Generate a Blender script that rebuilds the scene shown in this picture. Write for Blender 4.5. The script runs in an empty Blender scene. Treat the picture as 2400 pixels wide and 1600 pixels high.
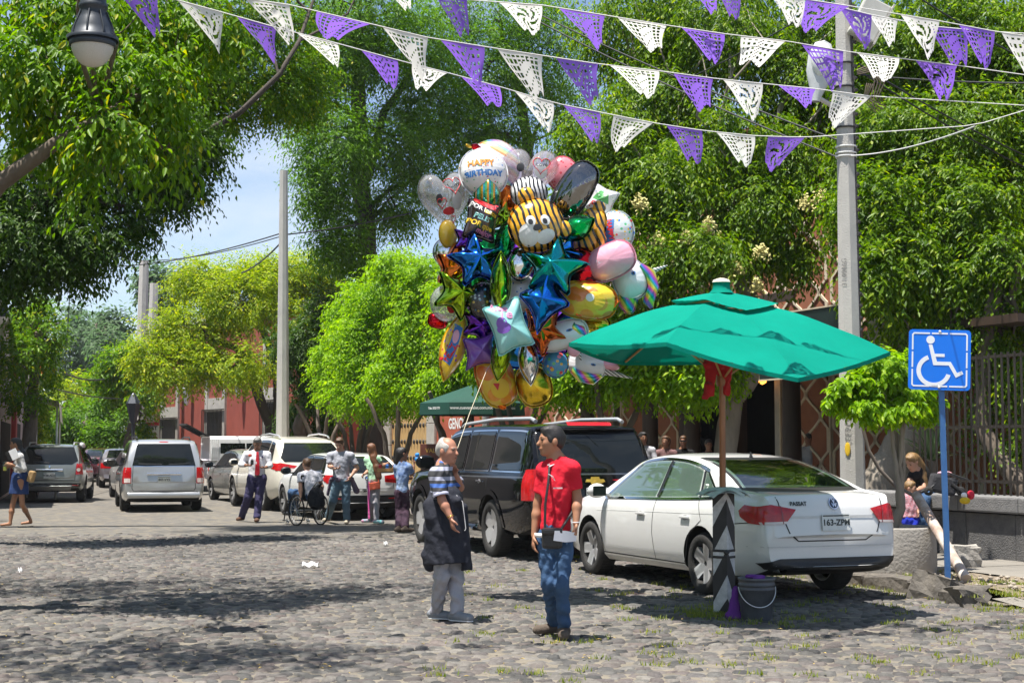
import bpy, bmesh, math, random
import numpy as np
from mathutils import Vector, Matrix
from mathutils.bvhtree import BVHTree
R = math.radians
sc = bpy.context.scene
C = sc.collection
random.seed(7); rng = np.random.default_rng(7)
# ---------------------------------------------------------------- camera
FPX = 3574.0; CAMZ = 1.575; HOR = 1045.0
PITCH = math.atan((HOR - 800) / FPX)
cam_d = bpy.data.cameras.new('camera'); cam = bpy.data.objects.new('camera', cam_d); C.objects.link(cam)
cam_d.sensor_width = 36; cam_d.lens = 36 * FPX / 2400; cam_d.clip_start = .1; cam_d.clip_end = 3000
cam.location = (0, 0, CAMZ); cam.rotation_euler = (math.pi / 2 + PITCH, 0, 0)
sc.camera = cam
# ---------------------------------------------------------------- sky, sun, exposure
SUN_EL = R(75); SUN_H = Vector((-.80, -.60, 0)).normalized()       # direction towards the sun, flat part
to_sun = (SUN_H * math.cos(SUN_EL) + Vector((0, 0, math.sin(SUN_EL)))).normalized()
w = bpy.data.worlds.new('World'); sc.world = w; w.use_nodes = True
nt = w.node_tree; nt.nodes.clear()
wo = nt.nodes.new('ShaderNodeOutputWorld'); bg = nt.nodes.new('ShaderNodeBackground')
sk = nt.nodes.new('ShaderNodeTexSky'); sk.sky_type = 'NISHITA'; sk.sun_disc = False
sk.sun_elevation = SUN_EL; sk.sun_rotation = math.atan2(SUN_H.x, SUN_H.y)
sk.altitude = 1500; sk.air_density = 1.0; sk.dust_density = 2.2; sk.ozone_density = 1.0
bg.inputs['Strength'].default_value = .09
# thin bright cloud veils over the whole sky
wtc = nt.nodes.new('ShaderNodeTexCoord'); wmp = nt.nodes.new('ShaderNodeMapping'); wmp.inputs['Scale'].default_value = (2.2, 2.2, 6)
wno = nt.nodes.new('ShaderNodeTexNoise'); wno.inputs['Scale'].default_value = 2.6; wno.inputs['Detail'].default_value = 7; wno.inputs['Roughness'].default_value = .6
wrp = nt.nodes.new('ShaderNodeMapRange'); wrp.inputs['From Min'].default_value = .42; wrp.inputs['From Max'].default_value = .72; wrp.inputs['To Max'].default_value = .6
wmx = nt.nodes.new('ShaderNodeMixRGB'); wmx.inputs['Color2'].default_value = (5.2, 5.6, 6.2, 1)
nt.links.new(wtc.outputs['Generated'], wmp.inputs['Vector']); nt.links.new(wmp.outputs[0], wno.inputs['Vector'])
nt.links.new(wno.outputs['Fac'], wrp.inputs['Value']); nt.links.new(wrp.outputs[0], wmx.inputs['Fac'])
nt.links.new(sk.outputs[0], wmx.inputs['Color1']); nt.links.new(wmx.outputs[0], bg.inputs['Color'])
nt.links.new(bg.outputs[0], wo.inputs[0])
sd = bpy.data.lights.new('sun', 'SUN'); sun = bpy.data.objects.new('sun', sd); C.objects.link(sun)
sd.energy = 5.0; sd.angle = R(.5); sd.color = (1, .955, .88)
sun.rotation_euler = (-to_sun).to_track_quat('-Z', 'Y').to_euler()
sun.location = (0, 0, 60)
vs = sc.view_settings; vs.view_transform = 'Standard'; vs.look = 'None'; vs.gamma = 1; vs.exposure = 1.0
sc.render.film_transparent = False
cy = sc.cycles; cy.use_denoising = True
try: cy.denoiser = 'OPENIMAGEDENOISE'
except Exception: pass
cy.max_bounces = 8; cy.diffuse_bounces = 3; cy.glossy_bounces = 3; cy.transmission_bounces = 6; cy.transparent_max_bounces = 24
cy.sample_clamp_indirect = 6; cy.caustics_reflective = False; cy.caustics_refractive = False
# ---------------------------------------------------------------- helpers
_F = Vector((0, math.cos(PITCH), math.sin(PITCH))); _U = Vector((0, -math.sin(PITCH), math.cos(PITCH)))
def ray(x, y):
    return Vector((1, 0, 0)) * ((x - 1200) / FPX) + _U * ((800 - y) / FPX) + _F
def P(x, y, Y):                                   # the point at depth Y seen at photo position x, y
    d = ray(x, y); return Vector((0, 0, CAMZ)) + d * (Y / d.y)
def G(x, y, z=0):                                 # the point at height z
    d = ray(x, y); return Vector((0, 0, CAMZ)) + d * ((z - CAMZ) / d.z)
SD = Vector((-.375, .927, 0)).normalized(); SR = Vector((SD.y, -SD.x, 0)); K0 = Vector((4.02, 17.1, 0))
SROT = math.atan2(SD.y, SD.x)
def S(s, t, z=0):                                 # street frame: s along the kerb, t away from the road
    return K0 + SD * s + SR * t + Vector((0, 0, z))
def V(*a): return Vector(a)
def link(o, parent=None):
    C.objects.link(o)
    if parent is not None: o.parent = parent
    return o
def tag(o, label=None, cat=None, group=None, kind=None):
    if label: o['label'] = label
    if cat: o['category'] = cat
    if group: o['group'] = group
    if kind: o['kind'] = kind
    return o
def thing(name, label, cat, loc=(0, 0, 0), rz=0, group=None):
    o = bpy.data.objects.new(name, None); o.empty_display_size = .1; C.objects.link(o)
    o.location = loc; o.rotation_euler = (0, 0, rz)
    return tag(o, label, cat, group)
def mesh_np(name, verts, faces, smooth=True):
    me = bpy.data.meshes.new(name)
    verts = np.asarray(verts, dtype=np.float32).reshape(-1, 3); faces = np.asarray(faces, dtype=np.int32)
    k = faces.shape[1]; n = len(faces)
    me.vertices.add(len(verts)); me.vertices.foreach_set('co', verts.ravel())
    me.loops.add(n * k); me.loops.foreach_set('vertex_index', faces.ravel())
    me.polygons.add(n); me.polygons.foreach_set('loop_start', np.arange(0, n * k, k, dtype=np.int32))
    if smooth: me.polygons.foreach_set('use_smooth', np.ones(n, dtype=bool))
    me.update(calc_edges=True)
    return me
def obj_np(name, verts, faces, mat, parent=None, smooth=True):
    o = bpy.data.objects.new(name, mesh_np(name, verts, faces, smooth)); o.data.materials.append(mat)
    return link(o, parent)
class MB:
    """collects shapes into one mesh"""
    def __init__(s): s.v = []; s.f = []; s.sm = []
    def add(s, vs, fs, sm=False):
        b = len(s.v); s.v += [tuple(p) for p in vs]; s.f += [tuple(i + b for i in f) for f in fs]; s.sm += [sm] * len(fs); return s
    def box(s, c, size, rot=None, bev=0):
        x, y, z = [a / 2 for a in size]
        if bev:
            bm = bmesh.new(); bmesh.ops.create_cube(bm, size=1)
            for v in bm.verts: v.co = Vector((v.co.x * size[0], v.co.y * size[1], v.co.z * size[2]))
            bmesh.ops.bevel(bm, geom=bm.edges[:], offset=bev, segments=2, affect='EDGES', profile=.6)
            vs = [v.co.copy() for v in bm.verts]; bm.verts.index_update(); fs = [[v.index for v in f.verts] for f in bm.faces]; bm.free()
        else:
            vs = [Vector(p) for p in ((-x, -y, -z), (x, -y, -z), (x, y, -z), (-x, y, -z), (-x, -y, z), (x, -y, z), (x, y, z), (-x, y, z))]
            fs = [(0, 3, 2, 1), (4, 5, 6, 7), (0, 1, 5, 4), (1, 2, 6, 5), (2, 3, 7, 6), (3, 0, 4, 7)]
        if rot is not None: vs = [rot @ v for v in vs]
        c = Vector(c); return s.add([v + c for v in vs], fs)
    def tube(s, pts, rad, n=8, cap=True, sm=True):
        pts = [Vector(p) for p in pts]; m = len(pts)
        rad = [rad] * m if isinstance(rad, (int, float)) else rad
        vs = []; prev = None
        for i, p in enumerate(pts):
            t = (pts[min(i + 1, m - 1)] - pts[max(i - 1, 0)])
            t = t.normalized() if t.length > 1e-9 else Vector((0, 0, 1))
            if prev is None: a = t.orthogonal().normalized()
            else:
                a = prev - t * prev.dot(t); a = a.normalized() if a.length > 1e-6 else t.orthogonal().normalized()
            prev = a; b = t.cross(a)
            for k in range(n):
                th = 2 * math.pi * k / n; vs.append(p + (a * math.cos(th) + b * math.sin(th)) * rad[i])
        fs = [(i * n + k, i * n + (k + 1) % n, (i + 1) * n + (k + 1) % n, (i + 1) * n + k) for i in range(m - 1) for k in range(n)]
        s.add(vs, fs, sm)
        if cap:
            s.add(vs[:n], [tuple(reversed(range(n)))]); s.add(vs[-n:], [tuple(range(n))])
        return s
    def lathe(s, prof, c=(0, 0, 0), n=20, M=None, sm=True):     # prof: (r, z)
        c = Vector(c); vs = []
        for r, z in prof:
            for k in range(n):
                th = 2 * math.pi * k / n; p = Vector((r * math.cos(th), r * math.sin(th), z)); vs.append((M @ p if M is not None else p) + c)
        fs = [(i * n + k, i * n + (k + 1) % n, (i + 1) * n + (k + 1) % n, (i + 1) * n + k) for i in range(len(prof) - 1) for k in range(n)]
        return s.add(vs, fs, sm)
    def prism(s, poly, h, M=None):                     # 2D polygon pushed up by h
        n = len(poly); vs = [Vector((a, b, 0)) for a, b in poly] + [Vector((a, b, h)) for a, b in poly]
        if M is not None: vs = [M @ v for v in vs]
        fs = [tuple(reversed(range(n))), tuple(range(n, 2 * n))] + [(i, (i + 1) % n, (i + 1) % n + n, i + n) for i in range(n)]
        return s.add(vs, fs)
    def ell(s, c, r, rot=None, n=12, m=8):
        c = Vector(c); vs = []
        for i in range(m + 1):
            ph = math.pi * i / m
            for k in range(n):
                th = 2 * math.pi * k / n; p = Vector((r[0] * math.sin(ph) * math.cos(th), r[1] * math.sin(ph) * math.sin(th), r[2] * math.cos(ph)))
                vs.append((rot @ p if rot is not None else p) + c)
        fs = [(i * n + k, (i + 1) * n + k, (i + 1) * n + (k + 1) % n, i * n + (k + 1) % n) for i in range(m) for k in range(n)]
        return s.add(vs, fs, True)
    def build(s, name, mat, parent=None):
        me = bpy.data.meshes.new(name); me.from_pydata(s.v, [], s.f)
        me.polygons.foreach_set('use_smooth', s.sm)
        me.materials.append(mat); me.validate(); me.update()
        return link(bpy.data.objects.new(name, me), parent)
def rz(a): return Matrix.Rotation(a, 3, 'Z')
def pchip(xs, ys, x):
    """smooth monotone-ish interpolation through points"""
    xs = np.asarray(xs, float); ys = np.asarray(ys, float); x = np.asarray(x, float)
    h = np.diff(xs); d = np.diff(ys) / h; m = np.zeros_like(ys)
    for i in range(1, len(xs) - 1):
        if d[i - 1] * d[i] > 0:
            w1 = 2 * h[i] + h[i - 1]; w2 = h[i] + 2 * h[i - 1]; m[i] = (w1 + w2) / (w1 / d[i - 1] + w2 / d[i])
    m[0] = d[0]; m[-1] = d[-1]
    k = np.clip(np.searchsorted(xs, x) - 1, 0, len(xs) - 2); t = np.clip((x - xs[k]) / h[k], 0, 1)
    return ((2 * t**3 - 3 * t**2 + 1) * ys[k] + (t**3 - 2 * t**2 + t) * h[k] * m[k] + (-2 * t**3 + 3 * t**2) * ys[k + 1] + (t**3 - t**2) * h[k] * m[k + 1])
# ---------------------------------------------------------------- materials
MATS = {}
def node(nt, t, **kw):
    n = nt.nodes.new('ShaderNode' + t)
    for k, v in kw.items():
        if k in n.inputs: n.inputs[k].default_value = v
        else: setattr(n, k, v)
    return n
def mat(name, col, rough=.6, metal=0., var=.12, vs=6., bump=0., bs=40., spec=.5, coat=0., col2=None, emit=0, coord='Object', stretch=None, trans=0, alpha=1):
    if name in MATS: return MATS[name]
    m = bpy.data.materials.new(name); m.use_nodes = True; nt = m.node_tree; L = nt.links.new
    b = nt.nodes['Principled BSDF']; b.inputs['Roughness'].default_value = rough; b.inputs['Metallic'].default_value = metal
    b.inputs['Specular IOR Level'].default_value = spec; b.inputs['Coat Weight'].default_value = coat; b.inputs['Coat Roughness'].default_value = .04
    b.inputs['Base Color'].default_value = (*col, 1)
    if trans: b.inputs['Transmission Weight'].default_value = trans
    if alpha < 1: b.inputs['Alpha'].default_value = alpha
    tc = None
    if var or bump or col2:
        tc = node(nt, 'TexCoord'); src = tc.outputs[coord]
        if stretch:
            mp = node(nt, 'Mapping'); mp.inputs['Scale'].default_value = stretch; L(src, mp.inputs['Vector']); src = mp.outputs[0]
    if var or col2:
        no = node(nt, 'TexNoise', Scale=vs, Detail=5., Roughness=.6); L(src, no.inputs['Vector'])
        rp = node(nt, 'MapRange'); rp.inputs['From Min'].default_value = .3; rp.inputs['From Max'].default_value = .7; L(no.outputs['Fac'], rp.inputs['Value'])
        mx = node(nt, 'MixRGB'); c2 = col2 or tuple(min(1, c * (1 + var)) for c in col); c1 = col if col2 else tuple(c * (1 - var) for c in col)
        mx.inputs['Color1'].default_value = (*c1, 1); mx.inputs['Color2'].default_value = (*c2, 1)
        L(rp.outputs[0], mx.inputs['Fac']); L(mx.outputs[0], b.inputs['Base Color'])
    if bump:
        nb = node(nt, 'TexNoise', Scale=bs, Detail=4.); L(src, nb.inputs['Vector'])
        bp = node(nt, 'Bump', Strength=bump, Distance=.02); L(nb.outputs['Fac'], bp.inputs['Height']); L(bp.outputs[0], b.inputs['Normal'])
    if emit:
        b.inputs['Emission Color'].default_value = (*col, 1); b.inputs['Emission Strength'].default_value = emit
    MATS[name] = m; return m
def leaf_mat(name, c1, c2, c3=None, rough=.38, transl=.35):
    rough = rough + .08; transl = transl + .03
    m = bpy.data.materials.new(name); m.use_nodes = True; nt = m.node_tree; L = nt.links.new
    b = nt.nodes['Principled BSDF']; out = nt.nodes['Material Output']
    g = node(nt, 'NewGeometry'); rp = node(nt, 'ValToRGB'); L(g.outputs['Random Per Island'], rp.inputs['Fac'])
    e = rp.color_ramp.elements; e[0].color = (*c1, 1); e[1].color = (*c2, 1); e[1].position = .9
    if c3:
        q = rp.color_ramp.elements.new(.97); q.color = (*c3, 1)
    b.inputs['Roughness'].default_value = rough; b.inputs['Specular IOR Level'].default_value = .2
    L(rp.outputs[0], b.inputs['Base Color'])
    t = node(nt, 'BsdfTranslucent'); hs = node(nt, 'HueSaturation', Saturation=1.3, Value=2.0); L(rp.outputs[0], hs.inputs['Color']); L(hs.outputs[0], t.inputs['Color'])
    mx = node(nt, 'MixShader'); mx.inputs[0].default_value = transl
    L(b.outputs[0], mx.inputs[1]); L(t.outputs[0], mx.inputs[2]); L(mx.outputs[0], out.inputs['Surface'])
    MATS[name] = m; return m
def text_poly(s, size, bold=0., align='CENTER'):
    """flat triangles of a word: (verts (n,2), faces)"""
    cu = bpy.data.curves.new('t', 'FONT'); cu.body = s; cu.size = size; cu.align_x = align; cu.align_y = 'CENTER'; cu.offset = bold; cu.resolution_u = 3
    ob = bpy.data.objects.new('t', cu); C.objects.link(ob)
    dg = bpy.context.evaluated_depsgraph_get(); me = bpy.data.meshes.new_from_object(ob.evaluated_get(dg))
    vs = [(v.co.x, v.co.y) for v in me.vertices]; fs = [tuple(p.vertices) for p in me.polygons]
    bpy.data.objects.remove(ob); bpy.data.curves.remove(cu); bpy.data.meshes.remove(me)
    return vs, fs
def text_obj(name, s, size, M, mat, parent=None, bold=0.):
    vs, fs = text_poly(s, size, bold); mb = MB(); mb.add([M @ Vector((a, b, 0)) for a, b in vs], fs)
    return mb.build(name, mat, parent)
# ---------------------------------------------------------------- street of cobbles
def stone_mat(name, cols, bump=.5, bs=35., rough=.8):
    """tint attribute picks the stone's own colour"""
    m = bpy.data.materials.new(name); m.use_nodes = True; nt = m.node_tree; L = nt.links.new; b = nt.nodes['Principled BSDF']
    at = node(nt, 'Attribute', attribute_name='tint'); rp = node(nt, 'ValToRGB'); L(at.outputs['Fac'], rp.inputs['Fac'])
    e = rp.color_ramp.elements; n = len(cols)
    while len(e) < n: e.new(.5)
    for i, c in enumerate(cols): e[i].position = i / (n - 1); e[i].color = (*c, 1)
    tc = node(nt, 'TexCoord'); no = node(nt, 'TexNoise', Scale=22., Detail=6., Roughness=.65); L(tc.outputs['Object'], no.inputs['Vector'])
    mr = node(nt, 'MapRange'); mr.inputs['From Min'].default_value = .3; mr.inputs['From Max'].default_value = .75; mr.inputs['To Min'].default_value = .68; mr.inputs['To Max'].default_value = 1.28
    L(no.outputs['Fac'], mr.inputs['Value']); mm = node(nt, 'MixRGB', blend_type='MULTIPLY'); mm.inputs['Fac'].default_value = 1
    L(rp.outputs[0], mm.inputs['Color1']); L(mr.outputs[0], mm.inputs['Color2'])
    ge = node(nt, 'NewGeometry'); n3 = node(nt, 'TexNoise', Scale=.55, Detail=6., Roughness=.65); L(ge.outputs['Position'], n3.inputs['Vector']); m3 = node(nt, 'MapRange'); m3.inputs['From Min'].default_value = .35; m3.inputs['From Max'].default_value = .68; m3.inputs['To Min'].default_value = .70; m3.inputs['To Max'].default_value = 1.2
    L(n3.outputs['Fac'], m3.inputs['Value']); m4 = node(nt, 'MixRGB', blend_type='MULTIPLY'); m4.inputs['Fac'].default_value = 1; L(mm.outputs[0], m4.inputs['Color1']); L(m3.outputs[0], m4.inputs['Color2']); L(m4.outputs[0], b.inputs['Base Color'])
    nb = node(nt, 'TexNoise', Scale=bs, Detail=5.); L(tc.outputs['Object'], nb.inputs['Vector'])
    bp = node(nt, 'Bump', Strength=bump, Distance=.015); L(nb.outputs['Fac'], bp.inputs['Height']); L(bp.outputs[0], b.inputs['Normal'])
    b.inputs['Roughness'].default_value = rough; b.inputs['Specular IOR Level'].default_value = .35
    return m
M_cob = stone_mat('cobble basalt', [(.05, .049, .048), (.098, .094, .088), (.148, .139, .126), (.115, .101, .096), (.178, .165, .146), (.118, .096, .088), (.085, .083, .081)])
# joint filling / far paving
M_joint = bpy.data.materials.new('sandy joints and far paving'); M_joint.use_nodes = True
def _joint():
    nt = M_joint.node_tree; L = nt.links.new; b = nt.nodes['Principled BSDF']; tc = node(nt, 'TexCoord')
    n1 = node(nt, 'TexNoise', Scale=3., Detail=8., Roughness=.7); L(tc.outputs['Object'], n1.inputs['Vector'])
    r1 = node(nt, 'ValToRGB'); L(n1.outputs['Fac'], r1.inputs['Fac']); e = r1.color_ramp.elements
    e[0].position = .3; e[0].color = (.12, .105, .082, 1); e[1].position = .72; e[1].color = (.225, .195, .15, 1)
    vo = node(nt, 'TexVoronoi', Scale=5.5); L(tc.outputs['Object'], vo.inputs['Vector'])
    r2 = node(nt, 'ValToRGB'); L(vo.outputs['Distance'], r2.inputs['Fac']); e = r2.color_ramp.elements
    e[0].position = .5; e[0].color = (1, 1, 1, 1); e[1].position = .75; e[1].color = (0, 0, 0, 1)
    hs = node(nt, 'MixRGB'); hs.inputs['Color1'].default_value = (.088, .083, .077, 1); hs.inputs['Color2'].default_value = (.15, .139, .123, 1); L(vo.outputs['Color'], hs.inputs['Fac'])
    # stones only where no real cobbles lie (far down the street and at the sides)
    sp = node(nt, 'SeparateXYZ'); L(tc.outputs['Object'], sp.inputs[0])
    mr = node(nt, 'MapRange'); mr.inputs['From Min'].default_value = 22.; mr.inputs['From Max'].default_value = 27.5; L(sp.outputs['Y'], mr.inputs['Value'])
    mu = node(nt, 'Math', operation='MULTIPLY'); L(r2.outputs[0], mu.inputs[0]); L(mr.outputs[0], mu.inputs[1])
    mx = node(nt, 'MixRGB'); L(mu.outputs[0], mx.inputs['Fac']); L(r1.outputs[0], mx.inputs['Color1']); L(hs.outputs[0], mx.inputs['Color2']); L(mx.outputs[0], b.inputs['Base Color'])
    n2 = node(nt, 'TexNoise', Scale=60., Detail=4.); L(tc.outputs['Object'], n2.inputs['Vector'])
    bp = node(nt, 'Bump', Strength=.5, Distance=.02); L(n2.outputs['Fac'], bp.inputs['Height']); L(bp.outputs[0], b.inputs['Normal']); b.inputs['Roughness'].default_value = .95
_joint()
mb = MB()
Gs = 30
gv = [(-400 + 800 * i / Gs, -200 + 1000 * j / Gs, 0) for j in range(Gs + 1) for i in range(Gs + 1)]
mb.add(gv, [(j * (Gs + 1) + i, j * (Gs + 1) + i + 1, (j + 1) * (Gs + 1) + i + 1, (j + 1) * (Gs + 1) + i) for j in range(Gs) for i in range(Gs)])
street = tag(mb.build('street', M_joint), kind='structure')
SDn = np.array([SD.x, SD.y]); SRn = np.array([SR.x, SR.y]); K0n = np.array([K0.x, K0.y])
def make_cobbles():
    sp = .132; NA = 8
    ys = np.arange(8.6, 28.3, sp * .90); xs = np.arange(-12, 9.5, sp)
    gx, gy = np.meshgrid(xs, ys); gx = gx + (np.arange(len(ys))[:, None] % 2) * sp * .5
    ny, nx = gx.shape
    jx = gx + rng.uniform(-.44, .44, gx.shape) * sp; jy = gy + rng.uniform(-.42, .42, gx.shape) * sp
    ang = np.linspace(0, 2 * np.pi, NA, endpoint=False); ux, uy = np.cos(ang), np.sin(ang)
    rad = np.full((ny, nx, NA), .12)
    for dj in range(-2, 3):
        for di in range(-2, 3):
            if di == 0 and dj == 0: continue
            nxp = np.roll(np.roll(jx, -dj, 0), -di, 1) - jx; nyp = np.roll(np.roll(jy, -dj, 0), -di, 1) - jy
            l2 = nxp**2 + nyp**2; ok = l2 < .6
            dot = nxp[..., None] * ux + nyp[..., None] * uy
            lim = np.where((dot > 1e-4) & ok[..., None], l2[..., None] / (2 * np.maximum(dot, 1e-4)), 9)
            rad = np.minimum(rad, lim)
    inner = (np.abs(np.arange(ny) - ny / 2)[:, None] < ny / 2 - 3) & (np.abs(np.arange(nx) - nx / 2)[None, :] < nx / 2 - 3)
    t = (jx - K0n[0]) * SRn[0] + (jy - K0n[1]) * SRn[1]; s_ = (jx - K0n[0]) * SDn[0] + (jy - K0n[1]) * SDn[1]
    vis = inner & (np.abs(jx) < .345 * jy + .9) & ((t < -.12) | ((s_ < -2.4) & (t < .25 - .55 * (s_ + 2.4)))) & (rng.random(gx.shape) > .025 + np.clip((jy - 23.5) / 4.6, 0, 1) ** 1.5)
    cx, cy_, rad = jx[vis], jy[vis], rad[vis]
    rad = .55 * rad + .225 * (np.roll(rad, 1, 1) + np.roll(rad, -1, 1))
    rad = rad * rng.uniform(.92, 1.02, (len(cx), 1)) - .002
    N = len(cx); h = rng.uniform(.006, .022, N) * rng.choice([1, 1, 1, 1.25, .55], N); tilt = rng.normal(0, .07, (N, 2)); tint = rng.random(N)
    rings = [(1.0, -.2), (.80, .78)]
    vs = np.zeros((N, NA * 2 + 1, 3), np.float32)
    for q, (f, hz) in enumerate(rings):
        rr = rad * f * (1 + rng.normal(0, .03, rad.shape)); x = rr * ux; y = rr * uy
        z = h[:, None] * (hz + rng.normal(0, .07, rad.shape)) + (x * tilt[:, :1] + y * tilt[:, 1:]) * (hz > 0)
        vs[:, q * NA:(q + 1) * NA, 0] = x; vs[:, q * NA:(q + 1) * NA, 1] = y; vs[:, q * NA:(q + 1) * NA, 2] = z
    vs[:, -1, 2] = h
    fs = []
    for q in range(1):
        for k in range(NA):
            a, b = q * NA + k, q * NA + (k + 1) % NA; fs += [(a, b, b + NA), (a, b + NA, a + NA)]
    fs += [(NA + k, NA + (k + 1) % NA, 2 * NA) for k in range(NA)]
    fs = np.array(fs, np.int32)
    # those that show largest: the nearest ones inside the picture
    infr = (np.abs(cx) < .334 * cy_) & (cy_ > 9.7)
    order = np.argsort(np.where(infr, cy_, 1e9)); near = order[:300]; far = order[300:]
    def settint(me, arr):
        a = me.attributes.new('tint', 'FLOAT', 'POINT'); a.data.foreach_set('value', arr.astype(np.float32))
    for i in near:
        me = mesh_np('cobblestone', vs[i], fs); me.materials.append(M_cob); settint(me, np.full(NA * 2 + 1, tint[i]))
        o = bpy.data.objects.new('cobblestone', me); o.location = (cx[i], cy_[i], 0); link(o, street)
    v = vs[far].copy(); v[:, :, 0] += cx[far, None]; v[:, :, 1] += cy_[far, None]
    f = (fs[None] + (np.arange(len(far)) * (NA * 2 + 1))[:, None, None]).reshape(-1, 3)
    o = obj_np('cobblestones', v.reshape(-1, 3), f, M_cob, street); settint(o.data, np.repeat(tint[far], NA * 2 + 1)); o['kind'] = 'stuff'
    return cx, cy_
COBX, COBY = make_cobbles()
# ---------------------------------------------------------------- pavement, ramp, kerb
M_pave = mat('grey worn concrete paving', (.23, .21, .18), .9, var=.25, vs=1.6, bump=.35, bs=28, col2=(.16, .148, .13))
M_dirt = mat('dry dirt and rubble', (.25, .20, .14), .95, vs=5, bump=.9, bs=22, col2=(.15, .12, .085))
M_kerb = mat('dark basalt kerb', (.07, .062, .054), .85, vs=7, bump=1., bs=14, col2=(.15, .132, .11))
PZ = .14
mb = MB(); st = []
def sheet(mb, s0, s1, t0, t1, n, m, zf):
    b = len(mb.v); vs = [S(s0 + (s1 - s0) * i / n, t0 + (t1 - t0) * j / m, zf(s0 + (s1 - s0) * i / n, t0 + (t1 - t0) * j / m)) for i in range(n + 1) for j in range(m + 1)]
    mb.add(vs, [(i * (m + 1) + j, (i + 1) * (m + 1) + j, (i + 1) * (m + 1) + j + 1, i * (m + 1) + j + 1) for i in range(n) for j in range(m)], True)
def pz(s, t):
    if s > -1.7: return PZ
    k = min(1, max(0, (t + .1) / 2.2)); return .02 + (PZ - .02) * k if s < -2.2 else (PZ * (s + 2.2) / .5 + (.02 + (PZ - .02) * k) * (-1.7 - s) / .5)
sheet(mb, -12, 75, 1.35, 8.2, 60, 14, pz); sheet(mb, 4.2, 75, .24, 1.35, 40, 3, pz)
sheet(mb, -12, -2.0, -.02, 1.35, 20, 5, pz)
pavement = tag(mb.build('pavement', M_pave), kind='structure')
mb = MB(); sheet(mb, -2.25, 4.2, .24, 1.35, 46, 12, lambda s, t: PZ - .012 + .02 * math.sin(s * 7 + t * 5) * math.sin(t * 9 - s * 3) - (.08 * max(0, -1.6 - s)))
tag(mb.build('dirt_verge', M_dirt), kind='structure')
# joints of the ramp slabs
mb = MB()
for (s0, t0, s1, t1) in ((-3.3, 0, -3.5, 1.6), (-4.9, 0, -5.1, 3), (-2.3, 1.4, -9, 1.7), (-3.3, 1.5, -3.0, 4), (0.5, 1.5, .7, 4.1), (2.6, 1.5, 2.5, 4.1)):
    n = 14; w_ = .012; pl = [S(s0 + (s1 - s0) * i / n, t0 + (t1 - t0) * i / n + .02 * math.sin(i * 1.9), 0) for i in range(n + 1)]
    vs = []
    for i, p in enumerate(pl):
        d = p - K0; s_, t_ = d.dot(SD), d.dot(SR); z = pz(s_, t_) + .003; q = Vector((SD.x, SD.y, 0)) * w_ if abs(t1 - t0) > abs(s1 - s0) else Vector((SR.x, SR.y, 0)) * w_
        vs += [p + q + Vector((0, 0, z)), p - q + Vector((0, 0, z))]
    mb.add(vs, [(2 * i, 2 * i + 1, 2 * i + 3, 2 * i + 2) for i in range(n)])
mb.build('joint', mat('dark crack', (.09, .08, .065), .95), pavement)
def rough_block(l, w_, h, seed, amp=.011):
    bm = bmesh.new(); bmesh.ops.create_cube(bm, size=1)
    for v in bm.verts: v.co = Vector((v.co.x * l, v.co.y * w_, v.co.z * h))
    bmesh.ops.bevel(bm, geom=bm.edges[:], offset=.02, segments=1, affect='EDGES')
    bmesh.ops.subdivide_edges(bm, edges=[e for e in bm.edges if e.calc_length() > .12], cuts=2, use_grid_fill=True)
    r = random.Random(seed)
    for v in bm.verts: v.co += Vector((r.gauss(0, amp), r.gauss(0, amp), r.gauss(0, amp * .7)))
    me = bpy.data.meshes.new('kerb_stone'); bm.to_mesh(me); bm.free(); me.materials.append(M_kerb); return me
kerb = thing('kerb', 'dark rough basalt kerb along the right side of the street', 'kerb', S(0, 0))
s_ = -1.55; k = 0
while s_ < 40:
    l = random.uniform(.8, 1.15); me = rough_block(l - .015, .27, .3, k)
    o = link(bpy.data.objects.new('kerb_stone', me), kerb); p = S(s_ + l / 2, .12, .005 + random.uniform(-.02, .005)) - S(0, 0)
    o.location = p; o.rotation_euler = (random.gauss(0, .03), random.gauss(0, .02), SROT + random.gauss(0, .02)); s_ += l; k += 1
o = bpy.data.objects.new('kerb_stone', rough_block(.45, .4, .34, 99, .015)); C.objects.link(o); o.location = G(2192, 1388, .06); o.rotation_euler = (.25, -.2, SROT + .5)
tag(o, 'broken tilted kerb stone at the foot of the blue signpost', 'stone')
o = bpy.data.objects.new('kerb_stone', rough_block(.5, .3, .22, 98, .02)); C.objects.link(o); o.location = G(2262, 1402, .06); o.rotation_euler = (.05, .08, SROT - .2)
tag(o, 'low dark stone between the signpost and the ramp slab', 'stone')
# ---------------------------------------------------------------- low stone wall and railing
M_wall = mat('dark chiselled basalt wall', (.085, .083, .085), .85, vs=9, bump=1., bs=55, col2=(.14, .135, .13))
M_cap = mat('basalt wall cap', (.15, .148, .148), .8, vs=9, bump=.6, bs=60, col2=(.21, .205, .2))
wall = thing('garden_wall', 'low dark stone seat wall below the iron railing', 'wall', S(0, 2.92))
base = S(0, 2.92); WH = .79
Mst = rz(SROT)
s_ = -5
while s_ < 5.4:
    l = random.uniform(.75, 1.0); c = S(s_ + l / 2, 3.19, PZ + (WH - .2) / 2 - .02) - base
    MB().box(c, (l - .012, .5 + random.uniform(0, .012), WH - .2), Mst, .008).build('stone', M_wall, wall); s_ += l
s_ = -5
while s_ < 5.4:
    l = random.uniform(1.0, 1.3); c = S(s_ + l / 2, 3.17, PZ + WH - .1) - base
    MB().box(c, (l - .008, .62, .205), Mst, .025).build('cap_stone', M_cap, wall); s_ += l
M_iron = mat('dark brown iron', (.045, .038, .032), .5, .3, var=.2)
fence = thing('railing', 'tall dark iron railing on the low stone wall', 'railing', S(0, 3.25)); fb = S(0, 3.25)
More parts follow.
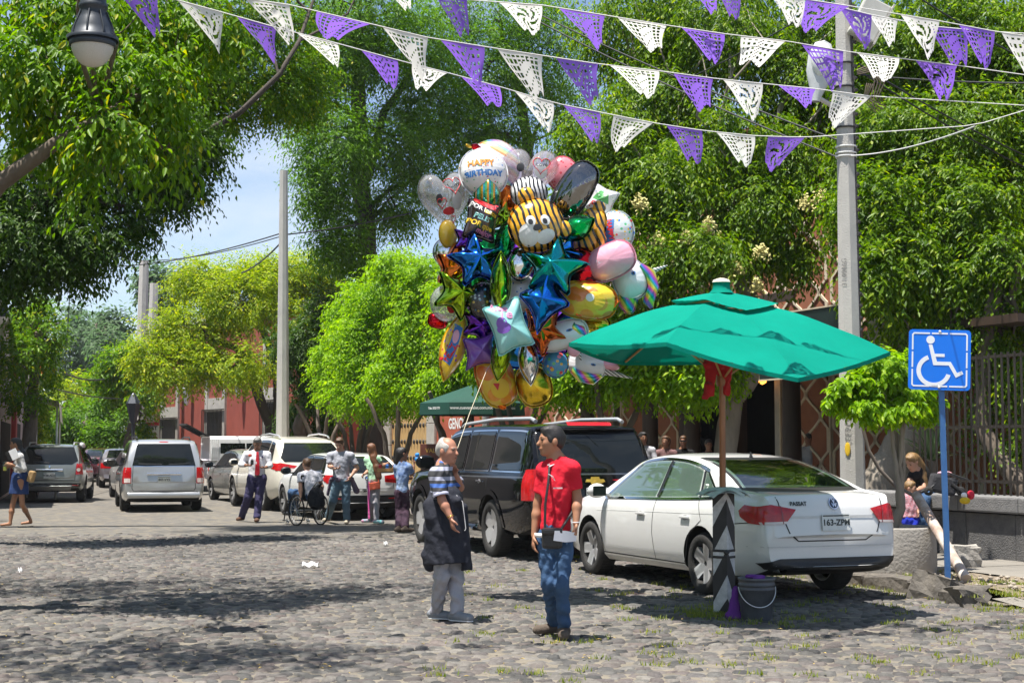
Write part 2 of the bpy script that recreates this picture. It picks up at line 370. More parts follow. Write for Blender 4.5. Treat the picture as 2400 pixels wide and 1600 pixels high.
s_ = -4.8; bar = None
while s_ < 3.7:
    if bar is None:
        bar = MB(); bar.box((0, 0, 0), (.022, .022, 1.88), Mst); b_ = bar.build('bar', M_iron, fence)
    else: b_ = link(bpy.data.objects.new('bar', b_.data), fence)
    b_.location = S(s_, 3.25, PZ + WH + .93) - fb; s_ += .125
for z in (.18, .9, 1.82):
    MB().box(S(-.55, 3.25, PZ + WH + z) - fb, (8.5, .012, .04), Mst).build('rail', M_iron, fence)
# ---------------------------------------------------------------- buildings
M_terra = mat('terracotta plaster', (.34, .125, .06), .85, vs=3, bump=.15, bs=30, col2=(.25, .09, .045))
M_cream = mat('cream relief plaster', (.62, .52, .38), .8, var=.12)
M_red = mat('red painted plaster', (.30, .062, .04), .85, vs=2, bump=.1, bs=20, col2=(.23, .048, .032))
M_orange = mat('orange red plaster', (.42, .09, .04), .85, vs=2, col2=(.33, .07, .035))
M_stone = mat('pale grey cantera stone', (.48, .45, .40), .85, vs=5, bump=.3, bs=30, col2=(.36, .34, .31))
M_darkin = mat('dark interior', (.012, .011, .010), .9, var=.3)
M_darkwood = mat('dark stained wood', (.05, .03, .02), .6, var=.3, vs=12, stretch=(1, 1, .1))
M_yellwood = mat('varnished yellow pine', (.56, .37, .16), .55, var=.2, vs=7, stretch=(6, 6, .5))
M_gold = mat('gold paint', (.6, .38, .08), .4, .4)
M_signgreen = mat('very dark green board', (.012, .022, .022), .45, var=.1)
M_white = mat('white paint', (.78, .78, .76), .6, var=.05)
M_glassdark = mat('dark window glass', (.02, .025, .03), .05, var=0)
M_concrete = mat('cast concrete', (.42, .41, .385), .85, vs=4, bump=.25, bs=50, col2=(.34, .33, .31))
TW = 8.2
def boxS(mb, s0, s1, t0, t1, z0, z1, base, bev=0):
    c = S((s0 + s1) / 2, (t0 + t1) / 2, (z0 + z1) / 2) - base
    return mb.box(c, (abs(s1 - s0), abs(t1 - t0), z1 - z0), Mst, bev)
rb = S(7, TW); rest = thing('restaurant', 'terracotta restaurant front with cream ogee lattice behind the parked cars', 'building', rb)
solid = [(4.0, 13.0), (13.0, 14.95), (19.65, 29.5)]
for a, b in solid: boxS(MB(), a, b, TW, TW + .4, 0, 9, rb).build('wall', M_terra, rest)
boxS(MB(), 14.95, 19.65, TW, TW + .4, 3.35, 9, rb).build('lintel_wall', M_terra, rest)
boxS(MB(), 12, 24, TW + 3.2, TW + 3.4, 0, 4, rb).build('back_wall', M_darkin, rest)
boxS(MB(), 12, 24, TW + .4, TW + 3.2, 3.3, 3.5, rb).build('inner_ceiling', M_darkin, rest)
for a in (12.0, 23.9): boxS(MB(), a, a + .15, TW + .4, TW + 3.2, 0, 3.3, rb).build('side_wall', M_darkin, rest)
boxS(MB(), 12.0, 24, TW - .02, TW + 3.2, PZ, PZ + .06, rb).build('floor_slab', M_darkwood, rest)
def column(s, z1=3.4, w_=.34):
    mb = MB(); c = S(s, TW - .95, 0) - rb
    mb.lathe([(w_ * .75, PZ), (w_ * .75, PZ + .3), (w_ * .5, PZ + .42), (w_ * .45, z1 - .25), (w_ * .6, z1 - .1), (w_ * .65, z1)], c, 16)
    mb.build('column', M_darkwood, rest)
for s_ in (13.05, 17.35, 19.5, 23.2): column(s_, 3.4, .42)
boxS(MB(), 12, 24.5, TW - 1.35, TW, 3.4, 3.7, rb).build('balcony_slab', M_darkwood, rest); boxS(MB(), 13.4, 24.5, TW - 2.3, TW - 1.36, 3.45, 3.55, rb).build('added_shade_roof', M_darkwood, rest); boxS(MB(), 2.6, 12, 4.3, TW, 3.3, 3.42, rb).build('added_shade_roof', M_darkwood, rest)  # two roofs added behind the foliage to shade wall and guests
boxS(MB(), 12.2, 14.6, TW - 1.42, TW - 1.36, 4.55, 4.75, rb).build('beam', M_darkwood, rest)
for a, b in ((14.95, 15.15), (17.2, 17.5), (19.45, 19.65)): boxS(MB(), a, b, TW - .06, TW + .45, PZ, 3.35, rb).build('door_jamb', M_stone if a < 15 else M_darkwood, rest)
boxS(MB(), 15.3, 16.2, TW + .9, TW + .98, PZ, 2.9, rb).build('door', M_darkwood, rest)
# balcony scrolls
def scroll(s, z, r, flip=1):
    pts = []
    for i in range(22):
        a = i / 21 * 3.6 * math.pi; rr = r * (1 - .8 * i / 21); pts.append(S(s + flip * rr * math.cos(a), TW - 1.38, z + rr * math.sin(a)) - rb)
    MB().tube(pts, .018, 5).build('scroll', M_iron, rest)
for i in range(9): scroll(14.9 + i * .55, 4.25, .24, 1 if i % 2 else -1)
for z in (3.85, 4.72): boxS(MB(), 14.6, 24.4, TW - 1.40, TW - 1.36, z, z + .05, rb).build('balcony_rail', M_iron, rest)
# the ogee lattice: one relief for each bay
def lattice(s0, s1, z0, z1, pw=.62, ph=.98):
    mb = MB(); n = max(1, round((s1 - s0) / pw)); pw = (s1 - s0) / n
    for i in range(n + 1):
        for sg in (-1, 1):
            pts = []; z = z0; K = 12
            nseg = int((z1 - z0) / ph * 2 * K)
            for j in range(nseg + 1):
                zz = z0 + (z1 - z0) * j / nseg; ph_ = (zz - z0) / ph * 2 * math.pi + (math.pi if i % 2 else 0)
                o_ = math.cos(ph_); o_ = math.copysign(abs(o_) ** .8, o_) + .10 * math.sin(ph_ * 3 + 1.5)
                ss = s0 + i * pw + sg * 0 + pw * .46 * o_
                pts.append((min(max(ss, s0), s1), zz))
            if sg == 1: break
            for j in range(len(pts) - 1):
                (a, za), (b, zb) = pts[j], pts[j + 1]; h_ = .05
                q = [S(a - h_, TW - .03, za), S(a + h_, TW - .03, za), S(b + h_, TW - .03, zb), S(b - h_, TW - .03, zb)]
                q2 = [p + SR * .035 for p in q]; mb.add([p - rb for p in q + q2], [(0, 1, 2, 3), (0, 3, 7, 4), (1, 5, 6, 2)])
    return mb.build('lattice', M_cream, rest)
for a, b in ((8.2, 12.9), (13.1, 14.8), (19.8, 22.9), (23.5, 27.5)):
    lattice(a, b, PZ + .1, 3.35); lattice(a, b, 3.9, 8.6)
lattice(15, 19.6, 3.9, 8.6)
for s_ in (14.9, 22.95, 12.95): boxS(MB(), s_, s_ + .05, TW - .07, TW, PZ, 3.35, rb).build('trim', M_cream, rest)
# hanging board and lit lantern on the front
sb = S(12.6, TW - 1.5, 0); board = thing('restaurant_sign', 'dark green sign board with thin gold frame behind the concrete pole', 'sign', sb)
def boxB(a, b, t0, t1, z0, z1, m, nm, par, base, bev=0): return boxS(MB(), a, b, t0, t1, z0, z1, base, bev).build(nm, m, par)
s0_, s1_, z0_, z1_ = 10.3, 13.35, 2.93, 4.30
boxB(s0_, s1_, TW - 1.56, TW - 1.5, z0_, z1_, M_signgreen, 'panel', board, sb)
for a, b, c, d in ((s0_, s1_, z0_, z0_ + .03), (s0_, s1_, z1_ - .03, z1_), (s0_, s0_ + .04, z0_ + .03, z1_ - .03), (s1_ - .04, s1_, z0_ + .03, z1_ - .03)): boxB(a, b, TW - 1.58, TW - 1.559, c, d, M_cream, 'frame', board, sb)
boxB(s0_ + .9, s1_ - .4, TW - 1.575, TW - 1.561, z1_ - .26, z1_ - .245, M_gold, 'line', board, sb)
Tm = lambda s, t, z: Matrix.Translation(S(s, t, z)) @ Matrix.Rotation(math.atan2(-SD.y, -SD.x), 4, 'Z') @ Matrix.Rotation(math.pi / 2, 4, 'X')
def textS(nm, txt, size, s, t, z, m, par, base, bold=0):
    return text_obj(nm, txt, size, Matrix.Translation(-Vector(base)) @ Tm(s, t, z), m, par, bold)
textS('lettering', 'I', .42, 11.95, TW - 1.57, 3.2, M_gold, board, sb, .004); textS('ornament', '~o~', .3, 12.75, TW - 1.57, 3.1, M_gold, board, sb)
for s_ in (s0_ + .3, s1_ - .3): MB().tube([S(s_, TW - 1.5, z1_) - sb, S(s_, TW - 1.36, 4.5) - sb], .02, 6).build('hanger', M_iron, board)
lt = S(15.35, TW - .25, 3.0); lan = thing('wall_lantern', 'small lit amber lantern beside the dark restaurant door', 'lantern', lt)
MB().lathe([(.0, .38), (.13, .3), (.14, .28), (.09, 0), (0, -.05)], (0, 0, 0), 6, sm=False).build('cage', mat('amber glass lit', (1, .35, .05), .4, emit=2.2, var=.3, vs=8), lan)
MB().box((0, 0, .4), (.1, .1, .08)).tube([(0, 0, .4), SR * .25 + V(0, 0, .45)], .015).build('bracket', M_iron, lan)
# ---- orange-red wall further along, with wooden gate
ob = S(30, TW); orw = thing('orange_building', 'orange red building with studded yellow wooden gate and painted lettering', 'building', ob)
for a, b in ((29.5, 39.2), (43.7, 62)): boxS(MB(), a, b, TW, TW + .4, 0, 5.2, ob).build('wall', M_orange, orw)
boxS(MB(), 39.2, 43.7, TW, TW + .4, 3.9, 5.2, ob).build('wall', M_orange, orw)
for a, b in ((38.3, 39.2), (43.7, 45.6), (33.0, 33.4), (53.0, 54)):
    for z in range(5): boxS(MB(), a, b, TW - .1, TW - .004, z * .8 + .02, z * .8 + .80, ob, .01).build('stone_block', M_stone, orw)
gate = boxS(MB(), 39.2, 43.7, TW + .05, TW + .15, PZ, 3.9, ob).build('gate', M_yellwood, orw)
for i in range(12): boxS(MB(), 39.2 + i * .375 + .01, 39.2 + (i + 1) * .375 - .01, TW + .015, TW + .05, PZ, 3.9, ob).build('plank', M_yellwood, gate)
st_m = None
for i in range(12):
    for j in range(6):
        if st_m is None:
            o = MB().ell((0, 0, 0), (.07, .05, .10), None, 6, 4).build('stud', M_iron, gate); st_m = o.data
        else: o = link(bpy.data.objects.new('stud', st_m), gate)
        o.location = S(39.39 + i * .375, TW, .5 + j * .62) - ob
for i, (txt, z) in enumerate((('ENC', 2.95), ('GENCIES', 2.35), ('NO.11', 1.75))): textS('lettering', txt, .52, 36.0, TW - .006, z, M_white, orw, ob, .015)
textS('lettering', 'SAN JO', .8, 49.0, TW - .006, 2.0, M_white, orw, ob, .015); textS('lettering', 'ROLE', .8, 49.4, TW - .006, 1.2, M_white, orw, ob, .015)
boxS(MB(), 29.5, 62, TW - .08, TW + .45, 5.2, 5.4, ob).build('cornice', M_stone, orw)
# ---- far red colonial house with stone window frames (placed by the line of its front)
FA = Vector(((330 - 1200) * 78 / FPX, 78, 0)); FB_ = Vector(((760 - 1200) * 60 / FPX, 60, 0)); FD = (FB_ - FA).normalized(); FN = Vector((FD.y, -FD.x, 0)); FN = FN if FN.y < 0 else -FN
FL = (FB_ - FA).length; frot = math.atan2(FD.y, FD.x)
def fu(x, y):
    d = ray(x, y); o = Vector((0, 0, CAMZ)); k = (FA - o).dot(FN) / d.dot(FN); p = o + d * k; return (p - FA).dot(FD), p.z
house = thing('red_house', 'red colonial house with pale stone window frames beyond the pickup', 'building', FA)
def boxF(u0, u1, n0, n1, z0, z1, nm, m, par=None):
    c = FD * ((u0 + u1) / 2) + FN * ((n0 + n1) / 2) + Vector((0, 0, (z0 + z1) / 2))
    return MB().box(c, (u1 - u0, abs(n1 - n0), z1 - z0), rz(frot)).build(nm, m, par or house)
boxF(-.0, FL, -6, 0, 0, 7.2, 'wall', M_red); boxF(-.2, FL, -6, .15, 7.2, 7.5, 'cornice', M_stone)
boxF(-.3, 0, -6, .08, 0, 7.2, 'corner_quoin', M_stone)
for (xa, xb, yg) in ((380, 421, 981), (484, 531, 962), (620, 672, 940)):
    ua, zg = fu(xa, yg); ub, _ = fu(xb, yg); w_ = ub - ua; zt = zg + 2.6; fr = min(.32, w_ * .2)
    f = boxF(ua, ub, 0, .10, .55, zg, 'window', M_stone)
    boxF(ua + fr, ub - fr, .10, .115, .75, zg - .1, 'pane', M_glassdark, f)
    boxF(ua, ua + fr, 0, .10, zg + .01, zt, 'pilaster', M_stone); boxF(ub - fr, ub, 0, .10, zg + .01, zt, 'pilaster', M_stone)
    boxF(ua + fr, ub - fr, 0, .08, zg + .01, zg + .55, 'lintel', M_stone)
    nb = int(w_ / .16)
    bm_ = None
    for i in range(nb + 1):
        if bm_ is None: bm_ = boxF(ua, ua + .03, .22, .25, .6, zg + .02, 'grille_bar', M_iron, f)
        else: o = link(bpy.data.objects.new('grille_bar', bm_.data), f); o.location = FD * (w_ * i / nb)
    for z in (.7, zg): boxF(ua, ub, .12, .25, z, z + .04, 'grille_rail', M_iron, f)
for xa, yy in ((452, 925), (573, 905)):
    u_, z_ = fu(xa, yy); mb = MB(); c = FD * u_ + FN * .3 + Vector((0, 0, z_))
    mb.lathe([(.05, -.5), (.12, -.35), (.2, .25), (.22, .3), (.05, .55), (0, .6)], c, 8); mb.build('wall_lamp', M_white, house)
# ---- left-hand shop at the picture's edge
q1 = P(22, 1045, 50); q2 = P(88, 1045, 84)
shop = thing('corner_shop', 'pale shop building with a red pillar and canvas awning at the left edge', 'building', (q1.x, q1.y, 0))
dd = (Vector((q2.x, q2.y, 0)) - Vector((q1.x, q1.y, 0))); dl = dd.length; dd.normalize(); dn = Vector((-dd.y, dd.x, 0)); dr = math.atan2(dd.y, dd.x)
def boxL(u0, u1, n0, n1, z0, z1, nm, m): 
    return MB().box(dd * ((u0 + u1) / 2) + dn * ((n0 + n1) / 2) + V(0, 0, (z0 + z1) / 2), (u1 - u0, abs(n1 - n0), z1 - z0), rz(dr)).build(nm, m, shop)
boxL(-12, dl, 0, 6, 0, 5.2, 'wall', mat('pale pink plaster', (.5, .42, .40), .85)); boxL(1, 2.2, -.15, 0, 0, 4.6, 'pillar', mat('deep red paint', (.35, .05, .05), .7))
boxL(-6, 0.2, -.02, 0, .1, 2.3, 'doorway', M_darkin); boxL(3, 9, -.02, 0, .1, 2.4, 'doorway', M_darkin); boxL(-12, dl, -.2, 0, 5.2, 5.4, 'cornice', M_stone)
aw = MB(); a0 = P(-40, 955, 46); 
pts = [P(-60, 950, 46), P(42, 952, 46), P(57, 962, 44.5), P(58, 985, 44.3), P(-60, 990, 44)]
def awn(): 
    z1, z2, z3 = 3.0, 2.86, 2.3; L_ = []
    for u in np.linspace(-6, 1.5, 12): L_ += [dd * u + V(0, 0, z1 + .25), dd * u - dn * 1.6 + V(0, 0, z2 + .02 * math.sin(u * 5)), dd * u - dn * 1.65 + V(0, 0, z3 + .04 * math.sin(u * 4))]
    return L_
vv = awn(); MB().add(vv, [(i * 3 + j, (i + 1) * 3 + j, (i + 1) * 3 + j + 1, i * 3 + j + 1) for i in range(11) for j in range(2)]).build('awning', mat('cream canvas', (.62, .57, .48), .8), shop)
for u in (-5.5, 1.3): MB().tube([dd * u - dn * 1.55 + V(0, 0, 0), dd * u - dn * 1.55 + V(0, 0, 2.9)], .03).build('awning_post', M_white, shop)
# tall plain houses that close the view behind the trees
for nm, lab, a, b, n, h, m in (('row_house', 'plain ochre house front hidden behind the tall ash trees', (-6, 66), (26, 52), 8, 8, mat('ochre plaster', (.40, .25, .13), .85)),
                               ('row_house', 'grey plaster house behind the railing and garden trees', (14.5, 19), (20, 34), 6, 7.5, mat('grey plaster', (.20, .17, .15), .85))):
    a = V(*a, 0); b = V(*b, 0); d = (b - a); l = d.length; d.normalize(); h_ = thing(nm, lab, 'house', a); ro = math.atan2(d.y, d.x); nn = V(-d.y, d.x, 0); nn = nn if nn.y > 0 else -nn
    MB().box(d * l / 2 + nn * n / 2 + V(0, 0, h / 2), (l, n, h), rz(ro)).build('wall', m, h_)
    MB().box(d * l / 2 + nn * (n / 2) + V(0, 0, h + .1), (l + .3, n + .3, .2), rz(ro)).build('roof', M_concrete, h_)
    for i in range(int(l / 3)):
        for z in (1.2, 4.4):
            f = MB().box(d * (1.5 + i * 3) - nn * .02 + V(0, 0, z + .75), (1.3, .1, 1.6), rz(ro)).build('window', M_stone, h_)
            MB().box(d * (1.5 + i * 3) - nn * .075 + V(0, 0, z + .75), (1.0, .02, 1.3), rz(ro)).build('pane', M_glassdark, f)
# ---------------------------------------------------------------- trees
M_bark = mat('grey brown bark', (.16, .125, .095), .9, vs=5, bump=1., bs=22, col2=(.085, .065, .05), stretch=(1, 1, .3))
M_barkpale = mat('pale grey bark', (.30, .26, .21), .9, vs=6, bump=.8, bs=25, col2=(.19, .16, .125), stretch=(1, 1, .3))
M_barkdark = mat('dark bark', (.06, .048, .038), .9, vs=5, bump=1., bs=20, stretch=(1, 1, .3))
L_near = leaf_mat('leaf ficus dark', (.045, .12, .006), (.155, .275, .012), (.32, .33, .02), .33, .38)
L_dark = leaf_mat('leaf deep green', (.022, .058, .009), (.068, .125, .016), None, .36, .3)
L_mid = leaf_mat('leaf ash green', (.05, .13, .008), (.13, .25, .015), None, .4, .4)
L_gloss = leaf_mat('leaf laurel', (.034, .088, .004), (.145, .245, .007), (.27, .34, .02), .32, .4)
L_bright = leaf_mat('leaf clipped fig bright', (.095, .20, .004), (.23, .39, .010), (.31, .42, .02), .34, .42)
L_yell = leaf_mat('leaf yellow green', (.11, .19, .007), (.30, .37, .012), (.48, .46, .02), .4, .42)
L_haze = leaf_mat('leaf haze tint', (.07, .12, .06), (.13, .19, .10), None, .55, .35)  # pale bluish colour paints distance haze onto far leaves
def leaf_cloud(blobs, K, L, ll, lw, droop, ldroop, seed, clump=.28, six=False, twigs_per=11, shell=.55, flat=.35):
    """blobs: (centre, radii, number of leaves); leaves hang along short twigs that grow from clumps"""
    g = np.random.default_rng(seed); Vs = []
    for c, r, n in blobs:
        c = np.array(c, float); r = np.array(r, float); r = np.full(3, r) if r.ndim == 0 else r
        cs0 = clump * (r.mean() ** .5); r = np.maximum(r * .4, r - .55 * (cs0 + L * .7)); nt_ = max(1, int(n / K)); nc = max(1, int(nt_ / twigs_per))
        u = g.normal(size=(nc, 3)); u /= np.linalg.norm(u, axis=1, keepdims=True)
        rho = 1 - (1 - shell) * g.random((nc, 1)) ** 1.4
        rho *= 1 + .14 * np.sin(u[:, :1] * 5.3 + seed) * np.cos(u[:, 1:2] * 4.1 - seed) + .1 * g.normal(size=(nc, 1)) * .6
        cc = c + u * rho * r
        cs = clump * (r.mean() ** .5) * (.6 + .8 * g.random((nc, 1)))
        k = g.integers(0, nc, nt_); d = g.normal(size=(nt_, 3)); d /= np.linalg.norm(d, axis=1, keepdims=True)
        p = cc[k] + d * cs[k] * g.random((nt_, 1)) ** .5
        tw = u[k] * .8 + d * .7 + np.array([0, 0, -droop]); tw /= np.linalg.norm(tw, axis=1, keepdims=True)
        Lk = L * (.6 + .8 * g.random((nt_, 1)))
        t = ((np.arange(K) + .5) / K)[None, :, None]
        pos = p[:, None] + tw[:, None] * Lk[:, None] * t + np.array([0, 0, -1.]) * (droop * .5 * Lk[:, None] * t ** 2)
        sd = np.cross(tw, [0, 0, 1.]); sd /= np.linalg.norm(sd, axis=1, keepdims=True) + 1e-6
        sg = np.where(np.arange(K) % 2, 1., -1.)[None, :, None]
        dr = tw[:, None] * .55 + sd[:, None] * sg * .8 + g.normal(size=(nt_, K, 3)) * .35 + np.array([0, 0, -ldroop])
        dr /= np.linalg.norm(dr, axis=2, keepdims=True)
        up = np.array([0, 0, 1.]) + g.normal(size=(nt_, K, 3)) * flat + u[k][:, None] * .45
        s = np.cross(dr, up); s /= np.linalg.norm(s, axis=2, keepdims=True) + 1e-6; nn = np.cross(s, dr)
        sc_ = (.65 + .7 * g.random((nt_, K, 1))); l = ll * sc_; w_ = lw * sc_ * .5
        if six:
            q = [pos, pos + dr * l * .28 + s * w_ * .85 + nn * w_ * .35, pos + dr * l * .62 + s * w_ * .8 + nn * w_ * .2, pos + dr * l - nn * l * .12,
                 pos + dr * l * .62 - s * w_ * .8 + nn * w_ * .2, pos + dr * l * .28 - s * w_ * .85 + nn * w_ * .35]
        else:
            q = [pos, pos + dr * l * .45 + s * w_ + nn * w_ * .35, pos + dr * l - nn * l * .1, pos + dr * l * .45 - s * w_ + nn * w_ * .35]
        Vs.append(np.stack(q, 2).reshape(-1, len(q), 3))
    v = np.concatenate(Vs).astype(np.float32); N = len(v)
    f0 = np.array([(0, 1, 2), (0, 2, 3), (0, 3, 4), (0, 4, 5)] if six else [(0, 1, 2), (0, 2, 3)], np.int32)
    f = (f0[None] + (np.arange(N) * v.shape[1])[:, None, None]).reshape(-1, 3)
    return v.reshape(-1, 3), f
FINE = {'leaf clipped fig bright': (.82, .92), 'leaf ash green': (.78, 1.5), 'leaf laurel': (.96, .88), 'leaf yellow green': (.82, 1.3), 'leaf ficus dark': (.86, 1.25), 'leaf deep green': (.86, 1.3)}
def wob(a, b, n, amp, rnd):
    a, b = Vector(a), Vector(b); pts = []
    off = [Vector((rnd.gauss(0, 1), rnd.gauss(0, 1), rnd.gauss(0, .6))) for _ in range(3)]
    l = (b - a).length
    for i in range(n + 1):
        t = i / n; e = math.sin(math.pi * t)
        pts.append(a.lerp(b, t) + (off[0] * e + off[1] * math.sin(2 * math.pi * t) * .5 + off[2] * math.sin(3 * math.pi * t) * .3) * amp * l)
    return pts
NTREE = [0]
def tree(name, label, base, trunks, blobs, lm, bark, K=6, L=.5, ll=.1, lw=.045, droop=.3, ldroop=.5, clump=.28, six=False, group=None, shell=.55, limbs=True, limb_r=.07, cat='tree', fork=None, flat=.35):
    q_ = FINE.get(lm.name, (1, 1)); ll *= q_[0]; lw *= q_[0]; blobs = [(c, r, int(n * q_[1])) for c, r, n in blobs]
    NTREE[0] += 1; seed = NTREE[0] * 13 + 5; rnd = random.Random(seed); base = Vector(base)
    t = thing(name, label, cat, base, group=group)
    mb = MB()
    for path, r0, r1 in trunks:
        path = [Vector(p) - base for p in path]; fine = []
        for i in range(len(path) - 1): fine += wob(path[i], path[i + 1], 5, .025, rnd)[:(5 if i < len(path) - 2 else 6)]
        n = len(fine); mb.tube(fine, [(r0 + (r1 - r0) * i / (n - 1)) * (1 + .10 * rnd.random() + (.35 * (1 - i / 3) if i < 3 else 0)) for i in range(n)], 10)
    tops = [Vector(p[-1]) for p, _, _ in trunks] + ([Vector(f) for f in fork] if fork else [])
    if limbs:
        for c, r, n in blobs:
            c = Vector(c); s = min(tops, key=lambda q: (q - c).length)
            path = wob(s - base, c - base, 8, .08, rnd); mb.tube(path, [limb_r * (1 - .75 * i / 8) for i in range(9)], 6)
            rr = Vector(r) if hasattr(r, '__len__') else Vector((r, r, r))
            for q in range(4):
                u = Vector((rnd.gauss(0, 1), rnd.gauss(0, 1), rnd.gauss(0, .8))).normalized(); e = c - base + Vector((u.x * rr.x, u.y * rr.y, u.z * rr.z)) * .75
                pp = wob(path[4 + q % 4], e, 5, .1, rnd); mb.tube(pp, [limb_r * .42 * (1 - .8 * i / 5) for i in range(6)], 5)
    mb.build('trunk', bark, t)
    v, f = leaf_cloud([(Vector(c) - base, r, n) for c, r, n in blobs], K, L, ll, lw, droop, ldroop, seed, clump, six, shell=shell, flat=flat)
    o = obj_np('crown', v, f, lm, t, smooth=False); o['kind'] = 'stuff'
    return t
def B(px, py, Y, rx, ry, n, dr=None):           # a crown lobe at photo position, rx/ry in photo pixels
    c = P(px, py, Y); k = Y / FPX; return (c, (rx * k, dr if dr else (rx + ry) / 2 * k, ry * k), n)
gnd = lambda p: V(p.x, p.y, 0)
# -- near tree on the left, trunk outside the picture
tb = V(-6.4, 14.6, 0)
near = tree('fig_tree', 'large near tree with a heavy pale limb and big drooping leaves at upper left', tb,
     [([tb, V(-6.1, 14.5, 2.6), P(-60, 470, 14.4)], .34, .2), ([P(-90, 520, 14.0), P(0, 430, 13.9), P(110, 350, 13.9), P(210, 290, 13.9), P(330, 225, 14.4)], .09, .035),
      ([P(-90, 500, 14.4), P(-140, 250, 14.8), P(-80, -60, 15), P(120, -260, 15.2), P(420, -360, 15.5)], .13, .06), ([P(230, 262, 14.2), P(340, 300, 14.4), P(400, 370, 14.6)], .05, .015)],
     [B(90, 150, 14.2, 190, 130, 2250), B(330, 190, 14.4, 160, 110, 2100), B(250, 300, 13.8, 140, 60, 780), B(60, 290, 14.6, 130, 60, 630), B(390, 330, 14.6, 80, 60, 390), B(230, 400, 13.9, 50, 45, 165),
      B(210, 20, 14.8, 260, 110, 2550), B(480, 60, 15.2, 150, 100, 1350),
      (V(-4.7, 10.4, 7.2), (1.6, 1.2, .7), 3450), (V(-3.2, 10.2, 7.6), (1.1, .8, .6), 1650), (V(-6.7, 10.8, 7), (1.4, 1.2, .7), 2250), (V(-5.2, 15.6, 8.3), (2.2, 1.7, .7), 4500), (V(-3.0, 15.3, 8.8), (1.3, 1.0, .6), 1950), (V(-7.3, 15.5, 8), (1.6, 1.8, .8), 2700), (V(-4.2, 8.2, 7.4), (1.4, .8, .6), 1350)],
     L_near, M_bark, K=8, L=.40, ll=.105, lw=.045, droop=.5, ldroop=.85, clump=.32, six=True, limb_r=.026, fork=[P(230, 262, 14.2), P(-80, -60, 15)])
tb = V(-10.4, 24.5, 0)
tree('fig_tree', 'shaded dark leafy tree hanging low over the street at left', tb,
     [([tb, V(-10, 24.4, 3), P(-60, 640, 24), P(60, 520, 24), P(130, 410, 24)], .36, .12), ([P(20, 690, 24), P(110, 560, 24.3), P(135, 400, 24.4)], .16, .08)],
     [B(80, 420, 24, 150, 130, 5200), B(260, 400, 24.5, 150, 120, 5200), B(60, 560, 23.6, 130, 110, 4200), B(200, 560, 24, 110, 90, 3600), B(400, 330, 25, 140, 110, 4400), B(410, 430, 25, 85, 65, 2300), B(480, 360, 25.5, 50, 55, 900), B(160, 630, 24, 70, 50, 1000), B(30, 640, 24, 80, 60, 1500), B(310, 520, 24.5, 60, 50, 900),
      (V(-6, 26.5, 9), (2.6, 2.4, 1), 4000), (V(-3.2, 27, 10.5), (2, 2, .8), 2600)],
     L_dark, M_barkdark, K=7, L=.45, ll=.115, lw=.046, droop=.45, ldroop=.75, clump=.3, fork=[P(135, 400, 24.4)])
tb = V(-11.8, 29, 0)
tree('laurel_tree', 'olive green fine leaved tree reaching over the street behind the lamp', tb,
     [([tb, V(-11.6, 29, 4.5), V(-8.6, 29, 8.5)], .3, .16)],
     [B(430, 150, 28, 170, 130, 8500), B(600, 190, 28, 160, 120, 8500), B(720, 170, 29, 90, 80, 3200), B(500, 280, 28.5, 100, 45, 2200), B(700, 250, 29, 80, 45, 1500), B(480, 20, 28, 220, 110, 6500), B(640, 60, 28, 120, 70, 2500)],
     L_near, M_bark, K=7, L=.4, ll=.10, lw=.042, droop=.3, ldroop=.6, clump=.3, shell=.45)
# -- tall ash trees in the middle
tb = gnd(P(862, 1045, 47))
tree('ash_tree', 'tall ash tree with a dark straight trunk left of the balloons', tb,
     [([tb, P(858, 800, 47), P(858, 500, 47), P(842, 280, 47), P(830, 60, 47)], .34, .2), ([P(855, 420, 47), P(900, 260, 47.5), P(990, 120, 48)], .14, .08)],
     [B(800, 110, 46, 130, 110, 6000), B(960, 120, 47, 140, 120, 6500), B(780, 330, 45, 110, 110, 5600), B(930, 330, 47, 110, 110, 5200), B(765, 440, 45, 85, 90, 3600), B(790, 560, 45, 75, 60, 2600), B(930, 480, 47, 90, 70, 3000), B(1010, 250, 48, 110, 90, 4200), B(840, 20, 46, 220, 80, 5200), B(735, 230, 46, 70, 80, 2200), B(830, 600, 46, 80, 40, 1500), B(1000, 420, 48, 70, 60, 1700)],
     L_mid, M_barkdark, K=7, L=.8, ll=.20, lw=.055, droop=.25, ldroop=.5, clump=.42, fork=[P(858, 500, 47), P(842, 280, 47)], limb_r=.1)
tb = gnd(P(1240, 1045, 50))
tree('ash_tree', 'slender ash tree rising behind the top of the balloon bunch', tb,
     [([tb, P(1240, 700, 50), P(1237, 380, 50), P(1200, 120, 50)], .24, .14)],
     [B(1130, 160, 49, 140, 120, 6500), B(1270, 130, 50, 130, 120, 5600), B(1180, 300, 49, 110, 70, 3000), B(1090, 320, 49, 90, 80, 2800), B(1160, 20, 49, 200, 80, 4500), B(1330, 250, 51, 70, 60, 1500), B(1060, 450, 49, 60, 60, 1300)],
     L_mid, M_barkdark, K=7, L=.8, ll=.20, lw=.055, droop=.25, ldroop=.5, clump=.42, fork=[P(1237, 380, 50)], limb_r=.1)
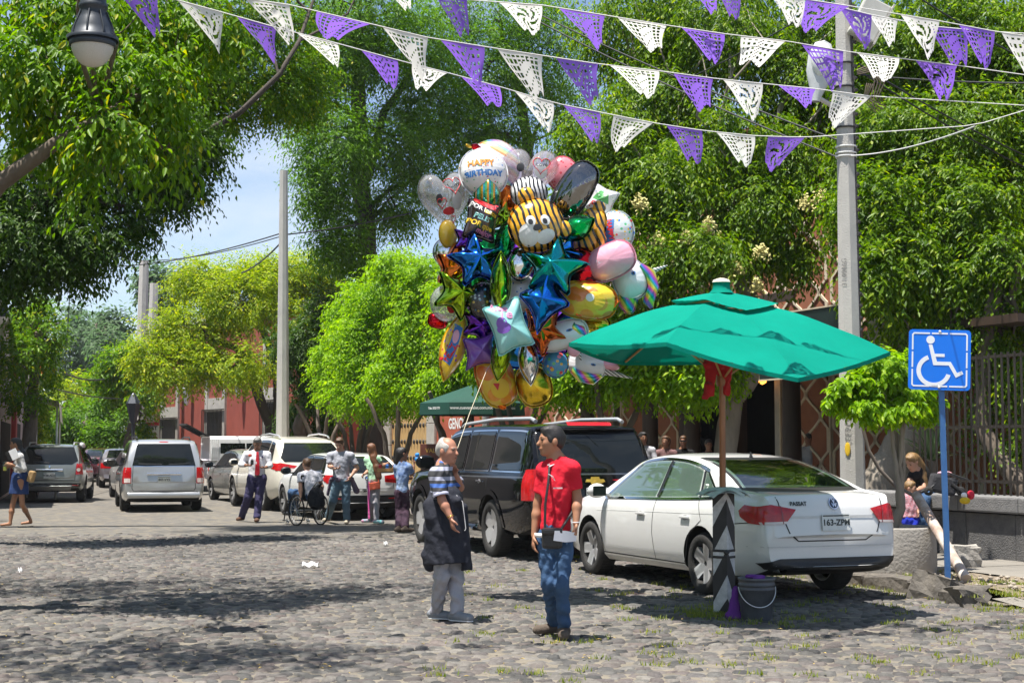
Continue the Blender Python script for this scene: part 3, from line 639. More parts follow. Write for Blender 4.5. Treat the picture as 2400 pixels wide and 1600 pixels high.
# -- leafy mass on the right
tb = gnd(P(1712, 1045, 25.5))
tree('laurel_tree', 'big leafy tree with cream flower sprays above the green parasol', tb,
     [([tb, P(1706, 1010, 25.5), P(1718, 930, 25.4), P(1752, 890, 25.3), P(1770, 780, 25.5), P(1740, 640, 26)], .2, .16)],
     [B(1420, 330, 26, 130, 110, 9750), B(1380, 480, 25.5, 90, 110, 7150), B(1540, 240, 27, 150, 130, 10400), B(1560, 430, 25.5, 140, 120, 11700), B(1480, 600, 24.6, 110, 80, 6760), B(1640, 580, 24.6, 120, 70, 6760), B(1720, 330, 26, 130, 130, 10400), B(1770, 490, 25.5, 110, 110, 8450), B(1480, 80, 28, 150, 110, 7800), B(1680, 80, 27, 170, 110, 9750), B(1850, 200, 27, 110, 140, 7800), B(1850, 400, 26, 90, 120, 6500), B(1850, 580, 25.5, 80, 60, 2990), B(1900, 60, 27.5, 130, 110, 7150), B(1960, 240, 27, 110, 130, 6500), B(1600, -10, 28, 300, 80, 7800), B(1960, 420, 26.5, 80, 100, 3380)],
     L_gloss, M_barkpale, K=8, L=.5, ll=.105, lw=.044, droop=.75, ldroop=.8, clump=.25, fork=[P(1770, 780, 25.5)])
flo = NTREE  # cream flower sprays hang on the tree's outside
lt_ = [o for o in bpy.data.objects if o.name.startswith('laurel_tree')][-1]
M_flower = mat('cream blossom', (.50, .45, .17), .8, var=.2, vs=30)
for i, (fx, fy) in enumerate(((1575, 600), (1660, 520), (1655, 620), (1690, 645), (1725, 625), (1775, 665), (1650, 690), (1545, 560), (1610, 555), (1785, 585), (1370, 410), (1890, 470), (1925, 455), (1500, 470))):
    g_ = np.random.default_rng(i); c = P(fx, fy, 24.3) - lt_.location
    q = g_.normal(size=(170, 3)) * np.array([.06, .06, .06]); q[:, 2] -= .6 * np.hypot(q[:, 0], q[:, 1]); mb = MB()
    for a in q:
        p = Vector(a) + c; u = Vector(g_.normal(size=3)).normalized() * .026; w2 = u.orthogonal().normalized() * .022; mb.add([p - u, p + w2, p + u, p - w2], [(0, 1, 2, 3)])
    mb.build('flower_spray', M_flower, lt_)['kind'] = 'stuff'
tb = gnd(P(2052, 1045, 23.5))
tree('laurel_tree', 'broad evergreen with a thick leaning grey trunk behind the handicap sign', tb,
     [([tb, P(2052, 1180, 23.3), P(2090, 1100, 23.3), P(2145, 1010, 23.2), P(2140, 900, 23.5), P(2070, 780, 23.8), P(2080, 600, 24)], .40, .2), ([P(2130, 930, 23.4), P(2200, 800, 23.8), P(2230, 640, 24)], .2, .1)],
     [B(2080, 330, 24, 130, 130, 11050), B(2040, 480, 23, 110, 110, 8450), B(2120, 590, 22.6, 110, 90, 7150), B(2060, 640, 22.4, 80, 80, 4160), B(2260, 300, 24, 150, 130, 11700), B(2270, 500, 23, 130, 120, 11050), B(2380, 420, 24, 110, 150, 8450), B(2230, 660, 22.8, 130, 90, 7150), B(2370, 650, 23, 90, 110, 6500), B(2080, 130, 25, 150, 120, 9100), B(2290, 110, 25, 170, 120, 11050), B(2110, 740, 22.6, 60, 40, 1170), B(2180, 200, 25, 140, 130, 7800), B(2390, 230, 24.5, 110, 140, 6500), B(2180, 440, 23.5, 110, 110, 6500), B(2340, 590, 22.3, 90, 70, 3640), B(2200, 0, 25.5, 260, 80, 6500)],
     L_gloss, M_barkpale, K=8, L=.46, ll=.105, lw=.044, droop=.6, ldroop=.75, clump=.25, fork=[P(2140, 900, 23.5), P(2080, 600, 24)])
# vines over the railing
tb = S(2.2, 4.9)
tree('climbing_vine', 'small leaved creeper hanging down over the iron railing', tb,
     [([tb, P(2300, 1000, 22.2), P(2330, 700, 22.2), P(2360, 560, 22.4)], .14, .08)],
     [B(2340, 800, 22.3, 80, 130, 3300), B(2300, 930, 22.4, 50, 100, 1100), B(2400, 900, 22, 60, 150, 2200), B(2250, 780, 22.4, 70, 90, 1900), B(2380, 1050, 22, 40, 60, 500)],
     L_gloss, M_bark, K=8, L=.4, ll=.07, lw=.042, droop=1.0, ldroop=.9, clump=.3, cat='vine')
# -- clipped figs along the pavement
labs = ['clipped bright green fig tree behind the white sedan', 'clipped bright green fig tree behind the black SUV tailgate', 'clipped fig tree over the dark green valet parasol', 'clipped fig tree in front of the yellow wooden gate', 'clipped fig tree between the gate and the white hatchback', 'clipped fig tree at the far left end of the fig row']
figs = [(9.0, 1.1, [B(1620, 840, 25, 130, 75, 6000), B(1470, 830, 25.5, 120, 75, 5500), B(1350, 850, 26, 90, 60, 3000), B(1560, 745, 25.5, 160, 60, 4500)]),
        (13.0, 1.1, [B(1330, 770, 29, 130, 90, 5500), B(1200, 830, 29.5, 100, 70, 4200), B(1330, 880, 29, 100, 50, 2600), B(1250, 690, 29.5, 90, 60, 2200)]),
        (16.6, 1.0, [B(1110, 780, 33, 100, 90, 4800), B(1090, 880, 33, 110, 45, 3000), B(1080, 680, 33.5, 80, 70, 2600)]),
        (20.5, 1.0, [B(1000, 770, 36, 100, 110, 5500), B(1010, 650, 36, 80, 70, 3000), B(960, 870, 36, 100, 50, 3300), B(940, 620, 36.5, 70, 40, 1500), B(1000, 900, 35.5, 80, 40, 2000)]),
        (24.0, 1.0, [B(880, 830, 38.5, 100, 110, 6000), B(920, 700, 38.5, 100, 90, 4800), B(860, 920, 38, 100, 45, 3200), B(920, 900, 37.5, 90, 50, 2600), B(830, 780, 39, 60, 60, 2000)]),
        (27.0, .9, [B(800, 850, 40.5, 75, 100, 4200), B(840, 730, 40.5, 80, 80, 3400), B(950, 620, 40, 60, 40, 1300)])]
for lab, (s_, t_, bl) in zip(labs, figs):
    b0 = S(s_, t_, PZ - .02); rnd = random.Random(int(s_ * 10)); tr = []
    bl = [(c, r, int(n * 2.1)) for c, r, n in bl] + [(V(c.x, c.y - .2, c.z - r[2] * .55), (r[0] * .9, r[1] * .8, r[2] * .5), int(n * .35)) for c, r, n in bl[:1]]
    for k in range(4):
        a = k * 1.6 + s_; o = V(math.cos(a), math.sin(a), 0); tr.append(([b0 + o * .05, b0 + o * .10 + V(0, 0, .9), b0 + o * .32 + V(0, 0, 1.75), b0 + o * .75 + V(0, 0, 2.6)], .085, .04))
    tree('clipped_fig_tree', lab, b0, tr, bl, L_bright, M_bark, K=8, L=.4, ll=.12, lw=.062, droop=.6, ldroop=.65, clump=.22, group='clipped fig trees along the pavement', shell=.7, limb_r=.04)
# -- yellow-green tree and darker neighbour before the red house
tb = gnd(P(640, 1045, 55))
tree('yellowing_tree', 'spreading yellow green tree with dark forked trunk before the red house', tb,
     [([tb, P(640, 1020, 55), P(596, 900, 55), P(575, 830, 55)], .24, .13), ([tb, P(650, 1010, 55), P(655, 930, 55), P(690, 840, 55)], .3, .15), ([P(655, 930, 55), P(640, 830, 55), P(600, 740, 55)], .18, .1)],
     [B(470, 780, 54, 110, 90, 6000), B(420, 860, 53, 90, 60, 3400), B(560, 850, 53, 110, 60, 4200), B(560, 700, 54, 120, 90, 6500), B(660, 660, 55, 110, 70, 4800), B(470, 660, 55, 90, 70, 3600), B(560, 640, 55, 110, 40, 3000), B(720, 640, 55, 70, 60, 2400), B(380, 770, 54, 60, 60, 1800), B(700, 760, 54, 80, 70, 3000), B(760, 640, 55, 70, 60, 2600), B(640, 625, 56, 100, 40, 2600), B(350, 830, 53, 60, 70, 2200)],
     L_yell, M_barkdark, K=7, L=.6, ll=.17, lw=.065, droop=.35, ldroop=.5, clump=.34, fork=[P(575, 830, 55), P(690, 840, 55), P(600, 740, 55)], limb_r=.1)
tb = gnd(P(740, 1045, 49))
tree('shady_tree', 'dark green tree behind the middle concrete pole with a bent limb', tb,
     [([tb, P(700, 1000, 46), P(720, 930, 46), P(745, 880, 46)], .22, .12)],
     [B(710, 800, 45.5, 90, 70, 4600), B(735, 890, 45.5, 60, 60, 2400), B(730, 970, 47, 80, 70, 3800), B(760, 720, 46, 50, 60, 1600)],
     L_dark, M_bark, K=7, L=.5, ll=.16, lw=.06, droop=.4, ldroop=.6)
# -- far trees at the end of the street
far = [('street_tree', 'mid green tree overhanging the white pole at the left edge', 60, 44, [B(90, 780, 44, 75, 90, 5200), B(30, 840, 43, 60, 80, 3400), B(120, 850, 45, 45, 70, 1700), B(60, 930, 44, 60, 40, 1500), B(70, 720, 45, 60, 50, 1500)], L_near, .14),
       ('street_tree', 'bluish tall tree at the far end of the street', 190, 130, [B(200, 800, 130, 70, 80, 4500), B(170, 740, 132, 40, 50, 1600), B(150, 860, 130, 60, 50, 2400), B(230, 850, 130, 60, 60, 2400)], L_haze, .42),
       ('street_tree', 'sparse pale tree top against the sky at the far left', 265, 110, [B(245, 745, 110, 28, 25, 800), B(290, 760, 110, 35, 35, 1300), B(260, 800, 108, 50, 40, 1800), B(300, 830, 108, 45, 50, 1800)], L_haze, .36),
       ('street_tree', 'light green rounded tree in the far street gap', 130, 85, [B(130, 930, 85, 70, 50, 3400), B(200, 910, 86, 60, 40, 2400), B(110, 990, 84, 60, 50, 2600)], L_yell, .26),
       ('street_tree', 'deep green tree hiding the end of the street', 220, 75, [B(200, 990, 75, 80, 55, 4600), B(270, 930, 74, 60, 60, 3400), B(260, 1010, 73, 60, 50, 2800), B(170, 1050, 75, 60, 30, 1700), B(320, 960, 72, 40, 60, 1700)], L_mid, .24),
       ('street_tree', 'olive tree leaning out above the far parked cars', 300, 62, [B(310, 860, 62, 60, 70, 3800), B(250, 900, 63, 60, 45, 2400), B(350, 920, 61, 40, 50, 1500), B(270, 850, 62, 50, 40, 1800), B(330, 1000, 62, 30, 40, 700)], L_near, .2),
       ('street_tree', 'pale eucalyptus top rising behind the yellowing tree', 400, 95, [B(365, 660, 95, 40, 45, 2000), B(400, 690, 95, 60, 50, 2400), B(440, 640, 95, 40, 30, 1000), B(345, 640, 95, 22, 22, 400)], L_haze, .34),
       ('street_tree', 'far green tree closing the view at street level', 120, 100, [B(90, 1040, 100, 90, 40, 3000), B(200, 1050, 98, 80, 35, 2600), B(20, 1000, 100, 60, 50, 2000)], L_mid, .32)]
for nm, lab, bx, Y, bl, lm, ls in far:
    bl = [(c, r, int(n * .62)) for c, r, n in bl]; ls *= 1.1; tb = gnd(P(bx, 1045, Y)); top = bl[0][0]
    tree(nm, lab, tb, [([tb, tb.lerp(V(top.x, top.y, tb.z), .4) + V(0, 0, top.z * .4), top], .25, .1)], bl, lm, M_bark, K=6, L=ls * 2.6, ll=ls, lw=ls * .42, droop=.3, ldroop=.5, clump=.35, group='trees at the far end of the street', limb_r=.12)
# -- trees along the left side of the street, outside the picture
for i, (x, y, lab) in enumerate(((-10.5, 5, 'roadside tree left of the viewpoint'), (-12, 12.5, 'roadside tree beside the near fig tree'), (-13.5, 20, 'roadside tree left of the shaded fig'), (-7, -8, 'roadside tree behind the viewpoint at left'), (-16.2, 29, 'roadside tree left of the walking woman'), (-18, 36, 'roadside tree left of the grey compact SUV'))):
    tb = V(x, y, 0); tree('roadside_tree', lab, tb, [([tb, tb + V(.1, 0, 1.6), tb + V(.2, .1, 3.4)], .28, .16)], [(tb + V(dx, dy, z), (2.0, 2.0, 1.6), 450) for dx, dy, z in ((0, 0, 4.2), (-1.6, 1.5, 5), (1.2, -1.6, 5), (0, 1, 6.6), (-1, -1.5, 3.6), (.6, 2.2, 3.4))] + ([(tb + V(dx, dy, z), (2.2, 2.2, 1.8), 500) for dx, dy, z in ((0, 0, 8.5), (1, 1.5, 10.5), (-1, -1.5, 7), (0, -2, 2.6), (0, 2, 2.4))] if y > 11 else []), L_mid, M_bark, K=6, L=.7, ll=.5, lw=.24, clump=.4, group='trees outside the picture')
# ---------------------------------------------------------------- poles, lamps, cables
M_pole = mat('pale weathered concrete pole', (.50, .48, .44), .85, vs=3, bump=.35, bs=60, col2=(.42, .40, .375))
M_cable = mat('black cable sheath', (.02, .02, .022), .5, var=0)
M_string = mat('white nylon cord', (.75, .74, .72), .6, var=0)
M_lampmetal = mat('dark grey blue cast metal', (.035, .042, .055), .45, .2, var=.2)
M_lampglass = mat('frosted ribbed glass', (.62, .60, .56), .25, var=.15, vs=40, stretch=(8, 8, .4), trans=.15)
def octpole(name, label, base, top, r0, r1, n=8):
    t = thing(name, label, 'pole', base); top = Vector(top) - Vector(base); mb = MB()
    mb.tube([(0, 0, 0), top * .5, top], [r0, (r0 + r1) / 2, r1], n, sm=False); mb.build('shaft', M_pole, t); return t
pb = gnd(P(1999, 1045, 18.6)) + V(0, 0, PZ - .02)
pole = octpole('concrete_pole', 'tall tapered pale concrete utility pole beside the white sedan', pb, P(1972, -160, 18.6), .165, .085)
ax = P(1972, -160, 18.6) - pb
def onpole(y): return pb + ax * ((P(1990, y, 18.6).z - pb.z) / ax.z)
mk = MB(); mk.ell((0, 0, 0), (.035, .004, .085), None, 10, 6); o = mk.build('paint_spot', mat('yellow paint', (.75, .48, .02), .6), pole); o.location = onpole(1052) - pb + V(-.085, -.128, 0); o.rotation_euler = (0, 0, -.39)
for txt, y, sz in (('CFE PCR', 1000, .1), ('31-0906G', 640, .085)):
    M_ = Matrix.Translation(onpole(y) - pb + V(-.075, -.132 + (1000 - y) * .00007, 0)) @ Matrix.Rotation(R(-22), 4, 'Z') @ Matrix.Rotation(math.pi / 2, 4, 'X') @ Matrix.Rotation(math.pi / 2, 4, 'Z'); text_obj('lettering', txt, sz, M_, mat('pressed lettering', (.22, .21, .2), .9), pole)
mb = MB(); cp = [onpole(y) - pb + V(.115 - (1100 - y) * .000035, -.06, 0) for y in (820, 600, 400, 200, -100)]; mb.tube(cp, .022, 6)
for y in range(830, -100, -28): mb.tube([onpole(y) - pb + V(.095, -.085, 0), onpole(y) - pb + V(.135, -.035, .004)], .026, 6)
mb.build('cable_duct', mat('black duct tape', (.05, .045, .045), .6), pole)
for y in (150, 205, 300, 345, 360, 368): MB().lathe([(.0, 0), (.165 - .00006 * (900 - y), -.01), (.168 - .00006 * (900 - y), .0), (.165 - .00006 * (900 - y), .01)], onpole(y) - pb, 10).build('band', M_string if y > 330 else M_cable, pole)
# street light head and meter box on the pole
hd = thing('street_light', 'grey street light head with oval glass hung on the concrete pole', 'street light', P(1925, 150, 18.4)); hb = hd.location
prof = [(-.30, .0), (-.27, .10), (-.1, .165), (.1, .165), (.22, .13), (.40, .06), (.46, .05)]
ring = []; Mh = Matrix.Rotation(R(8), 3, 'Y')
def head_mesh():
    vs = []; fs = []; n = 12
    for a, w_ in prof:
        for k in range(n):
            th = 2 * math.pi * k / n; vs.append(Mh @ V(w_ * math.cos(th), .07 * math.sin(th) * (1 if math.sin(th) > 0 else .7) + .05, -a))
    for i in range(len(prof) - 1):
        for k in range(n): fs.append((i * n + k, i * n + (k + 1) % n, (i + 1) * n + (k + 1) % n, (i + 1) * n + k))
    return vs, fs
MB().add(*head_mesh(), True).build('housing', mat('light grey painted metal', (.48, .50, .50), .45), hd)
MB().ell(Mh @ V(0, .0, .06), (.13, .05, .21), Mh).build('glass', mat('milky lamp glass', (.62, .64, .62), .2, var=.05), hd)
MB().tube([Mh @ V(0, .05, -.4), V(.16, .12, -.5), V(.22, .2, -.48)], .03).build('arm', M_pole, hd)
bx = thing('junction_box', 'pale grey junction box high on the concrete pole', 'box', P(2035, 50, 18.5)); Mb_ = Matrix.Rotation(R(28), 3, 'Y')
MB().box((0, 0, 0), (.34, .26, .5), Mb_, .02).build('case', mat('light grey box paint', (.5, .49, .45), .5), bx); MB().box(Mb_ @ V(.18, 0, 0), (.02, .32, .56), Mb_).build('lid', M_pole, bx); MB().tube([(-.1, .05, -.1), (-.3, .1, -.1)], .03).build('bracket', M_iron, bx)
mb = MB()
for k in range(4): mb.tube([P(2005 + a * (30 + 5 * k), 205 - b * (50 - 4 * k), 18.4) for a, b in ((.1, .8), (.9, 1.0), (1.5, .3), (1.2, -.5), (1.6, -1.2), (.6, -.6), (.9, .2))], .009, 5)
tag(mb.build('cable_loop', mat('brown coiled cable', (.16, .12, .08), .6)), 'coiled brown cables hanging on the right of the concrete pole', 'cable')
# the other poles
b = gnd(P(663, 1045, 42)); octpole('concrete_pole', 'weathered grey concrete pole in front of the shady tree', b, P(665, 400, 42), .2, .11)
b = gnd(P(326, 1045, 66)); octpole('concrete_pole', 'thin far concrete pole left of the red house, the taller of two', b, P(338, 612, 66), .34, .2)
b = gnd(P(350, 1045, 72)); octpole('concrete_pole', 'shorter far concrete pole in front of the red house', b, P(361, 664, 72), .3, .2)
b = gnd(P(66, 1045, 47)); t = octpole('concrete_pole', 'white washed pole with a meter box beside the canvas awning', b, P(74, 830, 47), .24, .16)
MB().box(P(82, 958, 46.6) - b, (.2, .2, .35)).build('meter_box', M_white, t); MB().tube([P(80, 1040, 46.8) - b, P(80, 890, 46.8) - b], .07, 6).build('cable_bundle', M_cable, t)
o = MB().box((0, 0, 0), (.3, .1, .5), None, .04).box((.04, 0, .55), (.26, .1, .4), None, .04).build('traffic_light', mat('orange plastic', (.75, .22, .03), .5)); o.location = P(91, 872, 46.5); tag(o, 'small orange signal box hung among leaves at the white pole', 'signal')
def cable(pts, r=.012, label=None, n=18, m=None, name='cable'):
    fine = []
    for i in range(len(pts) - 1):
        for k in range(n): 
            t = k / n; p = Vector(pts[i]).lerp(Vector(pts[i + 1]), t); p.z -= .0 if len(pts) > 2 else 4 * .012 * (Vector(pts[1]) - Vector(pts[0])).length * t * (1 - t); fine.append(p)
    fine.append(Vector(pts[-1])); o = MB().tube(fine, r, 5, False).build(name, m or M_cable)
    return tag(o, label, 'cable')
cable([P(1235, 20, 24), P(2010, 345, 19)], .012, 'upper black cable running down to the concrete pole')
cable([P(1235, 36, 24), P(2005, 385, 19)], .012, 'lower black cable running down to the concrete pole')
cable([P(2010, 175, 18.8), P(2460, 195, 17)], .010, 'thin dark cable leaving the pole to the right edge')
cable([P(2012, 150, 18.8), P(2460, 390, 23)], .012, 'black cable sloping right behind the bunting strings')
cable([P(2012, 165, 18.8), P(2460, 420, 23)], .012, 'second black cable sloping right below its twin')
cable([P(2130, -20, 20), P(2460, 170, 22)], .012, 'dark cable crossing the upper right corner')
cable([P(1990, -30, 20), P(1600, 190, 26)], .012, 'dark cable fading into leaves left of the pole top')
cable([P(655, 548, 42), P(230, 625, 60)], .02, 'black cable from the middle pole towards the far left')
cable([P(655, 555, 42), P(270, 605, 66)], .016, 'second cable from the middle pole to the far street')
cable([P(655, 572, 42), P(566, 640, 50)], .025, 'thick black cable dropping from the middle pole into the tree')
cable([P(668, 550, 42), P(960, 500, 46)], .02, 'cable from the middle pole behind the clear heart balloon')
cable([P(122, 860, 46), P(245, 888, 60)], .03, 'dark cable over the far street near the orange box')
cable([P(80, 895, 46.8), P(330, 930, 66)], .025, 'pair of low cables leaving the white pole')
cable([P(165, 660, 60), P(155, 830, 60)], .02, 'hanging cable against the sky at far left')
# ornate hanging lamps
def lamp(label, c, k, post, h):
    t = thing('street_lamp', label, 'street lamp', post); q = Vector(c) - Vector(post)
    def lat(nm, prof, m, n=24): MB().lathe([(r * k, z * k) for r, z in prof], q, n).build(nm, m, t)
    lat('globe', [(0, -.25), (.05, -.245), (.10, -.225), (.15, -.175), (.185, -.11), (.2, -.04), (.2, 0)], M_lampglass)
    lat('hood', [(.235, 0), (.24, .03), (.2, .045), (.185, .12), (.15, .2), (.125, .25), (.125, .3), (.135, .31), (.135, .34), (.12, .36), (.12, .43), (.13, .44), (.11, .5), (.05, .55), (.03, .7)], M_lampmetal)
    lat('rim', [(.205, -.06), (.215, -.05), (.215, 0), (.2, .01)], M_lampmetal)
    mb = MB()
    for i in range(8):
        a = i * math.pi / 4; u = V(math.cos(a), math.sin(a), 0); mb.tube([q + (u * r + V(0, 0, z)) * k for r, z in ((.2, .05), (.19, .12), (.155, .2), (.13, .27))], .009 * k, 5)
    mb.build('rib', M_lampmetal, t)
    top = q + V(0, 0, .7 * k); pts = [V(0, 0, 0), V(0, 0, h * .5), V(0, 0, h)]
    MB().lathe([(.16, 0), (.16, .3), (.09, .5), (.07, 1.2), (.06, h * .6), (.05, h)], (0, 0, 0), 12).build('post', M_lampmetal, t)
    arc = [V(0, 0, h).lerp(V(top.x, top.y, h), i / 10) + V(0, 0, .5 * k * math.sin(math.pi * i / 10)) for i in range(11)]
    MB().tube(arc + [top], .028 * k, 7).build('arm', M_lampmetal, t)
lamp('large near dark metal lamp with ribbed glass globe at upper left', P(217, 96, 12.4), .88, (-5.1, 12.0, 0), 6.2)
lamp('smaller distant lamp cut by the left edge', P(2, 738, 40), 1.0, (-15.2, 40.5, 0), 6.0)
t = thing('street_lamp', 'old square lantern on a post beside the far poles', 'street lamp', gnd(P(312, 1045, 60)))
c = P(312, 990, 60) - t.location; MB().tube([(0, 0, 0), c], .07).build('post', M_lampmetal, t); MB().lathe([(.12, 0), (.28, .7), (.3, .75), (.1, 1.1), (0, 1.2)], c, 6, sm=False).build('lantern', M_lampmetal, t)
# ---------------------------------------------------------------- paper bunting
def paper(name, col):
    m = bpy.data.materials.new(name); m.use_nodes = True; nt = m.node_tree; L = nt.links.new; b = nt.nodes['Principled BSDF']; out = nt.nodes['Material Output']
    b.inputs['Base Color'].default_value = (*col, 1); b.inputs['Roughness'].default_value = .45; t = node(nt, 'BsdfTranslucent'); t.inputs['Color'].default_value = (*col, 1)
    mx = node(nt, 'MixShader'); mx.inputs[0].default_value = .45; L(b.outputs[0], mx.inputs[1]); L(t.outputs[0], mx.inputs[2]); L(mx.outputs[0], out.inputs['Surface']); return m
M_pw = paper('white plastic paper', (.80, .79, .76)); M_pp = paper('violet plastic paper', (.29, .14, .72))
def flag_mask(n, m, kind):
    k = np.ones((m, n), bool); cx_, cy_ = n / 2, m * .5
    for j in range(m):
        for i in range(n):
            e = (i < 2 or i >= n - 2 or j < 2 or j >= m - 2)
            x = (i - cx_) / n; y = (j - cy_) / m
            if e: continue
            if kind == 0:                       # grid with plain figure
                if i % 3 and j % 3 and (abs(x) > .16 or y < -.28): k[j, i] = False
                elif abs(x) < .14 and (i * 7 + j * 3) % 11 == 0: k[j, i] = False
            elif kind == 1:                     # floral cut
                a = math.atan2(y, x); rr = math.hypot(x, y)
                if .1 < rr < .36 and math.sin(a * 6 + rr * 20) > .25: k[j, i] = False
                elif rr > .4 and (i + 2 * j) % 5 == 0: k[j, i] = False
            else:
                if (i % 4 in (1, 2)) and (j % 4 in (1, 2)) and abs(x) > .08: k[j, i] = False
                elif abs(x) <= .08 and (i + j) % 4 == 0: k[j, i] = False
    for i in range(n):                          # fringed lower edge
        if i % 4 == 3: k[m - 1, i] = False
    return k
def bunting(label, pts, flags, H=.30):
    """pts: (photo x, y, depth) of the cord; flags: (x0, x1, hang in photo px, colour)"""
    t = thing('bunting_string', label, 'bunting', P(*pts[0]), group='papel picado bunting strings over the street'); o0 = t.location
    xs = [p[0] for p in pts]; yy = [p[1] for p in pts]; zz = [p[2] for p in pts]
    def at(x): return P(x, float(np.interp(x, xs, yy)), float(np.interp(x, xs, zz))) - o0
    fx = np.linspace(xs[0], xs[-1], 60); MB().tube([at(x) for x in fx], .004, 5, False).build('cord', M_string, t)
    for q, (x0, x1, hp, col) in enumerate(flags):
        rnd = random.Random(int(x0 * 7 + yy[0])); n, m = 27, 22; a, b = at(x0), at(x1); W = (b - a).length
        Yd = float(np.interp(x0, xs, zz)); h = hp * Yd / FPX * rnd.uniform(1.0, 1.1); full = max(h, W * .82)
        k = flag_mask(n, m, rnd.choice([0, 0, 1, 2]))
        sh = rnd.uniform(.72, 1.0) * (1 if rnd.random() < .87 else -.8); wind = math.sqrt(max(0, full ** 2 - h ** 2)); ph = rnd.random() * 6; vs = []
        ux = (b - a) / W
        for j in range(m + 1):
            for i in range(n + 1):
                u = i / n; v = j / m
                lean = sh * (1 - u) if sh > 0 else sh * u
                p = a + ux * (W * (u + v * lean * .88 + .03 * math.sin(v * 4 + ph))) + V(0, 0, -h * v * (1 - .12 * math.sin(u * math.pi * 2 + ph)))
                p.y += wind * v ** 1.3 * .8 + .06 * W * math.sin(u * 7 + v * 3 + ph) * v + abs(lean) * v * .25 * W
                p.z += .02 * W * math.sin(u * 9 + ph) * v
                vs.append(p)
        fs = [(j * (n + 1) + i, j * (n + 1) + i + 1, (j + 1) * (n + 1) + i + 1, (j + 1) * (n + 1) + i) for j in range(m) for i in range(n) if k[j, i]]
        MB().add(vs, fs, True).build('flag', M_pw if col == 'w' else M_pp, t)
d = 1.0204
def fl(L): return [(a * d, b * d, h * d, c) for a, b, h, c in L]
def pp(L): return [(a * d, b * d, y) for a, b, y in L]
bunting('lowest papel picado string ending over the parasol', pp([(-120, -110, 11.2), (265, -32, 11.7), (405, 0, 11.8), (508, 28, 11.9), (640, 65, 12), (775, 100, 12.1), (912, 138, 12.3), (1030, 168, 12.5), (1150, 200, 12.7), (1270, 236, 12.8), (1378, 258, 12.9), (1498, 282, 13), (1613, 300, 13.1), (1733, 312, 13.2), (1846, 316, 13.3), (2240, 288, 13.6), (2480, 215, 14)]),
        fl([(265, 365, 80, 'p'), (405, 508, 80, 'w'), (540, 632, 62, 'p'), (680, 775, 36, 'w'), (828, 912, 52, 'p'), (948, 1030, 38, 'w'), (1060, 1150, 30, 'p'), (1180, 1270, 52, 'w'), (1293, 1378, 56, 'p'), (1407, 1498, 66, 'w'), (1530, 1613, 64, 'p'), (1643, 1733, 54, 'w'), (1762, 1846, 64, 'p')]))
bunting('second papel picado string from below, crossing the whole street', pp([(420, -35, 10.9), (565, -3, 11), (668, 12, 11.1), (850, 55, 11.3), (980, 86, 11.5), (1110, 107, 11.7), (1247, 128, 11.9), (1373, 147, 12), (1512, 163, 12.2), (1637, 180, 12.4), (1750, 192, 12.6), (1873, 204, 12.7), (1998, 221, 12.8), (2480, 250, 13.4)]),
        fl([(565, 668, 66, 'w'), (725, 850, 30, 'p'), (875, 980, 84, 'w'), (1008, 1110, 80, 'p'), (1143, 1247, 84, 'w'), (1277, 1373, 82, 'p'), (1397, 1512, 40, 'w'), (1545, 1637, 58, 'p'), (1658, 1750, 68, 'w'), (1785, 1873, 24, 'p'), (1910, 1998, 62, 'w')]))
bunting('third papel picado string from below, passing the pole light', pp([(700, -70, 10.8), (1000, -14, 11), (1075, 0, 11.1), (1243, 12, 11.3), (1387, 35, 11.5), (1528, 58, 11.7), (1663, 78, 11.9), (1808, 95, 12.1), (1940, 118, 12.3), (2065, 134, 12.5), (2195, 150, 12.7), (2480, 190, 13)]),
        fl([(870, 940, 30, 'w'), (1000, 1075, 70, 'p'), (1143, 1243, 46, 'w'), (1280, 1387, 50, 'p'), (1415, 1528, 34, 'w'), (1563, 1663, 46, 'p'), (1705, 1808, 40, 'w'), (1843, 1940, 68, 'p'), (1968, 2065, 30, 'w'), (2103, 2195, 58, 'p')]))
bunting('upper papel picado string with its cord just inside the top edge', pp([(1400, -70, 11.5), (1585, -28, 11.8), (1690, -16, 12), (1845, -2, 12.2), (1950, 14, 12.3), (2155, 48, 12.6), (2283, 72, 12.8), (2480, 100, 13)]),
        fl([(1585, 1650, 34, 'p'), (1645, 1700, 48, 'p'), (1775, 1848, 50, 'w'), (1850, 1950, 48, 'p'), (2065, 2155, 66, 'w'), (2200, 2283, 70, 'p'), (2300, 2400, 78, 'w')]))
bunting('topmost short papel picado string at upper right', pp([(1560, -60, 12.2), (1760, -24, 12.4), (1925, 16, 12.6), (2000, 34, 12.7), (2135, 60, 12.9), (2260, 72, 13), (2480, 84, 13.3)]),
        fl([(1763, 1800, 26, 'w'), (1925, 2000, 70, 'p'), (1995, 2062, 44, 'w'), (2135, 2225, 72, 'p')]))
cable([P(1995, 365, 18.4), P(2285, 296, 13.8)], .007, 'white cord tied round the pole holding the lowest bunting', m=M_string, name='cord')
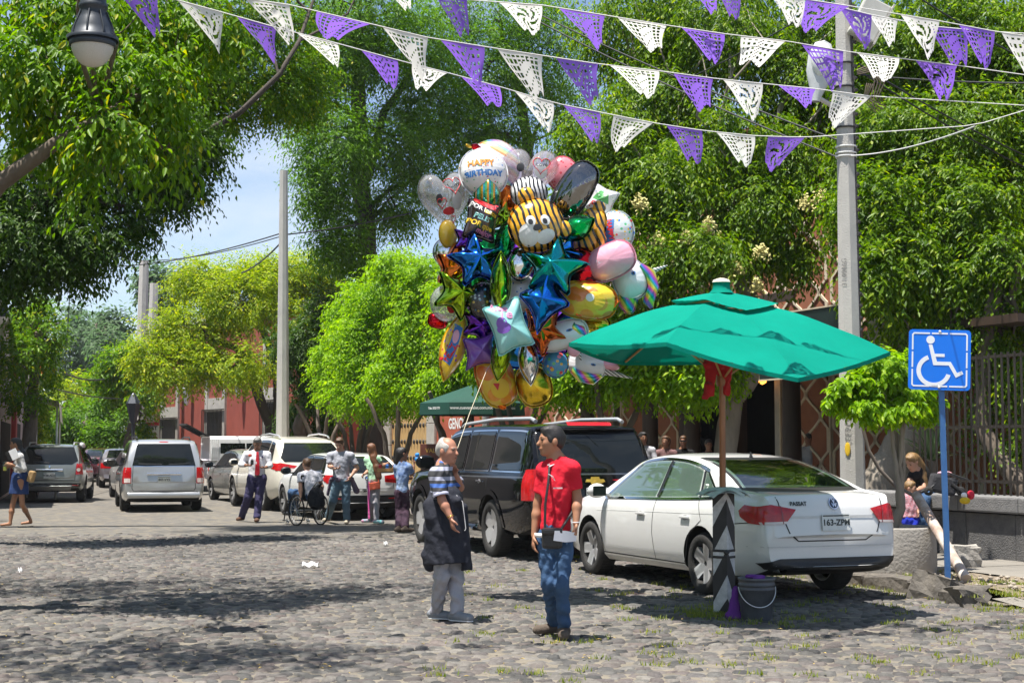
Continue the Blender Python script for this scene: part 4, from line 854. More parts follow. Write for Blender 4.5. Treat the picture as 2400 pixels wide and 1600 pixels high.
# ---------------------------------------------------------------- vehicles
def paint(name, col, rough=.3, metal=.0, coat=1., flake=.0):
    return mat(name, col, rough, metal, var=.02, vs=3, coat=coat)
M_tyre = mat('tyre rubber', (.022, .021, .020), .85, var=.3, vs=30, bump=.3, bs=80)
M_rim = mat('alloy silver', (.66, .66, .67), .28, .55, var=.05)
M_black = mat('black trim plastic', (.014, .014, .015), .45, var=.2)
M_gap = mat('panel gap', (.012, .012, .012), .9, var=0)
M_chrome = mat('chrome', (.75, .76, .78), .07, 1., var=0)
M_glass = mat('tinted car glass', (.008, .010, .010), .02, var=0, spec=.5)
M_tail = mat('red lamp lens', (.42, .004, .006), .25, var=.25, vs=25, coat=.4)
M_taild = mat('dark red lamp lens', (.22, .008, .010), .12, var=.2, vs=25, coat=1.)
M_clear = mat('clear lamp lens', (.65, .55, .52), .1, var=.2, coat=1.)
M_plate = mat('white number plate', (.66, .68, .66), .45, var=.04); M_ink = mat('plate ink', (.02, .03, .03), .6, var=0)
M_under = mat('underbody', (.008, .008, .008), .9, var=.2)
def thin_glass(name, tint, k=.92, rough=.02, milk=0):
    m = bpy.data.materials.new(name); m.use_nodes = True; nt = m.node_tree; L = nt.links.new; out = nt.nodes['Material Output']; nt.nodes.remove(nt.nodes['Principled BSDF'])
    t = node(nt, 'BsdfTransparent'); t.inputs['Color'].default_value = (*tint, 1); g = node(nt, 'BsdfGlossy', Roughness=rough); f = node(nt, 'Fresnel', IOR=1.5)
    ad = node(nt, 'Math', operation='ADD'); ad.inputs[1].default_value = (1 - k) * .35; fm = node(nt, 'Math', operation='MULTIPLY'); fm.inputs[1].default_value = .3; L(f.outputs[0], fm.inputs[0]); L(fm.outputs[0], ad.inputs[0])
    mx = node(nt, 'MixShader'); L(ad.outputs[0], mx.inputs[0]); L(t.outputs[0], mx.inputs[1]); L(g.outputs[0], mx.inputs[2]); s_ = mx.outputs[0]
    if milk:
        df = node(nt, 'BsdfDiffuse'); df.inputs['Color'].default_value = (.8, .8, .82, 1); m2 = node(nt, 'MixShader'); m2.inputs[0].default_value = milk; L(s_, m2.inputs[1]); L(df.outputs[0], m2.inputs[2]); s_ = m2.outputs[0]
    L(s_, out.inputs['Surface']); return m
M_seeglass = thin_glass('see-through green tinted glass', (.42, .52, .47))
def eval_mesh(o):
    dg = bpy.context.evaluated_depsgraph_get(); return bpy.data.meshes.new_from_object(o.evaluated_get(dg))
def rrect(a0, a1, b0, b1, r=.02, n=4):
    pts = []
    for cx, cy, s in ((a1 - r, b1 - r, 0), (a0 + r, b1 - r, 1), (a0 + r, b0 + r, 2), (a1 - r, b0 + r, 3)):
        for i in range(n + 1): t = (s + i / n) * math.pi / 2; pts.append((cx + r * math.cos(t), cy + r * math.sin(t)))
    return pts
def ell2(cx, cy, rx, ry, n=20): return [(cx + rx * math.cos(2 * math.pi * i / n), cy + ry * math.sin(2 * math.pi * i / n)) for i in range(n)]
class Car:
    def __init__(s, name, label, pos, ang, half, R_, wb, ztop, zbelt, zbot, W, paint_m, tumble=.36, bow=.10, cut=None, group=None, cat='car', ind=.30):
        s.t = thing(name, label, cat, pos, ang, group); s.half = half; s.R = R_; s.wb = wb; s.paint = paint_m
        zt_p, zl_p, zb_p, w_p = [list(zip(*a)) for a in (ztop, zbelt, zbot, W)]
        s.zt = lambda x: float(pchip(*zt_p, x)); s.zl = lambda x: min(float(pchip(*zl_p, x)), s.zt(x)); s.zb = lambda x: float(pchip(*zb_p, x)); s.w = lambda x: half * float(pchip(*w_p, x))
        xs0, xs1 = ztop[0][0], ztop[-1][0]; s.x0, s.x1 = xs0, xs1
        xs = sorted(set([round(v, 4) for v in list(np.linspace(xs0, xs1, 62)) + [xs0 + .02, xs0 + .05, xs0 + .1, xs0 + .15, xs0 + .2, xs0 + .26, xs1 - .02, xs1 - .05, xs1 - .1, xs1 - .16]]))
        vs = []; n = 0
        for x in xs:
            zb, zl, zt, w_ = s.zb(x), s.zl(x), s.zt(x), s.w(x); h = zl - zb; gh = max(0, zt - zl); wr = .93 * w_ - tumble * gh
            ring = [(0, zb), (.55 * w_, zb), (.88 * w_, zb + .01), (.955 * w_, zb + .10 * h), (.985 * w_, zb + .28 * h), (1.0 * w_, zb + .5 * h), (.997 * w_, zb + .68 * h), (.985 * w_, zb + .82 * h), (.965 * w_, zb + .92 * h), (.935 * w_, zl)]
            for f in (.22, .45, .68, .86): ring.append((.925 * w_ + (wr - .925 * w_) * f, zl + gh * .93 * f))
            e = min(1, gh / .25)
            ring += [(wr * .965, zt - .03 - .012 * e), (wr * .88, zt - .016 - .008 * e), (wr * .62, zt - .008), (wr * .3, zt - .002), (0, zt)]
            m = len(ring); full = ring + [(-a, b) for a, b in reversed(ring[1:-1])]; n = len(full)
            kr = max(0, 1 - (x - xs0) / .55); kf = max(0, 1 - (xs1 - x) / .7)
            for a, b in full:
                q = 1 - (a / max(half, .01)) ** 2; vs.append((x - bow * q * kr ** 1.3 + 1.6 * bow * q * kf ** 1.3, a, b))
        fs = [(i * n + k, (i + 1) * n + k, (i + 1) * n + (k + 1) % n, i * n + (k + 1) % n) for i in range(len(xs) - 1) for k in range(n)]
        last = (len(xs) - 1) * n
        for k in range(m - 1):
            a, b, c, d = k, k + 1, (n - k - 1) % n, (n - k) % n
            q = (a, b, c, d) if k > 0 else (a, b, n - 1); q = q if k < m - 2 else (a, b, d) if b != c else (a, b, d)
            q = tuple(dict.fromkeys(q)); fs.append(q); fs.append(tuple(last + v for v in reversed(q)))
        me = bpy.data.meshes.new('body'); me.from_pydata(vs, [], fs); me.validate(); bm = bmesh.new(); bm.from_mesh(me); bmesh.ops.recalc_face_normals(bm, faces=bm.faces[:])
        s.bvh = BVHTree.FromBMesh(bm); bm.to_mesh(me); bm.free()
        # openings for the wheels (and the glass of the near car)
        ob = bpy.data.objects.new('body', me); C.objects.link(ob); cm = MB(); ra = R_ + .065
        for xa in (0, wb):
            for sd_ in (-1, 1): cm.tube([(xa, sd_ * (half - ind), R_ + .01), (xa, sd_ * (half + .3), R_ + .01)], ra, 28)
        cutters = [cm.build('cutter', M_under)]
        for mk in (cut or []): cutters.append(mk(s))
        for c_ in cutters:
            md = ob.modifiers.new('b', 'BOOLEAN'); md.operation = 'DIFFERENCE'; md.object = c_; md.solver = 'EXACT'
        me2 = eval_mesh(ob); bpy.data.objects.remove(ob)
        for c_ in cutters: bpy.data.objects.remove(c_)
        me2.materials.clear(); me2.materials.append(paint_m); me2.materials.append(M_under); me2.materials.append(mat('grey cabin trim', (.10, .105, .10), .8))
        for p in me2.polygons:
            c_ = p.center; hit = s.bvh.find_nearest(c_); inside = hit[3] is not None and hit[3] > .012
            p.material_index = 0
            if inside: p.material_index = 2 if (c_.z > s.zl(c_.x) - .05 and 0 < c_.x < wb) or c_.z > 1 else 1
            elif p.normal.z < -.85 and c_.z < .45: p.material_index = 1
        me2.name = 'body'; s.body = link(bpy.data.objects.new('body', me2), s.t)
        try: me2.shade_smooth_by_angle(angle=R(38)) if hasattr(me2, 'shade_smooth_by_angle') else me2.shade_smooth()
        except Exception: pass
        me2.polygons.foreach_set('use_smooth', [True] * len(me2.polygons))
        try: me2.set_sharp_from_angle(angle=R(38))
        except Exception: pass
    def proj(s, a, b, view, off):
        if view in 'LR':
            sg = 1 if view == 'L' else -1; o, d = V(a, 3 * sg, b), V(0, -sg, 0)
        elif view == 'B': o, d = V(-9, a, b), V(1, 0, 0)
        elif view == 'F': o, d = V(12, a, b), V(-1, 0, 0)
        else: o, d = V(a, b, 5), V(0, 0, -1)
        h = s.bvh.ray_cast(o, d)
        if h[0] is None:
            h = s.bvh.find_nearest(o + d * (2.1 if view in 'LR' else 8))
            return h[0] + h[1] * off
        n = h[1] if h[1].dot(d) < 0 else -h[1]
        return h[0] + (n * .6 - d * .4).normalized() * off
    def decal(s, name, poly, view, m, off=.005, cell=.05, parent=None, thick=0):
        bm = bmesh.new(); f = bm.faces.new([bm.verts.new((a, b, 0)) for a, b in poly]); bmesh.ops.triangulate(bm, faces=[f])
        xs = [p[0] for p in poly]; ys = [p[1] for p in poly]
        for ax_, lo, hi in ((0, min(xs), max(xs)), (1, min(ys), max(ys))):
            k = lo + cell
            while k < hi - 1e-4:
                co = [0, 0, 0]; co[ax_] = k; no = [0, 0, 0]; no[ax_] = 1
                bmesh.ops.bisect_plane(bm, geom=bm.verts[:] + bm.edges[:] + bm.faces[:], plane_co=co, plane_no=no); k += cell
        for v in bm.verts: v.co = s.proj(v.co.x, v.co.y, view, off)
        bmesh.ops.recalc_face_normals(bm, faces=bm.faces[:])
        me = bpy.data.meshes.new(name); bm.to_mesh(me); bm.free(); me.materials.append(m); me.polygons.foreach_set('use_smooth', [True] * len(me.polygons))
        return link(bpy.data.objects.new(name, me), parent or s.t)
    def both(s, name, poly, m, **k): return [s.decal(name, poly, v, m, **k) for v in 'LR']
    def line(s, pts, view, wd=.0045, m=None, name='panel_gap', off=.003):
        mb = MB(); fine = []
        for i in range(len(pts) - 1):
            l = math.dist(pts[i], pts[i + 1]); n = max(1, int(l / .05)); fine += [(pts[i][0] + (pts[i + 1][0] - pts[i][0]) * k / n, pts[i][1] + (pts[i + 1][1] - pts[i][1]) * k / n) for k in range(n)]
        fine.append(pts[-1]); vs = []
        for i, p in enumerate(fine):
            a, b = fine[max(0, i - 1)], fine[min(len(fine) - 1, i + 1)]; l = math.dist(a, b) or 1; nx_, ny_ = -(b[1] - a[1]) / l * wd, (b[0] - a[0]) / l * wd
            vs += [s.proj(p[0] + nx_, p[1] + ny_, view, off), s.proj(p[0] - nx_, p[1] - ny_, view, off)]
        mb.add(vs, [(2 * i, 2 * i + 1, 2 * i + 3, 2 * i + 2) for i in range(len(fine) - 1)]); return mb.build(name, m or M_gap, s.t)
    def text(s, name, txt, size, a, b, view, m, off=.008, bold=0., parent=None):
        vs, fs = text_poly(txt, size, bold); sg = -1 if view == 'B' else 1
        MB().add([s.proj(a + sg * x, b + y, view, off) for x, y in vs], fs).build(name, m, parent or s.t)
    def panes(s, specs, m, drop=.085, lift=.03, frame=None):
        for (b0, b1, t0, t1) in specs:
            n = 10; top = [(t0 + (t1 - t0) * i / n) for i in range(n + 1)]; bot = [(b0 + (b1 - b0) * i / n) for i in range(n + 1)]
            poly = [(x, s.zl(x) + lift) for x in bot] + [(x, s.zt(x) - drop) for x in reversed(top)]
            if frame:
                g = .022; po2 = [(b0 - g, s.zl(b0) + lift - g)] + [(x, s.zl(x) + lift - g) for x in bot[1:-1]] + [(b1 + g, s.zl(b1) + lift - g)] + [(t1 + g * .6, s.zt(t1) - drop + g)] + [(x, s.zt(x) - drop + g) for x in reversed(top[1:-1])] + [(t0 - g * .6, s.zt(t0) - drop + g)]
                for v in 'LR': s.line(po2 + [po2[0]], v, .011, frame, 'window_trim', .006)
            s.both('side_window', poly, m, off=.012, cell=.035)
    def wheels(s, spokes=5, twin=False, rimm=None, sw=.24, steel=False):
        R_ = s.R; hw = .115; mb = MB(); A = Matrix.Rotation(math.pi / 2, 3, 'X')        # lathe axis z -> y
        mb.lathe([(.66 * R_, -hw * .9), (.70 * R_, -hw), (.86 * R_, -hw * 1.04), (.96 * R_, -hw * .9), (R_, -hw * .66), (R_, hw * .66), (.96 * R_, hw * .9), (.86 * R_, hw * 1.04), (.70 * R_, hw), (.66 * R_, hw * .9), (.60 * R_, hw * .3), (.60 * R_, -hw * .3), (.66 * R_, -hw * .9)], (0, 0, 0), 36, A)
        for k in range(48):
            a = 2 * math.pi * k / 48; mb.box((R_ * math.cos(a) * 1.0, 0, R_ * math.sin(a)), (.012, hw * 1.3, .012), Matrix.Rotation(-a, 3, 'Y'))
        ty = mb.build('wheel', M_tyre, s.t); rm = MB()
        # outer side of the rim is -y here (left wheels get turned)
        rm.lathe([(.68 * R_, -hw * .95), (.70 * R_, -hw * 1.0), (.66 * R_, -hw * 1.02), (.61 * R_, -hw * .75), (.60 * R_, hw * .3)], (0, 0, 0), 32, A)
        rm.lathe([(0, -hw * .62), (.09 * R_, -hw * .62), (.13 * R_, -hw * .5), (.13 * R_, 0)], (0, 0, 0), 16, A)
        for k in range(spokes):
            a = 2 * math.pi * k / spokes + math.pi / 2
            for off in ((-.10, .10) if twin else (0,)):
                u = V(math.cos(a + off), 0, math.sin(a + off)); q = V(-math.sin(a), 0, math.cos(a)); w0, w1 = R_ * sw * (.32 if twin else .55), R_ * sw * (.45 if twin else .8)
                p0, p1 = u * R_ * .08, u * R_ * .64; yy = V(0, -1, 0)
                vs = [p0 - q * w0 + yy * hw * .55, p0 + q * w0 + yy * hw * .55, p1 + q * w1 * .62 + yy * hw * .80, p1 - q * w1 * .62 + yy * hw * .80]; vs += [v_ - yy * hw * .4 for v_ in vs]
                rm.add(vs, [(0, 1, 2, 3), (0, 4, 5, 1), (1, 5, 6, 2), (3, 2, 6, 7), (0, 3, 7, 4)])
        dk = MB(); dk.lathe([(0, -hw * .05), (.62 * R_, -hw * .05)], (0, 0, 0), 24, A)
        ri = rm.build('rim', rimm or M_rim, ty); di = dk.build('brake_disc', M_under, ty)
        for i, (xa, sd_) in enumerate(((0, -1), (0, 1), (s.wb, -1), (s.wb, 1))):
            w_ = ty if i == 0 else link(bpy.data.objects.new('wheel', ty.data), s.t)
            w_.location = (xa, sd_ * (s.half - .135), R_); w_.rotation_euler = (0, .3 * i, 0 if sd_ < 0 else math.pi)
            if i:
                link(bpy.data.objects.new('rim', ri.data), w_); link(bpy.data.objects.new('brake_disc', di.data), w_)
    def mirror(s, x, z, m, k=1.):
        for sd_ in (-1, 1):
            y = s.w(x) * .95; mb = MB(); mb.ell((x + .02, sd_ * (y + .13 * k), z + .03), (.06 * k, .12 * k, .085 * k)); mb.box((x + .05, sd_ * (y + .02), z - .02), (.08, .14, .03)); mi = mb.build('mirror', m, s.t)
            g = MB(); g.add([(x - .052 * k, sd_ * (y + .13 * k) + a * .082 * k, z + .03 + b * .055 * k) for a, b in ((-1, -1), (1, -1), (1, 1), (-1, 1))], [(0, 1, 2, 3)]); g.build('mirror_glass', M_glass, mi)
    def handles(s, xs, z, m):
        for x in xs:
            for v in 'LR':
                sg = 1 if v == 'L' else -1; p = s.proj(x, z, v, .0); mb = MB(); mb.box(p + V(0, sg * .018, 0), (.2, .022, .028), None, .008); h = mb.build('door_handle', m, s.t)
                s.decal('handle_cup', ell2(x + .01, z - .005, .055, .03, 14), v, M_gap if m is M_black else mat('handle recess', (.35, .35, .35), .5), off=.004, parent=h)
    def plate(s, txt, y, z, w_=.30, h=.15, extra=None):
        off = .022; p = s.decal('number_plate', rrect(y - w_ / 2, y + w_ / 2, z - h / 2, z + h / 2, .012), 'B', M_plate, off=off, cell=.2)
        s.text('plate_text', txt, h * .52, y, z - .005, 'B', M_ink, off + .004, .002, p)
        s.line([(y - w_ / 2 + .01, z + h / 2 - .018), (y + w_ / 2 - .01, z + h / 2 - .018)], 'B', .006, M_ink, 'plate_strip', off + .003)
        if extra: s.text('plate_text', extra, h * .25, y, z - h * .4, 'B', M_ink, off + .005, .001, p)
    def exhaust(s, y, z, r=.04, x=None):
        mb = MB(); x = s.x0 - .06 if x is None else x; mb.tube([(x, y, z), (x + .25, y, z)], r, 16, False); mb.tube([(x + .001, y, z), (x + .2, y, z)], r * .8, 16, False); mb.build('exhaust_pipe', M_chrome, s.t)
    def bar(s, name, z, y0, y1, h, d, m, dx=0, bev=.02):
        """a bumper-like bar that follows the tail"""
        n = 16; vs = []
        for i in range(n + 1):
            y = y0 + (y1 - y0) * i / n; p = s.proj(y, z, 'B', 0); 
            for a, b in ((0, -h / 2), (-d, -h / 2 + bev), (-d, h / 2 - bev), (0, h / 2)): vs.append((p.x + a + dx, y, z + b))
        fs = [(i * 4 + k, (i + 1) * 4 + k, (i + 1) * 4 + k + 1, i * 4 + k + 1) for i in range(n) for k in range(3)]
        return MB().add(vs, fs, True).build(name, m, s.t)
def heading(deg): return R(90 + deg)
P_white = paint('white car paint', (.70, .70, .69)); P_black = mat('black car paint', (.004, .004, .005), .06, 0, var=0, coat=0, spec=.45)
P_cream = paint('pearl white paint', (.68, .64, .55)); P_silver = mat('silver metallic paint', (.46, .47, .48), .28, .55, var=.02, coat=1.); P_grey = mat('grey green metallic paint', (.26, .275, .26), .3, .5, var=.02, coat=1.)
HS = math.degrees(math.atan2(-SD.x, SD.y))
# ---- white saloon (near)
Wsed = [(-1.13, .84), (-1.08, .90), (-.98, .945), (-.7, .98), (0, 1), (1.8, 1), (2.9, .985), (3.35, .93), (3.6, .84), (3.74, .7)]
zt_s = [(-1.13, .68), (-1.115, .9), (-1.08, 1.02), (-1.03, 1.075), (-.85, 1.10), (-.62, 1.125), (-.3, 1.25), (.0, 1.345), (.35, 1.425), (.75, 1.475), (1.15, 1.487), (1.55, 1.465), (1.8, 1.42), (2.2, 1.24), (2.65, 1.02), (3.1, .95), (3.5, .82), (3.68, .66), (3.74, .5)]
zl_s = [(-1.13, .66), (-1.08, .93), (-1.0, 1.0), (-.6, 1.02), (.2, .99), (1.0, .965), (2.0, .945), (2.7, .92), (3.2, .86), (3.6, .7), (3.74, .48)]
zb_s = [(-1.13, .36), (-1.0, .30), (-.7, .24), (0, .21), (3, .20), (3.5, .24), (3.74, .30)]
def sed_side(c):
    mb = MB(); b = [(-.28, 0), (2.42, 0)]; n = 12
    xs = np.linspace(-.22, 2.35, n); poly = [(x, c.zl(x) + .035) for x in xs] + [(x, c.zt(x) - .09) for x in np.linspace(1.62, .12, n)]
    M_ = Matrix(((1, 0, 0, 0), (0, 0, 1, -1.3), (0, 1, 0, 0), (0, 0, 0, 1))); mb.prism(poly, 2.6, M_); return mb.build('cutter', M_under)
def sed_rear(c):
    mb = MB(); poly = [(-.62, 1.135), (.62, 1.135), (.50, 1.405), (-.50, 1.405)]; M_ = Matrix(((0, 0, 1, -1.0), (1, 0, 0, 0), (0, 1, 0, 0), (0, 0, 0, 1))); mb.prism(poly, 1.6, M_); return mb.build('cutter', M_under)
def sed_front(c):
    mb = MB(); poly = [(-.64, 1.05), (.64, 1.05), (.52, 1.39), (-.52, 1.39)]; M_ = Matrix(((0, 0, 1, 1.0), (1, 0, 0, 0), (0, 1, 0, 0), (0, 0, 0, 1))); mb.prism(poly, 1.9, M_); return mb.build('cutter', M_under)
car = Car('sedan', 'white sedan parked nearest beside the green parasol', (2.80, 16.58, .012), heading(HS), .88, .325, 2.80, zt_s, zl_s, zb_s, Wsed, P_white, cut=[sed_side, sed_rear, sed_front])
car.panes([(1.12, 2.36, 1.02, 1.66), (.14, 1.04, .20, .95), (-.24, .05, .06, .13)], M_seeglass, frame=None, drop=.088, lift=.032)
fr = [(-.30, car.zl(-.3) + .015)] + [(x, car.zl(x) + .012) for x in np.linspace(-.1, 2.4, 14)] + [(2.44, car.zl(2.44) + .02)] + [(x, car.zt(x) - .068) for x in np.linspace(1.68, .10, 14)]
for v in 'LR':
    car.line(fr + [fr[0]], v, .013, M_chrome, 'window_trim', .008)
    car.line([(1.06, car.zl(1.06) + .03), (.985, car.zt(.985) - .09)], v, .045, M_black, 'pillar', .007); car.line([(.095, car.zl(.1) + .03), (.165, car.zt(.165) - .09)], v, .02, M_black, 'pillar', .007)
car.decal('rear_window', [(-.66, 1.125), (.66, 1.125), (.535, 1.412), (-.535, 1.412)], 'B', M_seeglass, off=.006)
car.line([(-.68, 1.118), (.68, 1.118), (.55, 1.42), (-.55, 1.42), (-.68, 1.118)], 'B', .016, M_black, 'window_seal', .005)
car.decal('windscreen', [(-.66, 1.05), (.66, 1.05), (.54, 1.40), (-.54, 1.40)], 'F', M_seeglass, off=.006)
car.wheels(5, True, sw=.52); car.mirror(2.33, 1.0, P_white, 1.05); car.handles((.32, 1.38), .80, P_white)
for v in 'LR':
    car.line([(1.08, .98), (1.1, .6), (1.06, .30)], v); car.line([(.1, 1.0), (-.02, .78), (.25, .62), (.33, .40), (.40, .31)], v); car.line([(2.42, .94), (2.45, .6), (2.38, .31)], v); car.line([(.36, .30), (2.42, .30)], v, .006)
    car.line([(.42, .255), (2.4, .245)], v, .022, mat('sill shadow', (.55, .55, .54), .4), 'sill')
    car.line([(-1.0, .80), (-.62, .77), (-.45, .62)], v, .005); car.line([(-.3, .86), (2.6, .80)], v, .006, mat('body crease', (.66, .66, .65), .35), 'crease_strip', .002)  # light grey strip paints the shade of side creases, no relief
    car.decal('tail_light', [(-1.12, .78), (-.95, .79), (-.80, .85), (-.76, .91), (-.84, .97), (-1.12, .95)], v, M_tail, off=.012, cell=.03)
for sg in (-1, 1):
    q = lambda L: [(sg * a, b) for a, b in L] if sg > 0 else [(sg * a, b) for a, b in reversed(L)]
    car.decal('tail_light', q([(.56, .79), (.80, .78), (.815, .95), (.70, .98), (.44, .93)]), 'B', M_tail, off=.012, cell=.03); car.decal('tail_light_strip', q([(.56, .79), (.79, .78), (.80, .805), (.54, .815)]), 'B', M_clear, off=.016)
    car.line(q([(.60, .965), (.585, .79)]), 'B', .005, M_taild, 'lens_split', .018)
car.line([(-.62, 1.10), (-.60, .90), (-.52, .70), (-.40, .615), (.40, .615), (.52, .70), (.60, .90), (.62, 1.10)], 'B', .006)
car.line([(-.5, .855), (.5, .855)], 'B', .012, mat('lid crease', (.6, .6, .59), .4), 'lid_crease_shade', .004); car.line([(-.84, .56), (.84, .56)], 'B', .005, mat('bumper crease', (.55, .55, .55), .4), 'bumper_crease_shade')  # grey strips paint the shade along lid and bumper creases
car.decal('lower_bumper', [(-.80, .335), (.58, .335), (.74, .345), (.80, .40), (.62, .445), (-.72, .445), (-.82, .40)], 'B', M_black, off=.016, cell=.03); car.exhaust(.60, .345, .045)
car.plate('163-ZPM', 0, .80, .33, .165)
lg = car.decal('badge', ell2(0, .985, .058, .058), 'B', M_chrome, off=.012, cell=.03); car.decal('badge_ring', ell2(0, .985, .047, .047), 'B', mat('badge navy', (.02, .03, .05), .3), off=.014, cell=.03, parent=lg)
car.text('badge_letters', 'V', .052, 0, 1.004, 'B', M_chrome, .017, .003, lg); car.text('badge_letters', 'W', .052, 0, .967, 'B', M_chrome, .017, .003, lg)
car.text('model_name', 'PASSAT', .055, .40, .985, 'B', M_ink, .010, .002)
MB().prism([(0, 0), (.09, 0), (.06, .015), (.02, .075), (.0, .02)], .012, Matrix(((-1, 0, 0, .42), (0, 0, 1, 0), (0, 1, 0, 1.428), (0, 0, 0, 1)))).build('roof_antenna', M_black, car.t)
M_seat = mat('grey leather', (.11, .115, .11), .6)
for (x, y, hh) in ((.35, .38, 1.2), (.35, 0, 1.15), (.35, -.38, 1.2), (1.25, .38, 1.22), (1.25, -.38, 1.22)):
    mb = MB(); mb.box((x, y, hh), (.1, .26, .17), Matrix.Rotation(-.15, 3, 'Y'), .035); mb.box((x + .05, y, hh - .22), (.13, .46, .32), Matrix.Rotation(-.2, 3, 'Y'), .05); mb.build('seat', M_seat, car.t)
MB().box((-.28, 0, 1.075), (.5, 1.2, .03)).build('parcel_shelf', M_seat, car.t)
A = Matrix.Rotation(R(65), 3, 'Y'); MB().tube([V(1.85, .38, 1.05) + A @ V(.18 * math.cos(a), .18 * math.sin(a), 0) for a in np.linspace(0, 6.28, 24)], .015, 6).build('steering_wheel', M_black, car.t)
car.decal('permit_sticker', [(-.1, 1.06), (.0, 1.06), (.06, 1.16), (-.01, 1.16)], 'L', M_plate, off=.012)
for sg in (-1, 1): car.decal('headlight', [(sg * .5, .62), (sg * .8, .66), (sg * .82, .76), (sg * .52, .72)], 'F', M_clear, off=.006)
# ---- black full-size SUV
zt_b = [(-1.40, .80), (-1.385, 1.0), (-1.37, 1.2), (-1.31, 1.42), (-1.2, 1.68), (-1.12, 1.80), (-1.0, 1.855), (-.6, 1.875), (.6, 1.89), (1.6, 1.88), (2.1, 1.83), (2.4, 1.70), (2.95, 1.25), (3.5, 1.18), (4.0, 1.12), (4.22, 1.0), (4.30, .7)]
zl_b = [(-1.40, .78), (-1.37, 1.12), (-1.2, 1.20), (0, 1.20), (2, 1.19), (3, 1.15), (4, 1.02), (4.30, .66)]
zb_b = [(-1.40, .50), (-1.1, .40), (-.6, .33), (0, .32), (3.4, .32), (4.0, .38), (4.3, .45)]
Wb = [(-1.40, .90), (-1.36, .94), (-1.25, .975), (-.9, 1), (0, 1), (3.4, 1), (3.9, .96), (4.15, .9), (4.30, .78)]
suv = Car('suv', 'black full-size SUV parked in front of the white sedan', (.62, 22.2, .012), heading(HS - 1), 1.02, .405, 3.30, zt_b, zl_b, zb_b, Wb, P_black, tumble=.22, bow=.05)
suv.panes([(1.35, 2.62, 1.35, 2.16), (.22, 1.22, .22, 1.22), (-1.10, .08, -.98, .08)], M_glass, drop=.12, lift=.03, frame=M_chrome)
suv.decal('rear_window', [(-.84, 1.20), (.84, 1.20), (.72, 1.72), (-.72, 1.72)], 'B', M_glass, off=.006)
suv.decal('windscreen', [(-.84, 1.30), (.84, 1.30), (.72, 1.76), (-.72, 1.76)], 'F', M_glass, off=.006)
suv.bar('spoiler', 1.80, -.74, .74, .06, .10, P_black, .02); suv.decal('brake_light', rrect(-.33, .33, 1.788, 1.818, .01), 'B', M_tail, off=.12, cell=.1)
suv.wheels(5, False, sw=.5); suv.mirror(2.55, 1.28, P_black, 1.35); suv.handles((.45, 1.6), 1.06, M_chrome)
for v in 'LR':
    suv.line([(1.28, 1.2), (1.27, .45)], v); suv.line([(.15, 1.2), (.14, .85), (.42, .62), (.46, .45)], v); suv.line([(2.66, 1.16), (2.66, .45)], v); suv.line([(.4, .44), (2.8, .44)], v); suv.line([(-1.3, 1.14), (3.6, 1.10)], v, .012, mat('dark chrome', (.2, .2, .21), .2, .8), 'crease_strip')
    suv.decal('tail_light', [(-1.42, .83), (-1.24, .83), (-1.22, 1.12), (-1.22, 1.24), (-1.31, 1.25), (-1.42, 1.2)], v, M_tail, off=.014, cell=.025)
    for z in (.97, 1.06, 1.15): suv.line([(-1.38, z), (-1.25, z)], v, .007, M_taild, 'lens_split', .013)
    sg = 1 if v == 'L' else -1
    MB().box((1.75, sg * .96, .36), (2.0, .12, .05), None, .02).build('running_board', M_chrome, suv.t)
    MB().tube([(-.9, sg * .66, 1.905), (-.75, sg * .66, 1.945), (.6, sg * .68, 1.955), (2.0, sg * .66, 1.90), (2.12, sg * .66, 1.86)], [.03, .028, .028, .028, .03], 8).build('roof_rail', M_rim, suv.t)
    for xa in (0, 3.3): suv.line([(xa + (.405 + .10) * math.cos(a), .41 + (.405 + .10) * math.sin(a)) for a in np.linspace(-.1, math.pi + .1, 22)], v, .035, P_black, 'arch_flare', .012)
for sg in (-1, 1):
    q = lambda L: [(sg * a, b) for a, b in L]
    suv.decal('tail_light', q([(.79, .83), (.93, .83), (.92, 1.2), (.89, 1.25), (.79, 1.25)]), 'B', M_tail, off=.014, cell=.025); suv.line(q([(.79, .97), (.90, .97)]), 'B', .006, M_taild, 'lens_split', .012); suv.line(q([(.79, 1.15), (.885, 1.15)]), 'B', .006, M_taild, 'lens_split', .012); suv.decal('reverse_lamp', q([(.80, 1.06), (.88, 1.06), (.88, 1.09), (.80, 1.09)]), 'B', M_clear, off=.011)
suv.line([(-.79, 1.72), (-.79, .62), (.79, .62), (.79, 1.72)], 'B', .006); suv.line([(-.78, 1.185), (.78, 1.185)], 'B', .012, mat('tailgate strip', (.25, .25, .26), .2, .8), 'strip'); suv.line([(-.95, .60), (.95, .60)], 'B', .01, mat('dark chrome', (.2, .2, .21), .2, .8), 'bumper_strip')
suv.plate('S84-ZZG', -.02, .92, .32, .16, 'PEREGRINA'); suv.decal('badge', [(-.15, 1.075), (-.06, 1.075), (-.07, 1.045), (.06, 1.045), (.07, 1.075), (.15, 1.075), (.13, 1.115), (.07, 1.115), (.06, 1.145), (-.06, 1.145), (-.07, 1.115), (-.13, 1.115)], 'B', mat('gold badge', (.75, .5, .08), .25, .6), off=.012)
suv.text('model_name', 'SUBURBAN', .075, .48, .70, 'B', M_chrome, .010, .002); suv.decal('step_pad', [(-.8, .54), (.8, .54), (.76, .58), (-.76, .58)], 'B', M_chrome, off=.008)
